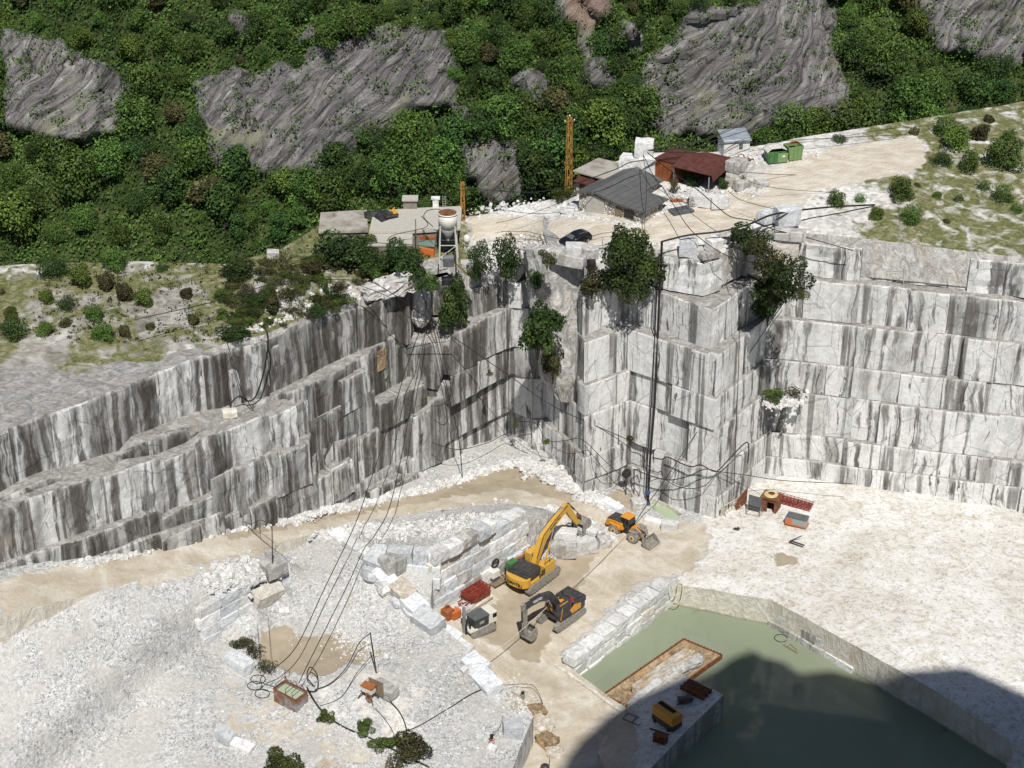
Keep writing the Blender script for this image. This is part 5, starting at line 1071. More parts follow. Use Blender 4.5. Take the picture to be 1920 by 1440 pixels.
LIST = [
 (515, 1078, (2.8, 2.0, 1.8), 40, 'tilted grey block with a brown broken face at the foot of the tall thin pole', 'blkg', (.1, -.1), .2, G), (500, 1130, (4.2, 1.8, 2.4), 47, 'large rounded marble slab leaning at the low end of the left terrace', 'blkw', (.35, .1), -.3, G),
 (532, 1150, (1.2, .8, .6), 20, 'small loose slab beside the rounded leaning slab', 'blk', (.3, .2), 0, G),
 (450, 1252, (3.4, 1.8, 1.6), -38, 'long bluish block lying alone at the left edge above the dirt track', 'blkb', (0, .06), -.2, G), (423, 1385, (2.2, 1.6, 1.2), -40, 'block corner at the left end of the dirt track near the bottom', 'blkb', (0, 0), -.1, G), (455, 1402, (2.6, 1.3, .7), -25, 'flat white slab near the bottom left corner', 'blk', (.1, .1), -.1, G),
 (637, 1008, (2.6, 2.0, .6), -48, 'flat white slab at the upper end of the retaining wall, furthest up the ramp', 'blk', (.05, .1), 0, G), (664, 1026, (2.7, 1.8, .9), -45, 'flat white slab with a chipped corner next to the furthest one', 'blk', (.05, .12), -.1, G), (688, 1044, (1.6, 1.4, 1.1), -40, 'small pale block between the flat slab and the grey corner block', 'blk', (.1, .1), -.2, G),
 (705, 1060, (2.6, 2.1, 1.8), -30, 'bluish cracked boulder at the bend of the retaining wall', 'blkb', (.2, .1), -.4, G), (735, 1072, (2.9, 2.3, 2.2), 42, 'grey cubic block with a small stone on top at the wall bend', 'blkg', (0, .05), -.1, G),
 (722, 1092, (3.2, 2.2, 1.8), -50, 'bluish slab just below the wall bend on the ramp edge', 'blkb', (.1, .25), -.5, G), (757, 1118, (3.0, 2.4, 2.0), -48, 'yellow stained rough boulder on the ramp edge', 'roughw', (.2, .2), -.4, G), (778, 1145, (3.4, 2.4, 1.9), -45, 'smooth pale slab below the stained boulder on the ramp edge', 'blkb', (.15, .25), -.4, G),
 (803, 1172, (3.6, 2.5, 2.0), -40, 'large smooth bluish boulder above the orange box', 'blkb', (.2, .15), -.5, G), (838, 1200, (3.6, 2.3, 1.7), -35, 'long smooth boulder beside the drill rig mast', 'blkb', (.3, .12), -.4, G), (862, 1222, (3.2, 2.2, 1.5), -42, 'white veined slab below the drill rig tracks', 'blk', (.25, .1), -.3, G),
 (893, 1252, (3.0, 2.2, 1.4), -48, 'low bluish slab on the ramp edge past the drill rig', 'blkb', (.2, .1), -.3, G), (912, 1285, (3.8, 2.3, 1.4), -55, 'last long bluish slab at the lower end of the ramp edge', 'blkb', (.2, .1), -.2, G),
 (962, 1376, (2.2, 1.9, 1.7), 2, 'single bluish cubic block near the bottom of the gravel slope', 'blkb', (.02, .02), -.15, G), (722, 1302, (3.0, 1.7, 1.25), -37, 'grey block lying behind the stand with the rusty top', 'blkg', (0, .04), .1, G), (922, 1408, (1.1, .9, .7), -20, 'small white block under the orange and black tool', 'blk', (.05, .1), -.1, G),
 (1055, 1040, (3.6, 1.8, 2.0), 3, 'grey block at the base of the pile under the big excavator bucket', 'blkg', (0, 0), -.1, G), (1097, 1032, (2.8, 1.8, 2.0), 12, 'white block at the right end of the pile base', 'blk', (.05, 0), -.1, G), (1030, 1052, (1.5, 1.0, .8), 30, 'small tilted white slab at the left of the block pile', 'blk', (.3, .2), -.1, G), (1060, 1024, (3.0, 1.7, 1.4), -8, 'white block on top of the grey one in the pile', 'blk', (0, .05), 1.1, G),
 (1098, 1018, (3.3, 1.2, .7), -25, 'long thin slab lying across the top of the block pile', 'blk', (0, .2), 1.9, G), (1132, 1024, (1.9, 1.5, 1.5), 20, 'shaggy white boulder at the right of the block pile', 'rough', (.1, .2), -.2, G), (1085, 996, (3.0, 2.2, 1.3), -15, 'rough white boulder behind the bucket', 'rough', (.1, .1), .1, G), (1118, 1005, (2.2, 1.8, 1.2), 10, 'rough white boulder behind the thin slab', 'rough', (.1, .1), 0, G),
 (1226, 982, (2.6, 1.2, .8), -28, 'long white block beside the green pond', 'blk', (0, .03), -.1, G), (1256, 992, (2.3, 1.3, 1.3), -18, 'white cubic block at the right end of the pond', 'blk', (0, .02), -.15, G), (1148, 952, (3.2, 1.4, .9), -42, 'flat pale slab between the loader and the rubble', 'blkb', (.05, .1), -.1, G), (1196, 950, (2.0, 1.6, 1.3), 10, 'pinkish white boulder under the tangle of cables', 'rough', (.1, .1), -.2, G),
 # rim of the plateau
 (1066, 498, (4.6, 1.6, 1.5), -20, 'long grey slab jutting from the rim below the black car', 'blkg', (0, .06), .2, GR), (1078, 478, (2.5, 1.9, 1.3), -4, 'white block on the rim just below the black car', 'blk', (0, 0), .2, GR), (1105, 482, (2.2, 1.5, 1.4), 15, 'rough white rim block left of the large round tree', 'rough', (.1, .1), .0, GR), (1010, 484, (2.2, 1.3, 1.2), -15, 'pale rim block above the buttress', 'blk', (.1, 0), .1, GR), (985, 492, (1.5, 1.3, 1.5), 10, 'upright pale block between two rim bushes', 'blk', (.1, .1), 0, GR),
 (1290, 478, (2.4, 1.7, 2.2), -5, 'tall rounded white block at the cliff edge right of the pipe', 'blkb', (0, .04), 0, GR), (1338, 468, (2.1, 1.5, 1.5), 35, 'rounded white block behind the chipped corner', 'blk', (.05, .05), 0, GR), (1362, 452, (2.8, 1.3, 1.0), 38, 'long pale block behind the corner near the dark bush', 'blkg', (0, .05), 0, GR), (1330, 484, (2.8, 1.2, .9), 28, 'grey stained slab lying on the corner top', 'blkg', (0, .05), .1, GR),
 (1474, 428, (3.2, 2.2, 2.4), 15, 'big blue grey block beside the track at the right end', 'blkb', (0, 0), .6, GR), (1440, 418, (3.0, 1.8, 1.6), 35, 'smaller blue grey block beside the track', 'blkb', (0, .05), .2, GR), (1405, 440, (3.2, 1.3, 1.1), 36, 'low white block along the track edge', 'blk', (0, .04), 0, GR),
 (1480, 455, (4.2, 1.6, 1.4), -10, 'long grey slab at the top of the right hand stack', 'blkg', (0, .03), .4, GR), (1472, 478, (3.4, 1.5, 1.4), -8, 'cream block in the middle of the right hand stack', 'blkw', (0, .03), -.1, GR), (1468, 496, (3.2, 1.5, 1.2), -12, 'cracked cream block low in the right hand stack', 'roughw', (0, .03), -.3, GR),
 # by the sheds
 (1378, 346, (2.3, 2.0, 1.2), 48, 'weathered block at the bottom of the stack beside the brown shed', 'blkw', (0, 0), 0, GR), (1378, 346, (2.2, 1.9, 1.0), 50, 'middle weathered block of the stack beside the brown shed', 'blkw', (0, 0), 1.15, GR), (1379, 345, (2.7, 2.2, 1.5), 52, 'large weathered block on top of the stack beside the brown shed', 'blkg', (0, 0), 2.1, GR), (1391, 355, (2.3, 1.4, 1.3), 35, 'grey rounded boulder in front of the block stack', 'blkg', (.1, .1), 0, GR), (1427, 350, (1.8, 1.5, 1.0), 30, 'white boulder beside the track in front of the block stack', 'rough', (.1, .1), -.1, GR),
 (1313, 384, (3.0, 1.8, 1.6), -10, 'white block facing the track below the brown shed', 'blk', (0, .05), 0, GR), (1348, 388, (2.6, 1.8, 1.6), 10, 'white block with a split face below the shed post', 'blk', (0, .05), 0, GR), 
 (1186, 330, (3.6, 2.4, 2.6), -20, 'broad white marble mass behind the stone house roof', 'blk', (0, 0), 0.4, GR), (1215, 330, (2.4, 2.4, 3.0), -15, 'white marble mass beside the orange container', 'blk', (0, 0), 0, GR), (1206, 328, (2.6, 2.4, 2.3), -8, 'big white cubic block set on top of the marble mass', 'blk', (0, 0), 2.9, GR), (1064, 398, (1.9, 1.3, .8), -10, 'low white block at the left of the stone house', 'blk', (0, .1), 0, GR), (1075, 388, (1.4, 1.0, .8), 20, 'small white block by the stone house corner', 'blk', (.1, .1), 0, GR),
 (512, 482, (1.6, 1.2, .9), 10, 'small white boulder on the grassy crest', 'rough', (.1, .1), 0, GR), (880, 505, (2.6, 1.6, 1.4), 15, 'white boulder at the right of the silo yard', 'rough', (.1, .1), -.2, GR), 
 (438, 790, None, 0, '', '', 0, 0, None)]
for (px, py, size, rz, lab, mat, tilt, dz, f) in LIST:
    if size: bG(px, py, size, rz, lab, mat, tilt, dz, f)
r5 = random.Random(44)
for i in range(20):
    t = i / 19; px = 700 + 225 * t + r5.uniform(-14, 10); py = 1075 + 205 * t + r5.uniform(-8, 14); k = r5.uniform(.7, 1.25)
    bG(px, py, (2.4 * k, 1.8 * k, 1.4 * k), r5.uniform(-70, -10), 'bluish white boulder tumbled among the slabs on the ramp edge', r5.choice(('blkb', 'blkb', 'blk', 'rough')), (r5.uniform(-.3, .4), r5.uniform(-.2, .4)), -.5 * k, group='tumbled boulders on the ramp edge', cut=.3, amp=.1)
p = W(430, 783, 24.6); block((p.x, p.y + .4, 25.0), (1.8, 1.2, .9), .3, 'small cream block on the left ledge under the black hose loop', 'blkw')
p = W(740, 552, 31.2); block((p.x, p.y + 1.2, 32.0), (5.2, 3.0, 2.0), R(40), 'chipped white mass crowning the right end of the left wall', 'rough', name="rock_mass", n=6, amp=.12)
p = W(700, 560, 31.3); block((p.x, p.y + 1.4, 31.8), (4.0, 2.6, 1.4), R(40), 'low chipped white mass left of the crowning one', 'rough', name="rock_mass", n=6, amp=.12)
block((-17.35, 203.75, 22.3), (2.2, .5, 3.2), R(58), 'pinkish brown rock scar on the left wall', 'mudrock', name="rock_scar", n=5, amp=.12, cut=.4)
p = W(797, 752, 14.1); block((p.x, p.y + .2, 14.3), (4.0, 2.4, .5), R(45), 'brown earthy heap on the wide ledge of the left wall', 'mudrock', name="earth_heap", n=5, amp=.3, cut=.5)
p = W(652, 905, 7.7); block((p.x, p.y, 7.9), (2.4, 1.2, 2.2), R(42), 'tan earthy patch of rubble on the lower left ledge', 'mudrock', (0, .2), name="earth_heap", n=5, amp=.25, cut=.5)
for px, py, sz, rz, mt, lb in ((1003, 1336, (2.6, 2.0, 1.1), 30, 'mudrock', 'brown earthy boulder at the upper end of the rock edge by the road'), (1018, 1362, (2.6, 2.2, 1.2), -20, 'roughw', 'cream stained boulder in the middle of the rock edge by the road'), (1026, 1390, (2.4, 2.4, 1.1), 50, 'mudrock', 'brown earthy boulder low on the rock edge by the road'), (1040, 1412, (2.2, 1.8, .8), 10, 'roughw', 'flat cream stone at the lower end of the rock edge by the road'), (990, 1312, (2.4, 1.6, .9), -40, 'roughw', 'cream stained boulder under the hanging lamp')):
    bG(px, py, sz, rz, lb, mt, (.15, .2), -.45, n=6, amp=.1, cut=.35)
# loose stone strips and heaps, uncountable
def rubble(name, spots_, n, smin, smax, zf, mat='stone', seed=1):
    r2 = random.Random(seed); m = MB()
    for _ in range(n):
        a = r2.choice(spots_); t = r2.random(); px = a[0] + (a[2] - a[0]) * t + r2.gauss(0, a[4]); py = a[1] + (a[3] - a[1]) * t + r2.gauss(0, a[5])
        g = zf(px, py); s = smin + (smax - smin) * r2.random() ** 2.5
        q = Matrix.Rotation(r2.uniform(0, 6.28), 3, 'Z') @ Matrix.Rotation(r2.uniform(-.7, .7), 3, 'X'); k = len(m.v)
        for v in ((-1, -1, -1), (1, -1, -1), (1, 1, -1), (-1, 1, -1), (-.7, -.8, 1), (.8, -.7, 1), (.7, .8, 1), (-.8, .7, 1)):
            u = q @ Vector((v[0] * s * r2.uniform(.6, 1.2), v[1] * s * r2.uniform(.5, 1), v[2] * s * r2.uniform(.4, .8))); m.v.append((g.x + u.x, g.y + u.y, g.z + u.z + s * .2 + a[6] * max(0, 1 - abs(t - .5) * 2)))
        m.f += [tuple(i + k for i in f) for f in BOXF]; m.mi += [0] * 6
    o = m.build(name, M[mat]); o['kind'] = 'stuff'; return o
rubble("rubble", [(420, 993, 560, 972, 8, 3.5, .1), (560, 972, 640, 950, 7, 5, .5), (640, 955, 800, 918, 6, 3, .1), (800, 918, 965, 866, 7, 3.5, .1), (150, 1060, 420, 993, 8, 4, .1)], 2600, .1, .42, G, seed=2)
rubble("rubble", [(965, 868, 1015, 885, 9, 5, .5), (1010, 880, 1060, 905, 12, 8, .6), (1050, 900, 1110, 935, 9, 7, .3), (1110, 935, 1150, 955, 8, 4, .2)], 1500, .12, .5, G, seed=3)
rubble("rubble", [(690, 1005, 960, 962, 16, 9, .15), (600, 1005, 700, 985, 12, 4, .1), (860, 965, 1040, 955, 14, 5, .1), (700, 1000, 900, 985, 20, 10, .1)], 2400, .08, .34, G, seed=4)
rubble("rubble", [(420, 1090, 500, 1075, 30, 12, .1), (430, 1060, 480, 1100, 20, 14, .1), (1085, 990, 1140, 1010, 12, 8, .1)], 1200, .1, .5, G, seed=6)
rubble("rubble", [(560, 1100, 760, 1200, 60, 40, 0), (700, 1250, 900, 1380, 50, 40, 0), (500, 1320, 760, 1420, 40, 14, 0), (640, 1180, 700, 1230, 18, 10, 0), (950, 1290, 1000, 1340, 14, 12, 0)], 2600, .05, .2, G, seed=7)
rubble("rubble", [(880, 400, 1060, 380, 30, 5, 0), (900, 450, 1040, 462, 20, 4, 0), (1250, 360, 1340, 375, 18, 7, .3), (1380, 345, 1420, 360, 14, 8, .1), (1400, 300, 1490, 290, 30, 4, 0), (1070, 405, 1210, 425, 8, 2, 0), (1230, 400, 1260, 385, 6, 4, 0)], 1500, .08, .34, GR, seed=8)
rubble("rubble", [(430, 632, 560, 588, 10, 2.5, 0), (560, 588, 660, 558, 10, 2.5, 0), (660, 558, 745, 528, 8, 2.5, 0), (480, 580, 640, 545, 40, 9, 0)], 800, .06, .3, GR, seed=9)
rubble("rubble", [(1440, 762, 1500, 752, 8, 5, .1), (1450, 745, 1500, 740, 10, 4, .1)], 260, .1, .4, lambda px, py: W(px, py, 14.2), seed=10)

# ------------------------------------------------------------------ pool: kerb, island, sunken frame
POOLW = [W(1040, 1250, -2.0), W(1072, 1270, -2.1), W(1120, 1305, -2.25), W(1165, 1338, -2.35), W(1178, 1345, -2.4)]
m = MB()
for a, b in zip(POOLW[:-1], POOLW[1:]): d = (b - a); L = d.length; m.box((a + b) / 2 - Vector((0, 0, .45)), (L + .1, .42, 1.7), 0, (0, 0, math.atan2(d.y, d.x)))
tag(m.build("kerb_wall", M['blkw'], bevel=.05), 'low white stone kerb along the lower left side of the pool', 'kerb')
isl = [W(1150, 1347, -1.6), W(1190, 1318, -1.0), W(1262, 1262, .3), W(1276, 1262, .4), W(1357, 1303, .7), W(1283, 1375, .2), W(1240, 1420, -.2), W(1200, 1460, -.6), W(1150, 1470, -1.3), W(1120, 1410, -2.2)]
m = MB(); rs = resample([(p.x, p.y) for p in isl], .8); ip = RBF([(p.x, p.y, p.z) for p in isl])
n = len(rs); rows = 7
for j in range(rows + 1):
    for (x, y) in rs: z1 = ip(x, y); q = .12 * FB(x * .6, y * .6, j * .5); m.v.append((x + q, y + q, -7 + (z1 + 7) * j / rows))
m.f = [(j * n + i, j * n + (i + 1) % n, (j + 1) * n + (i + 1) % n, (j + 1) * n + i) for j in range(rows) for i in range(n)]; m.mi = [0] * len(m.f)
o = m.build("rock_platform_side", M['blkg']); o['kind'] = 'structure'
top = sheet("rock_platform", rs, [], lambda x, y: ip(x, y) + .01, .8, M['ground'], {'tan': lambda x, y: 0.15 if proj((x, y, 0))[0] > 1190 else .8, 'mud': lambda x, y: 0.0, 'marble': lambda x, y: .8 if proj((x, y, 0))[0] > 1180 else .3}, rs=5.0); top['kind'] = 'structure'
def GI(px, py):
    p = W(px, py, 0)
    for _ in range(20): p = W(px, py, ip(p.x, p.y) * .6 + p.z * .4)
    return p
# sunken rusty frame with a marble bed in it
A_, B_, C_ = W(1282, 1199, -2.4), W(1354, 1229, -2.4), W(1130, 1304, -2.4); D_ = C_ + (B_ - A_)
fr = empty("sunken_frame", A_, 0, 'rusty steel tray with serrated rim lying in the green pool', 'steel tray')
Z0 = Vector((0, 0, 0)); q = [Z0, B_ - A_, D_ - A_, C_ - A_]
m = MB()
for a, b in zip(q, q[1:] + q[:1]): m.bar(a + Vector((0, 0, -.2)), b + Vector((0, 0, -.2)), .12, 0, .7)
for a, b in zip(q, q[1:] + q[:1]):
    k = int((b - a).length / .45)
    for i in range(k): p = a.lerp(b, (i + .5) / k); m.box(p + Vector((0, 0, .14)), (.16, .16, .16), 0, (0, 0, .6))
m.build("rim", M['rust'], fr)
m = MB(); cen = (q[0] + q[1] + q[2] + q[3]) / 4
inn = [cen + (p - cen) * .8 for p in q]; 
m.v = [tuple(p) for p in q] + [tuple(p + Vector((0, 0, -.42))) for p in inn]; m.f = [(i, (i + 1) % 4, 4 + (i + 1) % 4, 4 + i) for i in range(4)] + [(4, 5, 6, 7)]; m.mi = [0] * 5
m.build("tray", M['mudrock'], fr)
ex = (C_ - A_).normalized(); rz = math.atan2(ex.y, ex.x); cw = A_ + cen
block((cw.x + .2, cw.y + .1, -2.2), (10.2, 2.0, 1.5), rz, 'long dirty white marble bar lying in the rusty tray', 'roughw', (R(14), 0), n=9, amp=.07)
p = W(1285, 1250, -1.8); block((p.x, p.y, -2.0), (5.6, 1.3, 1.5), rz - .1, 'grey curved slab along the near side of the rusty tray', 'blkg', (R(-20), 0), n=6, amp=.08, cut=.3)
p = W(1210, 1300, -1.6); block((p.x, p.y, -1.9), (6.0, 1.2, 1.6), rz + .08, 'shaded white slab between the tray and the compressor', 'blk', (R(-12), 0), n=6, amp=.09, cut=.2)
p = W(1173, 1318, -2); block((p.x, p.y, -2.6), (3.0, 1.6, .7), rz, 'earth covered rock at the lower end of the rusty tray', 'mudrock', (0, .1), n=5, amp=.15, cut=.3)
# ------------------------------------------------------------------ buildings
def local(root, m, name, mat, bevel=0.0, parent=None, smooth=False):     # world coordinates in, part of root out
    b = Vector(root.location); mt = Matrix.Rotation(-root.rotation_euler.z, 3, 'Z'); m.v = [tuple(mt @ (Vector(v) - b)) for v in m.v]
    return m.build(name, mat, parent or root, smooth, bevel)
Hs = empty("stone_house", (9.2, 221.6, 35.5), R(-37), 'low rubble stone house with grey felt roof beside the track', 'house')
m = MB(); m.prism([(0, 0), (10.4, 0), (10.4, 5.0), (6.3, 5.0), (6.3, 10.2), (0, 10.2)], -.6, 3.0); m.prism([(0, 3.0), (0, 3.28), (2.5, 4.22), (5.6, 3.62), (6.3, 3.5), (6.3, 3.0)], 0, 10.2, 0, 'y'); m.prism([(6.3, 3.0), (6.3, 3.45), (10.4, 3.22), (10.4, 3.0)], .002, 4.9, 0, 'y'); m.build("wall", M['brickw'], Hs)
m = MB(); m.box((4.9, -.02, .35), (5.5, .3, 1.0)); m.box((8.0, -.06, .5), (5.0, .3, .6)); m.build("plinth", M['conc'], Hs)
m = MB(); m.prism([(-.7, 3.28), (2.5, 4.42), (5.6, 3.82), (7.0, 3.56), (7.0, 3.40), (5.6, 3.64), (2.5, 4.22), (-.7, 3.10)], -.6, 10.6, 0, 'y'); m.prism([(6.9, 3.59), (11.0, 3.36), (11.0, 3.18), (6.9, 3.42)], -.6, 5.5, 0, 'y'); rf = m.build("roof", M['bitumen'], Hs)
m = MB()
for i in range(1, 12):
    x = -.5 + i * 1.0; z = 3.28 + (x + .7) * .356 if x < 2.5 else (4.42 - (x - 2.5) * .194 if x < 6.9 else 3.59 - (x - 6.9) * .056)
    m.box((x, 5.0 if x < 6.9 else 2.4, z + .006), (.05, 11.1 if x < 6.9 else 6.1, .02))
for x, y in ((1, 3), (1.5, 6), (3.5, 2), (4.6, 4.4), (3.9, 7.5), (5.5, 5.5), (8.5, 2.8), (5.1, 1.2)): z = 3.28 + (x + .7) * .356 if x < 2.5 else (4.42 - (x - 2.5) * .194 if x < 6.9 else 3.59 - (x - 6.9) * .056); m.box((x, y, z + .012), (1.0, .05, .03), 0, (0, (-.34 if x < 2.5 else .19 if x < 6.9 else .06), 0))
m.build("roof_seam", M['felt'], rf)
m = MB(); m.box((2.75, -.06, 1.5), (2.9, .16, 3.0)); m.prism([(1.3, 3.0), (4.2, 3.0), (4.2, 3.2), (2.75, 3.55), (1.3, 3.3)], -.14, .02, 0, 'y'); m.build("rendered_panel", M['concl'], Hs)
for x, w_ in ((6.6, .9), (8.25, 1.5)):
    m = MB(); m.box((x, -.03, 2.2), (w_ + .2, .12, 1.2)); wf = m.build("window", M['wood'], Hs); m = MB(); m.box((x, -.1, 2.2), (w_, .05, 1.0)); m.build("pane", M['glass' if x > 7 else 'wood'], wf)
An = empty("flat_roofed_outbuilding", (9.6, 229.5, 36.0), R(-37), 'low outbuilding with flat beige roof and brown door left of the stone house', 'outbuilding')
m = MB(); m.prism([(0, 0), (6.0, 0), (6.0, 5.0), (0, 5.0)], -1, 2.9); m.build("wall", M['concd'], An)
m = MB(); m.prism([(-.7, -.8), (6.4, -.8), (6.4, 5.6), (-.7, 5.6)], 2.9, 3.15); m.build("roof", M['conc'], An, bevel=.03)
m = MB(); m.box((1.6, -1.0, 1.0), (2.0, 1.6, 2.4)); m.build("porch", M['concl'], An); m = MB(); m.box((1.7, -1.2, 2.35), (2.6, 2.2, .14), 0, (.12, 0, 0)); m.build("porch_roof", M['rroof'], An); m = MB(); m.box((1.7, -1.84, .95), (1.0, .08, 1.9)); m.build("door", M['door'], An)
# brown shed
Sh = empty("open_shed", W(1262, 340, 38.0), 0, 'open shed with brown corrugated roof and dark interior', 'shed')
RP = [W(1260, 311, 41.3), W(1334, 329, 40.9), W(1371, 295, 41.7), W(1327, 285, 42.4), W(1285, 287, 42.3)]
m = MB(); m.v = [tuple(p) for p in RP] + [tuple(p - Vector((0, 0, .12))) for p in RP]; m.f = [(0, 1, 2, 3, 4), (9, 8, 7, 6, 5)] + [(i, 5 + i, 5 + (i + 1) % 5, (i + 1) % 5) for i in range(5)]; m.mi = [0] * 7
a, b = RP[1], RP[2]; m.add([a, b, b - Vector((-.3, .2, .9)), a - Vector((-.2, .3, .9))], [(0, 1, 2, 3)]); local(Sh, m, "roof", M['rroof'])
m = MB(); zz = Vector((0, 0, 1))
for a, b in ((RP[0], RP[4]), (RP[4], RP[3]), (RP[3], RP[2])):
    a2, b2 = a.lerp(RP[2].lerp(RP[0], .5), .06), b.lerp(RP[2].lerp(RP[0], .5), .06); m.hexa([Vector((a2.x, a2.y, 37)), Vector((b2.x, b2.y, 37)), Vector((b2.x, b2.y + .15, 37)), Vector((a2.x, a2.y + .15, 37))], [a2 - zz * .25, b2 - zz * .25, b2 - zz * .25 + Vector((0, .15, 0)), a2 - zz * .25 + Vector((0, .15, 0))])
local(Sh, m, "wall", M['door'])
for p in (W(1330, 334, 40.6), W(1264, 314, 41.1), W(1366, 300, 41.4)): m = MB(); m.tube([(p.x, p.y + .3, 37.0), (p.x, p.y + .3, p.z)], .09, 0, 8); local(Sh, m, "post", M['steel'])
Cn = empty("corrugated_container", W(1226, 333, 38.2), R(-37), 'orange rusty corrugated container against the brown shed', 'container')
m = MB(); m.box((1.5, 2.6, 1.35), (3.0, 5.2, 2.9)); m.build("body", M['rcont'], Cn, bevel=.03); m = MB(); m.box((1.5, 2.6, 2.86), (3.2, 5.4, .08)); m.build("roof", M['rroof'], Cn)
m = MB(); [m.box((-.02 + 1.5 + (i - 2) * .72, -.03, 1.35), (.06, .05, 2.8)) for i in range(5)]; m.build("batten", M['rust'], Cn)
g = GR(1356, 296); Cb = empty("site_cabin", (g.x, g.y, g.z - .1), R(13), 'white metal site cabin with blue grey roof and dark door window', 'cabin')
m = MB(); m.box((1.95, 1.3, 1.3), (3.9, 2.6, 2.7)); m.build("wall", M['wcab'], Cb, bevel=.02)
m = MB(); m.prism([(-.25, 2.55), (2.85, 3.35), (2.85, 3.25), (-.25, 2.42)], -.1, 4.1, 0, 'x'); m.build("roof", M['bcab'], Cb)
m = MB(); m.box((2.55, -.03, 1.15), (.75, .06, 2.1)); dr = m.build("door", M['whitep'], Cb, bevel=.01); m = MB(); m.box((2.55, -.075, 1.65), (.55, .04, .85)); m.build("pane", M['gpanel'], dr)
m = MB(); m.box((1.05, -.03, 1.7), (.8, .05, .9)); m.box((1.05, -.05, .8), (.7, .04, .08)); m.build("shutter", M['cream'], Cb)
m = MB(); m.box((1.75, -.06, 2.25), (.14, .1, .1)); m.build("lamp", M['gpanel'], Cb)
def skip(px, py, L, w, h, rz, mat, label, lid):
    g = GR(px, py); S = empty("waste_skip", g, R(rz), label, 'skip'); m = MB(); lo = [(-L / 2 + .25, -w / 2, 0), (L / 2 - .25, -w / 2, 0), (L / 2 - .25, w / 2, 0), (-L / 2 + .25, w / 2, 0)]; hi = [(-L / 2, -w / 2 - .05, h), (L / 2, -w / 2 - .05, h), (L / 2, w / 2 + .05, h), (-L / 2, w / 2 + .05, h)]
    m.v = lo + hi + [(v[0] * .94, v[1] * .92, h) for v in hi] + [(v[0] * .94, v[1] * .92, .15) for v in lo]; m.f = [BOXF[0]] + list(BOXF[2:]) + [(4 + i, 4 + (i + 1) % 4, 8 + (i + 1) % 4, 8 + i) for i in range(4)] + [(8 + i, 8 + (i + 1) % 4, 12 + (i + 1) % 4, 12 + i) for i in range(4)] + [(12, 13, 14, 15)]; m.mi = [0] * len(m.f); m.build("body", M[mat], S)
    m = MB(); [m.box((-L / 2 + L * (i + .5) / 4, -w / 2 - .06, h / 2), (.1, .1, h)) for i in range(4)]; m.build("rib", M[mat], S); return S
S = skip(1452, 302, 2.8, 1.8, 1.7, 12, 'green', 'dark green skip under a white tarpaulin at the end of the plateau', 1)
m = MB(); m.prism([(-1.5, 1.75), (-.9, 2.25), (.6, 2.3), (1.4, 1.95), (1.4, 1.85), (.6, 2.2), (-.9, 2.15), (-1.5, 1.6)], -1.0, 1.0, 0, 'y'); m.build("tarpaulin", M['whitep'], S)
m = MB(); m.box((.85, -.98, .75), (1.5, .1, 1.35)); m.build("tailgate", M['green2'], S, bevel=.02); m = MB(); m.box((.95, -1.05, 1.0), (.4, .03, .3)); m.build("notice", M['whitep'], S)
S = skip(1486, 297, 2.4, 1.7, 2.0, 18, 'green2', 'pale green skip beside the dark green one', 1)
m = MB(); m.tube([(-.9 + .2 * 0, 0, 2.0)] + [(-.9 * math.cos(R(t)), 0, 2.0 + .5 * math.sin(R(t))) for t in range(10, 180, 20)] + [(.9, 0, 2.0)], .12, 0, 8); m.build("arch", M['rusto'], S)
# concrete roofs at the left
def slab(root, pts, th, name, mat, parent=None):
    m = MB(); n = len(pts); P_ = [W(*p) for p in pts]; m.v = [tuple(p - Vector((0, 0, th))) for p in P_] + [tuple(p) for p in P_]; m.f = [tuple(range(n))[::-1], tuple(range(n, 2 * n))] + [(i, (i + 1) % n, n + (i + 1) % n, n + i) for i in range(n)]; m.mi = [0] * len(m.f); return local(root, m, name, mat, .03, parent)
def under(root, pts, z0, name, mat, k=.93, dz=.3):
    P_ = [W(*p) for p in pts]; c = sum(P_, Vector()) / len(P_); m = MB(); m.prism([((p.x - c.x) * k + c.x, (p.y - c.y) * k + c.y) for p in P_], z0, min(p.z for p in P_) - dz); return local(root, m, name, mat)
B1 = empty("concrete_building", W(640, 440, 35), 0, 'old low building with long flat weathered concrete roofs above the left wall', 'building')
L1 = [(597, 433, 35.70), (690, 431, 35.70), (688, 393, 35.80), (601, 398, 35.80)]; L2 = [(692, 433, 35.95), (775, 433, 35.95), (863, 427, 35.95), (866, 386, 36.10), (770, 390, 36.10), (700, 396, 36.10)]
slab(B1, L1, .4, "roof", M['conc']); slab(B1, L2, .4, "roof", M['concl']); under(B1, L1, 33, "wall", M['concd'], .92, .4); under(B1, L2, 33, "wall", M['concd'], .93, .4)
m = MB(); p = W(769, 392, 36.10); m.box((p.x, p.y + .8, 36.70), (1.9, 1.5, 1.2)); pe = local(B1, m, "penthouse", M['concd']); m = MB(); m.box((p.x, p.y + .7, 37.42), (2.2, 1.9, .2)); local(B1, m, "penthouse_roof", M['concl'])
m = MB(); p = W(817, 390, 36.10); m.box((p.x, p.y + .3, 36.70), (.8, .8, 1.3)); m.prism([(p.x - .6, p.y - .2), (p.x + .6, p.y - .2), (p.x + .6, p.y + .8), (p.x - .6, p.y + .8)], 37.40, 37.55); local(B1, m, "chimney", M['blk'])
m = MB(); p = W(830, 388, 36.10)
for s in (0, .45): m.tube([(p.x + s, p.y, 36.00), (p.x + s, p.y + .3, 37.70)], .03, 0, 5)
for i in range(5): m.tube([(p.x, p.y + .05 * i, 36.30 + .3 * i), (p.x + .45, p.y + .05 * i, 36.30 + .3 * i)], .025, 0, 5)
local(B1, m, "roof_ladder", M['steel'])
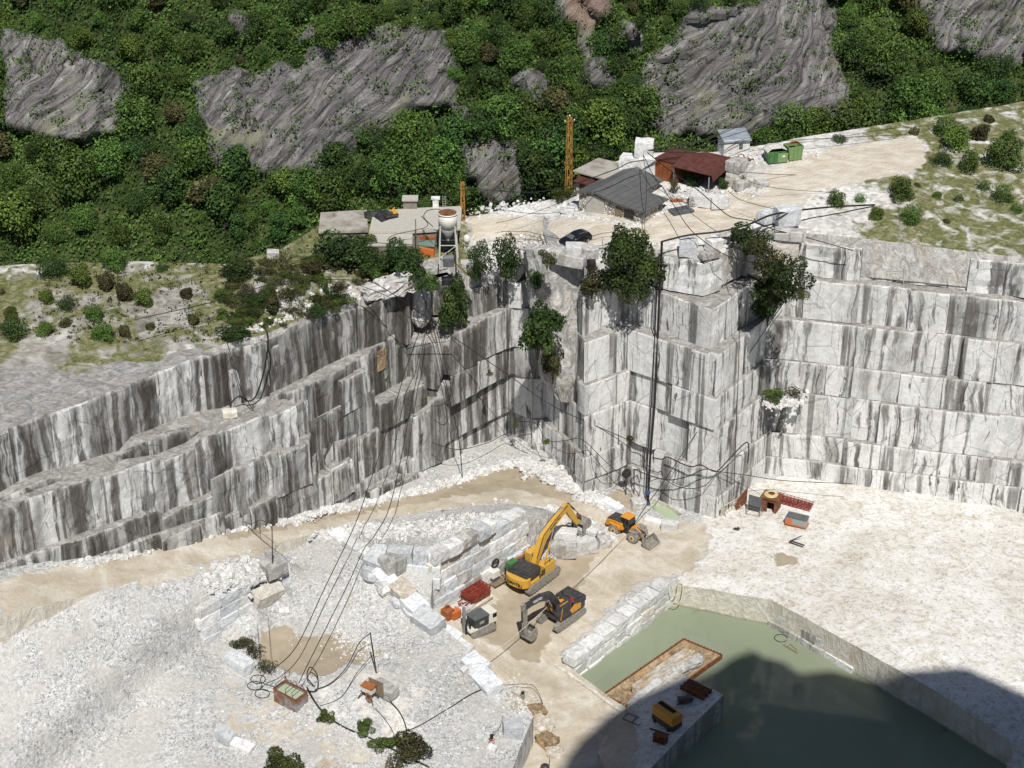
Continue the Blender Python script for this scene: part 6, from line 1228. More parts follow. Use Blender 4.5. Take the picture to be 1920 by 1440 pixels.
Ht = empty("concrete_hut", W(730, 470, 34.5), 0, 'small concrete hut with a clean pale roof in front of the long flat roofs', 'hut')
L3 = [(689, 459, 35.40), (773, 458, 35.40), (774, 433, 35.55), (693, 435, 35.55)]; slab(Ht, L3, .3, "roof", M['concl']); under(Ht, L3, 32, "wall", M['concd'], .94)
o = MB(); pts = [W(x, y, 35.98) for x, y in ((682, 397), (722, 393), (740, 398), (728, 414), (716, 418), (700, 408), (684, 408))]; n = len(pts); r4 = random.Random(4)
c = sum(pts, Vector()) / n; o.v = [tuple(p) for p in pts] + [tuple(c + (p - c) * .55 + Vector((0, 0, .5 + r4.uniform(-.2, .3)))) for p in pts] + [tuple(c + Vector((0, 0, .6)))]; o.f = [(i, (i + 1) % n, n + (i + 1) % n, n + i) for i in range(n)] + [(n + i, n + (i + 1) % n, 2 * n) for i in range(n)]; o.mi = [0] * len(o.f)
tag(o.build("tarpaulin", M['tarp']), 'crumpled black tarpaulin thrown over the flat concrete roof', 'tarpaulin')
p = W(733, 407, 36.20); Wn = empty("winch_machine", p, R(30), 'small black and yellow winch machine on the flat concrete roof', 'machine')
m = MB(); m.box((0, 0, .3), (1.9, 1.0, .35)); m.cyl((-.4, 0, .65), .35, .9, 0, 14, 'y'); m.build("base", M['dgrey'], Wn, bevel=.03); m = MB(); m.box((.5, .0, .7), (.7, .9, .35)); m.bar((0, .5, .5), (.9, .5, 1.1), .12); m.build("housing", M['yel'], Wn, bevel=.04)
SX, SY = -8.5, 212.3; SZ = 33.2
Si = empty("silo", (SX, SY, SZ), 0, 'white cement silo with pointed hopper standing on four legs', 'silo')
m = MB(); m.tube([(0, 0, 4.5), (0, 0, 6.5)], [1.25, 1.25], 0, 28); m.tube([(0, 0, 6.38), (0, 0, 6.52)], [1.32, 1.32], 0, 28); m.build("tank", M['whitep'], Si, True)
m = MB(); m.tube([(0, 0, 6.525), (0, 0, 6.535)], [1.18, 1.18], 0, 24); m.build("top_opening", M['rust'], Si)
m = MB(); m.tube([(0, 0, 2.75), (0, 0, 4.5)], [.16, 1.22], 0, 28); m.tube([(0, 0, 2.4), (0, 0, 2.8)], [.16, .16], 0, 12); m.build("hopper", M['steel'], Si, True)
for sx in (-1, 1):
    for sy in (-1, 1): m = MB(); m.bar((sx * 1.25, sy * 1.05, -.4), (sx * .95, sy * .8, 4.9), .14); m.build("leg", M['whitep'], Si)
m = MB(); [m.bar((s * 1.12, t * .9, 2.2), (s2 * 1.12, t2 * .9, 2.2), .08) for s, t, s2, t2 in ((-1, -1, 1, -1), (1, -1, 1, 1), (1, 1, -1, 1), (-1, 1, -1, -1))]; m.bar((-1.2, -1, .4), (1.1, -.95, 2.2), .06); m.build("brace", M['whitep'], Si)
Gt = empty("grey_tank", (SX + .1, SY - 1.9, SZ - .2), 0, 'grey mixing tank standing under the silo', 'tank'); m = MB(); m.box((0, 0, .55), (1.5, 1.1, 1.2)); m.build("body", M['gpanel'], Gt, bevel=.06); m = MB(); m.box((0, 0, 1.2), (1.3, .9, .1)); m.tube([(-.5, -.2, 1.2), (-.5, -.2, 1.8), (.2, 0, 2.0)], .05, 0, 6); m.build("lid", M['steel'], Gt)
g = GR(800, 482); Op = empty("hopper_bin", (g.x, g.y + .2, g.z - .3), R(-2), 'orange feed bin with green cover left of the silo', 'bin')
m = MB(); m.prism([(-1.0, 0), (1.0, 0), (1.0, 1.2), (-1.0, 1.6)][::1], -.1, 1.6, 0, 'y'); m.build("body", M['orange'], Op, bevel=.03); m = MB(); m.box((0, .75, 1.75), (2.1, 1.2, .1), 0, (.5, 0, 0)); m.build("cover", M['greenc'], Op); m = MB(); m.box((0, 1.7, 2.0), (2.1, .5, .9)); m.build("back_plate", M['rusto'], Op)
p = GR(781, 478); m = MB(); m.tube([(p.x, p.y, p.z - .3), (p.x, p.y, p.z + 5.2)], .07, 0, 8); tag(m.build("thin_pole", M['wood']), 'thin wooden pole in front of the flat roofs beside the orange bin', 'pole')
def lattice(name, p, h, w0, w1, label, mat='lattice', ins=True):
    T = empty(name, p, R(20), label, 'pylon'); m = MB(); n = int(h / .8)
    def c(i, s, t): z = h * i / n; w = w0 + (w1 - w0) * i / n; return (s * w / 2, t * w / 2, z)
    for s in (-1, 1):
        for t in (-1, 1): m.bar(c(0, s, t), c(n, s, t), .09)
    m.build("leg", M[mat], T); m = MB()
    for i in range(n):
        for (a, b) in (((-1, -1), (1, -1)), ((1, -1), (1, 1)), ((1, 1), (-1, 1)), ((-1, 1), (-1, -1))):
            k = i % 2; m.bar(c(i, *(a if k else b)), c(i + 1, *(b if k else a)), .055)
            if i % 3 == 0: m.bar(c(i, *a), c(i, *b), .05)
    m.build("bracing", M[mat], T)
    if ins:
        m = MB(); m.bar((-.7, 0, h - .7), (.7, 0, h - .7), .08); m.build("cross_arm", M[mat], T)
        for q in ((-.7, 0, h - .55), (.7, 0, h - .55), (0, 0, h + .15)): m = MB(); m.tube([(q[0], q[1], q[2] - .1), q, (q[0], q[1], q[2] + .15)], [.06, .11, .06], 0, 8); m.build("insulator", M['whitep'], T)
    return T
p = W(1066, 357, 36.3); lattice("lattice_pylon", (p.x, p.y, 35.8), 11.4, .75, .5, 'tall ochre lattice pylon left of the stone house')
p = W(868, 414, 34.0); lattice("lattice_pylon", (p.x, p.y, 33.6), 6.2, .5, .35, 'short ochre lattice pylon between the silo and the white bank', ins=False)

# ------------------------------------------------------------------ things on the quarry floor
def at(px, py, name, rz, label, cat, f=None, dz=0.0): g = (f or G)(px, py); return empty(name, (g.x, g.y, g.z + dz), R(rz), label, cat)
T = at(892, 1126, "steel_frame_stack", 46, 'stack of red oxide steel frames on a white slab below the retaining wall', 'frame stack')
m = MB(); rock_mesh(m, (4.2, 2.4, .5), 5); m.v = [(v[0], v[1], v[2] + .15) for v in m.v]; m.build("slab", M['blkw'], T)
for k in range(6):
    m = MB(); z = .5 + k * .25
    for y in (-.9, -.3, .3, .9): m.box((0, y, z), (3.4, .1, .16))
    for x in (-1.65, -.8, 0, .8, 1.65): m.box((x, 0, z + .04), (.1, 1.9, .13))
    m.build("frame", M['redp'] if k > 1 else M['rust'], T).location = (.05 * (k % 3), .04 * (k % 2), 0)
T = at(924, 1092, "pump_unit", 46, 'white pump unit with a black hose ring on a low trailer', 'pump')
m = MB(); m.box((.2, 0, 1.35), (1.3, 1.1, 1.1)); m.build("housing", M['whitep'], T, bevel=.15); m = MB(); m.box((.2, 0, .5), (1.0, .8, .9)); m.build("motor", M['gpanel'], T, bevel=.05); m = MB(); m.box((1.2, -.5, .18), (3.8, 1.3, .16)); [m.bar((1.0 + i * .6, -1.1, .2), (1.0 + i * .6, .1, .5), .08) for i in range(4)]; m.build("trailer_bed", M['wood'], T)
m = MB(); m.tube([(.6 + .55 * math.cos(t * .35), .1, 2.6 + .55 * math.sin(t * .35)) for t in range(19)], .13, 0, 8); m.build("hose_ring", M['blk_r'], T)
T = at(846, 1156, "orange_toolbox", 46, 'orange and brown machine box below the smooth boulder', 'box')
m = MB(); m.box((.3, -.3, .5), (1.3, 1.1, 1.0)); m.build("body", M['orange'], T, bevel=.04); m = MB(); m.box((-.5, .1, .7), (1.2, 1.2, 1.3)); m.tube([(-.7, .3, 1.2), (-.6, .2, 1.9), (-.2, .1, 1.7)], .14, 0, 8); m.build("engine", M['rusto'], T, bevel=.05); m = MB(); m.box((.25, .1, 1.06), (.6, .45, .1)); m.build("lid", M['cream'], T)
T = at(868, 1140, "concrete_slab", 46, 'low white slab carrying scattered red clamps beside the drill rig', 'slab'); m = MB(); rock_mesh(m, (2.6, 1.9, .5), 9); m.v = [(v[0], v[1], v[2] + .2) for v in m.v]; m.build("body", M['blk'], T)
T = at(868, 1138, "steel_clamps", 20, 'scattered red steel clamps on the low white slab', 'clamps', dz=.45); m = MB(); r4 = random.Random(8)
for i in range(9): a = r4.uniform(0, 3.1); x, y = r4.uniform(-.5, .5), r4.uniform(-.5, .5); m.bar((x - .3 * math.cos(a), y - .3 * math.sin(a), .05 + i * .02), (x + .3 * math.cos(a), y + .3 * math.sin(a), .1 + i * .02), .08)
m.build("bars", M['redp'], T)
T = at(985, 1062, "rusty_machine_frame", 50, 'rusty machine frame lying against the wall beside the big excavator', 'scrap frame'); m = MB(); m.box((0, .4, .9), (2.6, 1.1, 1.6)); m.build("body", M['rusto'], T, bevel=.04); m = MB(); [m.box((-1.1 + i * .55, -.3, .9), (.16, .5, 1.7)) for i in range(5)]; m.bar((-1.3, -.4, 1.8), (1.3, .3, 2.2), .16); m.build("ribs", M['dgrey'], T)
T = at(1318, 962, "steel_workbench", -33, 'brown topped steel workbench at the foot of the corner', 'workbench'); m = MB(); m.box((0, .1, 1.65), (1.6, .9, .08), 0, (.12, 0, 0)); m.build("top", M['rust'], T)
for x in (-.7, .7): m = MB(); m.bar((x, -.35, 0), (x, -.35, 1.55), .1); m.bar((x, .45, 0), (x, .45, 1.7), .1); m.bar((x, -.35, .5), (x, .45, .5), .06); m.build("leg", M['dust'], T)
m = MB(); m.box((0, -.3, 1.0), (1.2, .1, .5)); m.box((0, 0, .45), (1.3, .7, .06)); m.build("shelf", M['dust'], T)
a, b = G(1352, 968), G(1384, 950); T = empty("barrier_rail", a, math.atan2(b.y - a.y, b.x - a.x), 'white tubular barrier rail standing on the white floor', 'barrier'); L = (b - a).length; m = MB(); [m.tube([(0, 0, z), (L, 0, z + .02)], .06, 0, 6) for z in (.15, 1.5)]; [m.tube([(L * i / 6, 0, .15), (L * i / 6, 0, 1.5)], .05, 0, 6) for i in range(7)]; [m.tube([(x, 0, 1.5), (x + .1, -.7, 0)], .05, 0, 6) for x in (.2, L - .2)]; m.build("rail", M['ropew'], T)
T = at(1390, 950, "rusty_sheet", 48, 'rusty brown steel sheet leaning behind the white barrier', 'steel sheet'); m = MB(); m.prism([(-1.2, 0), (1.2, 0), (1.2, 2.5), (.9, 2.4), (-1.2, 1.7)], -.04, .04, 0, 'y'); m.build("sheet", M['rust'], T)
T = at(1414, 962, "steel_screen", -30, 'slate grey steel screen on a tubular base', 'screen'); m = MB(); m.box((0, 0, 1.9), (1.9, .08, 1.5), 0, (-.1, 0, 0)); m.box((0, .12, .9), (1.9, .08, 1.0), 0, (.25, 0, 0)); m.build("panel", M['gpanel'], T); m = MB()
for s in (-.95, .95): m.bar((s, -.7, .05), (s, .9, .05), .08); m.bar((s, -.6, .05), (s, 0, 1.3), .07); m.bar((s, .8, .05), (s, .1, 1.4), .07)
m.bar((-.95, -.7, .05), (.95, -.7, .05), .08); m.bar((-.95, .9, .05), (.95, .9, .05), .08); m.build("base_frame", M['dust'], T)
T = at(1444, 955, "rusty_shelter_box", -28, 'rusty steel shelter box with an open doorway', 'steel box'); m = MB(); m.box((-.65, -.85, 1.0), (.9, .08, 2.1)); m.box((.95, -.85, 1.0), (.3, .08, 2.1)); m.box((.35, -.85, 1.85), (1.0, .08, .4)); m.box((1.1, .1, 1.0), (.08, 1.9, 2.1)); m.box((-1.1, .1, 1.0), (.08, 1.9, 2.1)); m.box((0, 1.0, 1.0), (2.1, .08, 2.1)); m.build("wall", M['rust'], T); m = MB(); m.box((0, .1, 2.1), (2.6, 2.2, .12)); m.build("roof", M['rust'], T)
p = Vector(T.location); m = MB(); m.tube([(math.cos(t * .5) * (.95 - t * .008), math.sin(t * .5) * (.95 - t * .008), .05 + .004 * t) for t in range(60)], .07, 0, 6); o = m.build("hose_coil", M['ropey']); o.location = (p.x, p.y + .15, p.z + 2.2); tag(o, 'coil of yellow hose on top of the rusty shelter box', 'hose coil')
T = at(1482, 950, "steel_truss_pile", -30, 'pile of red rusty steel lattice sections against the right wall', 'steel pile'); r4 = random.Random(2)
for k in range(3):
    m = MB(); y = k * .55
    for dy in (0, .4):
        for dz in (.1, .5): m.bar((-2.6, y + dy, dz + .15 * k), (2.8, y + dy, dz + .15 * k), .07)
    for i in range(10): x = -2.6 + .54 * i; m.bar((x, y, .1 + .15 * k), (x + .54, y + .4, .5 + .15 * k), .05); m.bar((x, y, .5 + .15 * k), (x + .54, y, .1 + .15 * k), .05)
    m.build("lattice_section", M['redp'], T)
T = at(1494, 985, "generator_set", -25, 'red and grey generator at the right end of the white floor', 'generator'); m = MB(); m.box((0, 0, .85), (2.8, 1.3, 1.0)); m.build("housing", M['steel'], T, bevel=.05); m = MB(); m.box((0, 0, 1.42), (2.9, 1.4, .16)); m.build("canopy", M['gpanel'], T, bevel=.03); m = MB(); m.box((-1.43, 0, .8), (.08, 1.2, 1.1)); m.box((-.9, -.68, .75), (.7, .06, .8)); m.box((0, 0, .28), (3.0, 1.4, .14)); m.build("red_panel", M['orange'], T)
T = at(1490, 1022, "steel_bracket", -35, 'dark steel bracket lying on the white floor near the generator', 'bracket'); m = MB(); m.bar((-.9, 0, .15), (1.2, 0, .15), .14); m.bar((-.9, .45, .15), (1.2, .45, .15), .14); m.bar((-.7, -.1, .15), (-.7, .6, .15), .18); m.bar((-.7, .6, .2), (.3, 1.2, .9), .1); m.build("frame", M['dgrey'], T)
T = at(1381, 994, "small_drill_tool", -20, 'small dark hand machine left alone on the white floor', 'tool'); m = MB(); m.box((0, 0, .2), (.7, .3, .25)); m.bar((-.5, 0, .1), (.5, .1, .35), .1); m.cyl((.2, 0, .35), .14, .3); m.build("body", M['dgrey'], T, bevel=.03)
T = at(1347, 968, "rusty_stand", 10, 'narrow dark rusty stand beside the white barrier', 'stand'); m = MB(); m.box((0, 0, .5), (.35, .3, 1.0), 0, (.1, .2, 0)); m.bar((0, 0, .9), (-.3, .2, 1.3), .1); m.build("body", M['rust'], T)
T = at(1186, 935, "cable_winch", 20, 'black cable drum and bracket in the inner corner behind the loader', 'cable drum', dz=0); m = MB(); m.tube([(-.6, .9, 3.6 + 0), (-.6, 1.1, 3.6)], .7, 0, 18); m.build("drum", M['blk_r'], T); m = MB(); m.bar((.6, .9, .0), (.5, .9, 4.2), .12); m.bar((.6, .9, 4.0), (1.2, .8, 4.1), .12); m.bar((-.6, 1, 0), (-.6, 1, 3.6), .12); m.bar((1.2, .8, 4.1), (1.5, .6, 2.6), .1); m.build("bracket", M['dgrey'], T)
# on the island
T = empty("compressor", GI(1250, 1358), R(-50), 'yellow compressor with black grille on the shaded rock platform', 'compressor'); m = MB(); m.box((0, 0, 1.55), (3.3, 1.6, 1.2)); m.build("hood", M['ora'], T, bevel=.07); m = MB(); m.box((0, 0, .6), (3.3, 1.62, .75)); m.build("lower_body", M['dgrey'], T, bevel=.04); m = MB(); m.box((-.3, .25, 2.17), (2.5, .55, .06)); [m.box((-1.3 + i * .4, .25, 2.21), (.05, .5, .06)) for i in range(6)]; m.build("grille", M['black'], T)
m = MB(); [m.cyl((x, y, .25), .25, .2, 0, 14, 'y') for x in (-1.1, 1.1) for y in (-.8, .8)]; m.build("wheel", M['blk_r'], T)
T = empty("pipe_bundle", GI(1305, 1297), R(-40), 'bundle of rusty pipes stacked on the shaded rock platform', 'pipe bundle')
for k in range(3): m = MB(); [m.cyl((0, -.85 + .24 * i + .1 * (k % 2), .15 + .2 * k), .1, 3.4 - .2 * (i % 3), 0, 8, 'x') for i in range(8)]; m.build("pipe_layer", M['rust'], T)
T = empty("dismantled_motor", GI(1280, 1318), R(10), 'dark dismantled motor between the compressor and the pipes', 'motor'); m = MB(); m.cyl((0, 0, .5), .45, 1.2, 0, 16, 'x'); m.box((.8, .2, .4), (.7, .8, .7)); m.bar((-.9, -.4, .2), (1.0, -.6, .5), .12); m.build("body", M['gpanel'], T, bevel=.03); m = MB(); m.box((.2, -.5, .6), (.4, .2, .3)); m.build("red_valve", M['redp'], T)
T = empty("wooden_rack", GI(1238, 1392), R(-30), 'brown wooden rack on the shaded rock platform', 'rack'); m = MB(); [m.box((x, y, .6), (.1, .1, 1.2)) for x in (-.7, .7) for y in (-.4, .4)]; [m.box((0, 0, z), (1.5, .9, .06)) for z in (.2, .65, 1.15)]; m.build("frame", M['rust'], T); m = MB(); m.box((-.2, -.1, .9), (.3, .5, .4)); m.build("crate", M['rusto'], T)
T = empty("steel_beam", GI(1245, 1376), R(-28), 'dark steel beam lying behind the wooden rack', 'beam'); m = MB(); m.box((0, 0, .1), (3.4, .15, .15)); m.build("body", M['dgrey'], T)
T = empty("lifting_frame", GI(1190, 1350), R(-35), 'thin dark lifting frame lying at the end of the tray', 'frame'); m = MB()
for a, b in (((-1.2, -.7), (1.0, -.7)), ((-1.2, .5), (1.0, .5)), ((-1.2, -.7), (-1.2, .5)), ((1.0, -.7), (1.0, .5)), ((0, -.7), (0, .5))): m.bar((*a, .12), (*b, .12), .08)
m.bar((-1.2, 0, .1), (-1.6, .6, 1.0), .07); m.build("tubes", M['dgrey'], T)
m = MB(); p = W(1464, 1197, POOLZ); m.tube([(p.x + .8 * math.cos(t * .4), p.y + .8 * math.sin(t * .4), POOLZ + .03) for t in range(15)], .05, 0, 6); tag(m.build("floating_hose_ring", M['hose']), 'thin hose ring floating on the pool near the right bank', 'hose')
a, b = W(1469, 1209, POOLZ + .05), W(1495, 1224, POOLZ + .05); m = MB(); m.bar(a, b, .25, 0, .08); m.tube([a.lerp(b, .3), a.lerp(b, .4) + Vector((.2, .8, .03)), a.lerp(b, .9) + Vector((.1, .6, .03)), b], .04, 0, 5); tag(m.build("floating_plank", M['wood']), 'dark plank floating on the pool at the right', 'plank')
# foreground
T = at(546, 1316, "water_tank", -37, 'rusty open steel tank full of water with a tubular frame', 'water tank', dz=-.1); L, w_, h_ = 3.4, 1.9, 1.75
m = MB()
for s in (-1, 1): m.box((0, s * (w_ / 2), h_ / 2), (L, .08, h_)); m.box((s * L / 2, 0, h_ / 2), (.08, w_ - .09, h_))
m.box((0, 0, .06), (L - .1, w_ - .1, .1)); m.build("body", M['rustt'], T); m = MB()
for s in (-1, 1): m.box((0, s * w_ / 2, h_ + .02), (L + .12, .16, .06)); m.box((s * L / 2, 0, h_ + .02), (.16, w_ + .1, .065))
m.build("rim", M['rust'], T); m = MB(); m.box((0, 0, h_ - .4), (L - .12, w_ - .12, .04)); m.build("water", M['water2'], T); m = MB()
for x in (-1.3, .2, 1.2): m.tube([(x, -w_ / 2, h_), (x, -w_ / 2, h_ + .8), (x, w_ / 2 - .3, h_ + 1.0), (x, w_ / 2, h_)], .045, 0, 6)
m.tube([(-1.7, w_ / 2, h_), (-1.6, w_ / 2, h_ + 1.5), (-.9, w_ / 2, h_ + 1.7), (-.9, w_ / 2, h_ + 1.1)], .05, 0, 6); m.build("tube_frame", M['rust'], T)
T = at(692, 1312, "electric_stand", -33, 'electric stand with rusty top and cable coils on splayed legs', 'electric stand', dz=.25); m = MB(); m.box((0, 0, 1.75), (1.6, 1.0, .1), 0, (.1, 0, 0)); m.build("top", M['rusto'], T); m = MB(); m.box((0, 0, 1.3), (1.4, .8, .8)); m.build("cabinet", M['cream'], T, bevel=.04)
for x in (-.6, .6): m = MB(); m.bar((x, -.3, .95), (x * 1.7, -.7, 0), .09); m.bar((x, .3, .95), (x * 1.5, .6, 0), .09); m.build("leg", M['dgrey'], T)
m = MB()
for k in range(4): m.tube([(.5 + .1 * k, -.55 - .04 * k, .75 + .45 * math.sin(t * .5)) if False else (.3 + .1 * k + .35 * math.cos(t * .5), -.55 - .06 * k, .75 + .42 * math.sin(t * .5)) for t in range(14)], .035, 0, 5)
m.build("cable_coil", M['rusto'], T); m = MB(); m.box((.6, .62, 1.4), (2.0, .08, 1.9)); m.build("back_sheet", M['wood'], T)
def pole(a, b, r, label, mat='dgrey', name="thin_pole"): m = MB(); m.tube([a, b], [r, r * .8], 0, 8); return tag(m.build(name, M[mat]), label, 'pole')
g = G(706, 1262); pole((g.x, g.y, g.z - .3), WY(694, 1186, g.y), .09, 'dark leaning pole behind the block with the electric stand')
g = G(511, 1082); pole((g.x, g.y, g.z - .3), WY(510, 988, g.y), .08, 'tall thin black pole standing in the left blocks'); g = G(524, 1066); pole((g.x, g.y, g.z - .3), WY(529, 1040, g.y), .07, 'short thin pole just behind the tall one')
T = at(922, 1396, "tripod_tool", 15, 'orange and black tripod tool on the small white block', 'tool', dz=.55); m = MB()
for i in range(4): m.bar((0, 0, .3), (.5 * math.cos(i * 1.57 + .5), .5 * math.sin(i * 1.57 + .5), 0), .06)
m.build("legs", M['orange'], T); m = MB(); m.cyl((0, .05, .55), .2, .4, 0, 14); m.box((.1, 0, .8), (.25, .2, .15)); m.build("head", M['blk_r'], T)
g = G(980, 1312); m = MB(); m.tube([(g.x, g.y, g.z + .3), (g.x, g.y, g.z + .9)], [.33, .28], 0, 16); b_ = m.build("hanging_bucket", M['dust']); tag(b_, 'grey bucket shaped lamp hanging on a wire over the rock edge', 'lamp'); m = MB(); m.cyl((0, 0, 0), .2, .25, 0, 12); h_ = m.build("cap", M['blk_r'], b_); h_.location = (g.x, g.y, g.z + 1.0)
T = at(1022, 1448, "black_drum", 0, 'black rounded drum at the bottom edge of the road', 'drum'); m = MB(); m.tube([(0, 0, 0), (0, 0, .9), (0, 0, 1.05)], [.5, .5, .3], 0, 18); m.build("body", M['dgrey'], T, True); m = MB(); m.box((0, 0, 1.1), (.3, .2, .1)); m.build("cap", M['blk_r'], T)
T = at(1276, 396, "tank_lid", 25, 'flat dark grey steel lid lying by the track below the house', 'steel lid', GR); m = MB(); m.box((0, 0, .15), (3.2, 2.0, .3)); m.build("plate", M['gpanel'], T, bevel=.03); m = MB(); m.box((0, 0, .32), (2.6, .06, .06)); m.box((0, .5, .32), (2.6, .06, .06)); m.build("rib", M['dgrey'], T)
T = at(1274, 380, "rusty_beam", 5, 'rusty steel beam behind the dark lid', 'beam', GR); m = MB(); m.box((0, 0, .2), (2.8, .3, .3)); m.build("body", M['rusto'], T)
T = at(1395, 303, "scrap_heap", 10, 'small heap of rusty hoops and scrap in front of the cabin', 'scrap', GR); m = MB(); m.tube([(-.5 + .5 * math.cos(t * .4), .1, .6 + .5 * math.sin(t * .4)) for t in range(16)], .08, 0, 6); [m.bar((r4.uniform(-1, 1.6), r4.uniform(-.5, .5), .15), (r4.uniform(-1, 1.6), r4.uniform(-.5, .5), .3), .14) for i in range(7)]; m.build("pieces", M['rust'], T)
T = at(875, 455, "white_sack", 20, 'white bulk sack hanging on a small frame right of the silo', 'sack', GR); m = MB(); m.tube([(0, 0, 0), (0, 0, .5), (0, 0, 1.0), (0, 0, 1.2)], [.35, .5, .4, .12], 0, 14); m.build("body", M['whitep'], T, True); m = MB(); m.tube([(-.8, 0, 0), (-.8, 0, 1.5), (.3, 0, 1.7)], .05, 0, 6); m.build("frame", M['wood'], T)

# ------------------------------------------------------------------ pipes, hoses and cables
def smooth(pts, k=7):
    P_ = [pts[0]] + pts + [pts[-1]]; out = []
    for i in range(1, len(P_) - 2):
        a, b, c, d = P_[i - 1:i + 3]
        for j in range(k): t = j / k; out.append(.5 * ((2 * b) + (c - a) * t + (2 * a - 5 * b + 4 * c - d) * t * t + (3 * b - a - 3 * c + d) * t ** 3))
    out.append(pts[-1]); return out
def cable(label, pts, r=.045, mat='hose', name="cable", cat='cable', k=7):
    P_ = [(WY(p[0], p[1], p[2]) if len(p) == 3 else (G(p[0], p[1]) if p[3] == 'g' else (GR(p[0], p[1]) if p[3] == 'r' else W(p[0], p[1], p[2])))) + (Vector((0, 0, p[2])) if len(p) == 4 and p[3] in 'gr' else Vector()) for p in pts]
    m = MB(); m.tube(smooth(P_, k), r * (1.05 if r < .08 else .95), 0, 6); return tag(m.build(name, M[mat], None, True), label, cat)
cable('thick black pipe hanging down the middle wall, nearer the corner', [(1241, 452, 206.6), (1240, 480, 206.4), (1236, 560, 205.8), (1232, 660, 205.3), (1227, 760, 204.9), (1219, 860, 204.5), (1215, 945, 203.6)], .16, name="hanging_pipe", cat='pipe')
cable('second black pipe hanging beside the thick one, with clamps', [(1236, 475, 206.7), (1231, 560, 206), (1226, 660, 205.5), (1221, 760, 205.1), (1214, 860, 204.7), (1212, 930, 203.9)], .09, name="hanging_pipe", cat='pipe')
cable('black pipe running from the hanging pipe along the plateau edge to the right', [(1241, 453, 206.6), (1290, 441, 208), (1350, 434, 209), (1400, 422, 210), (1440, 405, 212), (1470, 398, 213), (1500, 394, 214), (1560, 388, 216), (1640, 384, 219)], .14, name="surface_pipe", cat='pipe')
cable('short branch pipe beside the blue grey blocks', [(1455, 412, 212.5), (1472, 402, 212.9), (1480, 397, 213.3)], .12, name="surface_pipe", cat='pipe')
for y_, w_ in ((921, 'upper'), (942, 'lower')): m = MB(); m.tube([WY(1215, y_, 203.3), WY(1215, y_ + 5, 203.3)], .32, 0, 12); tag(m.build("pipe_coupling", M['blue']), w_ + ' blue coupling at the bottom end of the hanging pipe', 'coupling')
cable('black elbow hose from the pipe foot to the pond', [(1213, 930, 203.4), (1205, 940, 203), (1198, 948, 202.8), (1199, 955, 202.3)], .12, name="elbow_hose", cat='hose')
cable('long black cable sagging from the left bank across to the middle wall corner', [(250, 600, 185), (420, 561, 192), (530, 528, 196), (670, 526, 199), (727, 545, 199), (840, 625, 203), (960, 708, 206), (1040, 763, 202), (1180, 826, 206.6), (1225, 850, 204)], .05)
cable('thin cable from the hut yard down the left wall notch', [(660, 530, 199), (735, 560, 200), (772, 598, 203.5), (842, 608, 204), (868, 618, 204.5)], .04)
cable('cable bundle dropping over the white corner of the left wall', [(790, 543, 207), (800, 575, 206), (815, 625, 204.8), (830, 690, 204), (842, 745, 203.6), (860, 820, 203.2), (867, 895, 203)], .055)
cable('second cable dropping over the white corner of the left wall', [(808, 543, 207), (812, 590, 205.6), (824, 640, 204.5), (839, 700, 203.8), (846, 733, 203.2), (836, 755, 202.8), (815, 762, 203)], .045)
cable('cable looping low over the lower ledges to the inner corner', [(810, 830, 203), (850, 842, 203.5), (880, 840, 205), (920, 828, 209), (948, 815, 212), (965, 838, 213), (990, 850, 212)], .045)
cable('black hose looping from the left bank down to the left ledge', [(486, 609, 188), (500, 622, 187.2), (502, 650, 187), (494, 700, 187), (480, 742, 186.6), (466, 752, 186.2), (448, 743, 185.6), (432, 760, 185), (440, 775, 184.8), (444, 790, 184.6), (425, 800, 184.4)], .11, name="hose", cat='hose')
cable('thin wire hanging down the left wall beside the hose loop', [(425, 640, 185), (437, 680, 185), (450, 725, 185), (466, 755, 185.6), (475, 770, 186)], .05)
cable('left one of the two cables sagging from the left wall to the water tank', [(795, 600, 205), (765, 680, 199), (735, 780, 193), (712, 850, 189), (690, 915, 185), (665, 985, 179), (610, 1100, 170), (560, 1205, 161), (525, 1245, 157.5), (497, 1262, 156.5), (489, 1278, 156), (515, 1288, 155.8)], .05)
cable('right one of the two cables sagging from the left wall to the water tank', [(800, 610, 205), (775, 740, 198), (735, 935, 185), (705, 1000, 179), (682, 1030, 176), (655, 1090, 171), (605, 1190, 162), (575, 1250, 157.5), (560, 1282, 156)], .05)
cable('long straight rope from the right wall down to the wheel loader', [(1478, 555, 210), (1410, 655, 208), (1330, 775, 202.5), (1241, 908, 199), (1213, 946, 198), (1178, 1000, 195.6)], .05)
cable('pale rope stretched low across the yard over the dark excavator', [(1178, 1000, 195.6), (1123, 1054, 188), (1040, 1126, 178), (960, 1197, 170), (905, 1240, 165)], .045, 'ropew', "rope", 'rope')
cable('cable across the low rock steps right of the inner corner', [(965, 792, 213), (1003, 793, 211), (1026, 826, 207), (1060, 826, 204), (1091, 824, 202.6), (1130, 860, 203.5), (1166, 893, 205)], .045)
cable('sagging cable from the low rock steps to the cable drum', [(1038, 838, 206), (1062, 850, 204), (1085, 849, 203), (1105, 846, 202.6), (1112, 880, 203), (1128, 905, 203.5), (1150, 905, 204.5), (1162, 893, 205.5)], .035)
cable('tangled black hose crossing the wall foot to the corner, uppermost', [(1224, 858, 204), (1241, 861, 203), (1252, 857, 202.4), (1280, 870, 201), (1298, 875, 200), (1315, 872, 199), (1342, 884, 198.4), (1365, 863, 199.4), (1398, 830, 202), (1404, 842, 202), (1402, 868, 201.5)], .09, name="hose", cat='hose')
cable('middle black hose crossing the wall foot to the corner', [(1190, 880, 204.6), (1220, 892, 203.4), (1255, 900, 201.7), (1290, 893, 200), (1320, 880, 198.7), (1345, 884, 198.4)], .07, name="hose", cat='hose')
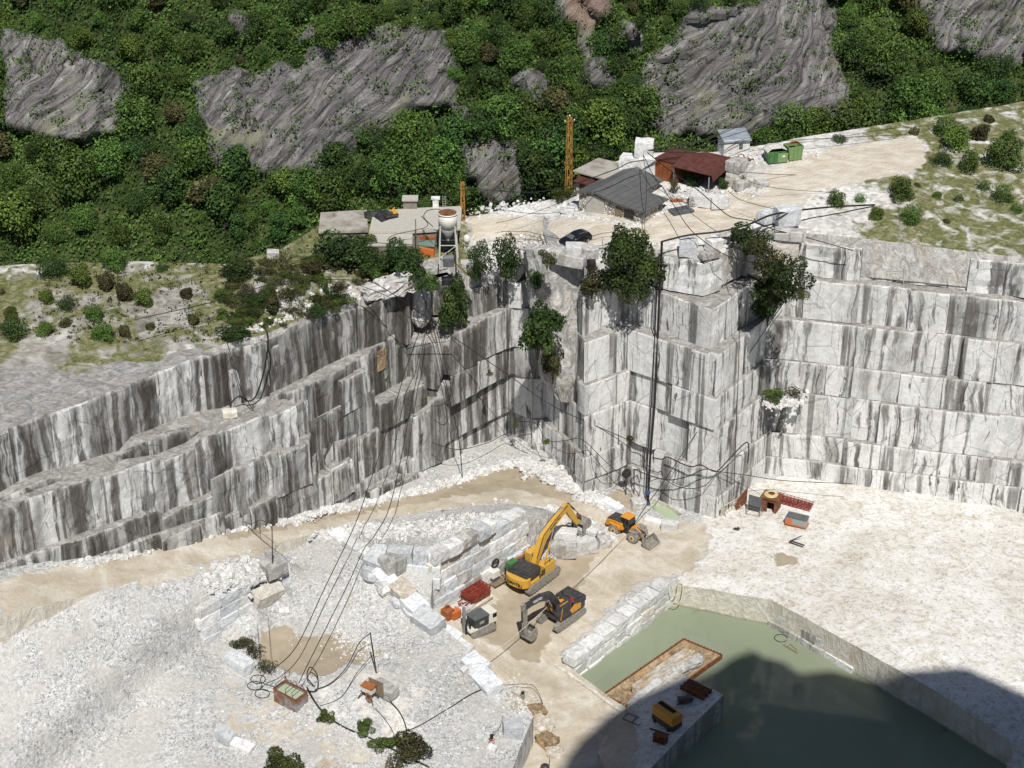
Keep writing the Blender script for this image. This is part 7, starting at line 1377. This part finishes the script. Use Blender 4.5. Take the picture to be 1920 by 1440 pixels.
cable('lowest sagging cable crossing the wall foot to the corner', [(1214, 905, 203.4), (1240, 897, 202.2), (1270, 912, 200.6), (1300, 916, 199.4), (1325, 908, 198.5), (1346, 884, 198.4)], .05)
cable('cable running right from the corner along the right wall', [(1346, 884, 198.4), (1400, 891, 202), (1450, 899, 204), (1500, 903, 203), (1600, 907, 201)], .05)
cable('guy wire slanting from the corner to the steel screen', [(1346, 884, 198.4), (1385, 905, 199.5), (1424, 925, 201)], .03)
cable('thin cable dropping from the corner to the barrier rail', [(1346, 884, 198.4), (1352, 920, 198), (1360, 968, 197.8)], .03)
cable('thin cable down the right side of the tall corner', [(1384, 470, 205), (1380, 520, 204.5), (1384, 556, 203.6), (1386, 640, 202.8), (1382, 760, 202), (1378, 860, 201.4), (1376, 930, 201)], .045)
cable('thick cable from the big white cube over the track to the right end', [(1214, 286, 226), (1250, 315, 222), (1303, 352, 216), (1345, 388, 212), (1372, 407, 210.5), (1410, 414, 210), (1450, 430, 210), (1500, 442, 210), (1600, 470, 209)], .06)
cable('cable from the big white cube past the dark lid and over the corner', [(1206, 290, 226), (1228, 335, 221), (1245, 355, 218), (1268, 392, 213), (1290, 425, 208.5), (1312, 446, 206), (1360, 478, 204), (1421, 494, 206), (1500, 506, 208)], .05)
cable('cable from the big white cube down to the dirt track in front of the house', [(1206, 290, 226), (1212, 340, 216), (1211, 385, 213.6), (1209, 420, 213), (1210, 445, 212)], .04)
for i, (a, b, c) in enumerate(((252, 214, 178), (254, 222, 190), (262, 240, 226), (272, 268, 262))):
    cable(('top', 'second', 'third', 'lowest')[i] + ' overhead wire running from the white cube to the right above the sheds', [(1214, 282, 226), (1300, a + 14, 228), (1345, a, 229), (1420, b, 231), (1500, c, 233), (1700, c - 70 + 20 * i, 238)], .045, name="overhead_wire", cat='wire')
cable('black bundle of cables sagging from the white cube over the house roof to the left', [(1210, 300, 225), (1180, 305, 222), (1160, 315, 220), (1120, 330, 217), (1060, 350, 218), (1000, 360, 220), (935, 358, 222), (868, 350, 222.6)], .06)
cable('thin wire from the house corner across the white bank', [(1086, 364, 218), (1030, 388, 219), (965, 410, 219), (930, 418, 219)], .03)
cable('wire along the upper edge of the track at the right', [(1385, 322, 224), (1440, 326, 226), (1500, 328, 228), (1640, 330, 232)], .04)
cable('wire hanging across the middle of the track at the right', [(1402, 340, 222), (1440, 350, 221), (1500, 357, 222), (1640, 365, 224)], .035)
cable('wire hanging across the lower part of the track to the blue grey block', [(1365, 358, 219), (1385, 373, 217), (1420, 384, 215), (1452, 392, 213.6)], .035)
cable('upper rope of the rim fence below the black car', [(940, 446, .9, 'r'), (985, 445, .9, 'r'), (1010, 452, .9, 'r'), (1050, 458, .8, 'r'), (1100, 456, .9, 'r'), (1130, 449, .9, 'r'), (1150, 446, .9, 'r')], .035, name="fence_rope", cat='rope')
cable('lower rope of the rim fence below the black car', [(940, 456, .6, 'r'), (985, 455, .5, 'r'), (1012, 458, .5, 'r'), (1040, 468, .5, 'r'), (1075, 474, .4, 'r'), (1130, 466, .5, 'r'), (1200, 460, .5, 'r')], .035, name="fence_rope", cat='rope')
for i, px in enumerate((985, 1013, 1102, 1130)): g = GR(px, 458); pole((g.x, g.y, g.z - .2), (g.x, g.y, g.z + 1.1), .03, ('first', 'second', 'third', 'fourth')[i] + ' thin post of the rim fence counted from the left', 'dgrey', "fence_post")
cable('thick black cable trailing from the water tank along the dirt track', [(576, 1300, .9, 'g'), (600, 1330, .1, 'g'), (640, 1362, .1, 'g'), (700, 1388, .1, 'g'), (760, 1418, .1, 'g'), (805, 1440, .1, 'g')], .1)
cable('thin hose ring standing beside the water tank', [(590, 1290, .2, 'g'), (577, 1285, 1.2, 'g'), (583, 1272, 1.6, 'g'), (596, 1282, 1.2, 'g'), (594, 1298, .3, 'g'), (575, 1300, .4, 'g')], .06, name="hose_ring", cat='hose')
cable('cable from the water tank up to the leaning pole', [(590, 1296, .2, 'g'), (620, 1285, .3, 'g'), (650, 1262, .8, 'g'), (675, 1235, 2.2, 'g'), (694, 1187, 162.5)], .05)
cable('lower thin cable sagging from the leaning pole towards the tank', [(600, 1325, .1, 'g'), (640, 1308, .1, 'g'), (670, 1272, .8, 'g'), (699, 1228, 161.8)], .035)
cable('black cable from the electric stand down the gravel to the olive shrub', [(712, 1298, .7, 'g'), (730, 1318, .4, 'g'), (748, 1335, .1, 'g'), (760, 1360, .1, 'g'), (765, 1395, .1, 'g')], .07)
cable('thin cable hanging from the electric stand over the rock shelf', [(704, 1330, .1, 'g'), (722, 1350, .1, 'g'), (735, 1370, .1, 'g'), (742, 1390, .1, 'g')], .035)
cable('dark cable lying across the gravel slope towards the lower slab', [(745, 1376, .1, 'g'), (782, 1364, .1, 'g'), (840, 1330, .1, 'g'), (880, 1306, .2, 'g'), (908, 1294, .3, 'g')], .05)
cable('black rod at the end of the cable on the lower slab', [(907, 1294, .4, 'g'), (936, 1290, .5, 'g')], .1, name="rod", cat='rod')
cable('thin wire carrying the hanging lamp to the rock edge', [(936, 1291, .5, 'g'), (960, 1298, 1.1, 'g'), (980, 1299, 1.3, 'g'), (1002, 1300, 1.0, 'g'), (1018, 1325, .3, 'g'), (1022, 1370, .2, 'g'), (1030, 1405, .1, 'g'), (1030, 1435, .1, 'g')], .035, name="wire", cat='wire')
cable('thin wire from the tripod tool to the cubic block', [(925, 1388, .9, 'g'), (938, 1368, .5, 'g'), (943, 1350, .6, 'g')], .025, name="wire", cat='wire')
cable('wire from the tall thin pole to the left', [(510, 989, 176.5), (490, 975, 178), (468, 982, 180), (440, 970, 182), (380, 955, 186)], .035, name="wire", cat='wire')
cable('wire from the short thin pole to the left', [(528, 1041, 178), (495, 1015, 179), (465, 988, 181), (435, 965, 184)], .03, name="wire", cat='wire')
for i, px in enumerate((465, 486)): cable(('left', 'right')[i] + ' vertical guy wire hanging at the left terrace', [(px, 985 - 5 * i, 180), (px + 8, 1060, 178.5), (px + 16, 1150, 170), (px + 22, 1235, 159)], .022, name="guy_wire", cat='wire')
cable('cream rope loops hanging over the back wall of the pool', [(1258, 1092, 183.6), (1255, 1110, 182.6), (1262, 1120, 182.3), (1270, 1110, 182.4), (1272, 1094, 183.4), (1280, 1098, 183.2), (1278, 1122, 182), (1268, 1136, 181.8), (1258, 1133, 182)], .06, 'ropew', "rope", 'rope')
for i, (pts) in enumerate((((1150, 905), (1170, 912), (1185, 930), (1175, 948), (1165, 935)), ((1180, 900), (1195, 925), (1202, 950), (1190, 958), (1185, 940)), ((1165, 895), (1182, 912), (1190, 905), (1200, 915), (1196, 940)))):
    cable(('left', 'middle', 'right')[i] + ' loose loop in the tangle of cables behind the loader', [(a, b, 205.2 - .02 * (b - 895)) for a, b in pts], .04)
for i, (x, y) in enumerate(((478, 1287), (492, 1302), (484, 1275))):
    cable(('upper', 'lower', 'small')[i] + ' coil of black cable lying left of the water tank', [(x + 14 * math.cos(t * .8), y + 8 * math.sin(t * .8), .12, 'g') for t in range(9)], .04)
cable('dark hose across the flat concrete roof', [(725, 452, 211), (740, 440, 212), (800, 425, 212.6), (790, 405, 214)], .05, name="hose", cat='hose')
cable('black cable draped over the small concrete hut', [(692, 465, 206.6), (700, 456, 206.6), (735, 457, 206.4), (772, 459, 206.4), (815, 464, 206.4)], .05)
cable('hose from the flat roof to the top of the silo', [(812, 425, 211.8), (795, 408, 213), (800, 396, 213), (815, 392, 212.6), (826, 393, 212.2)], .05, name="hose", cat='hose')
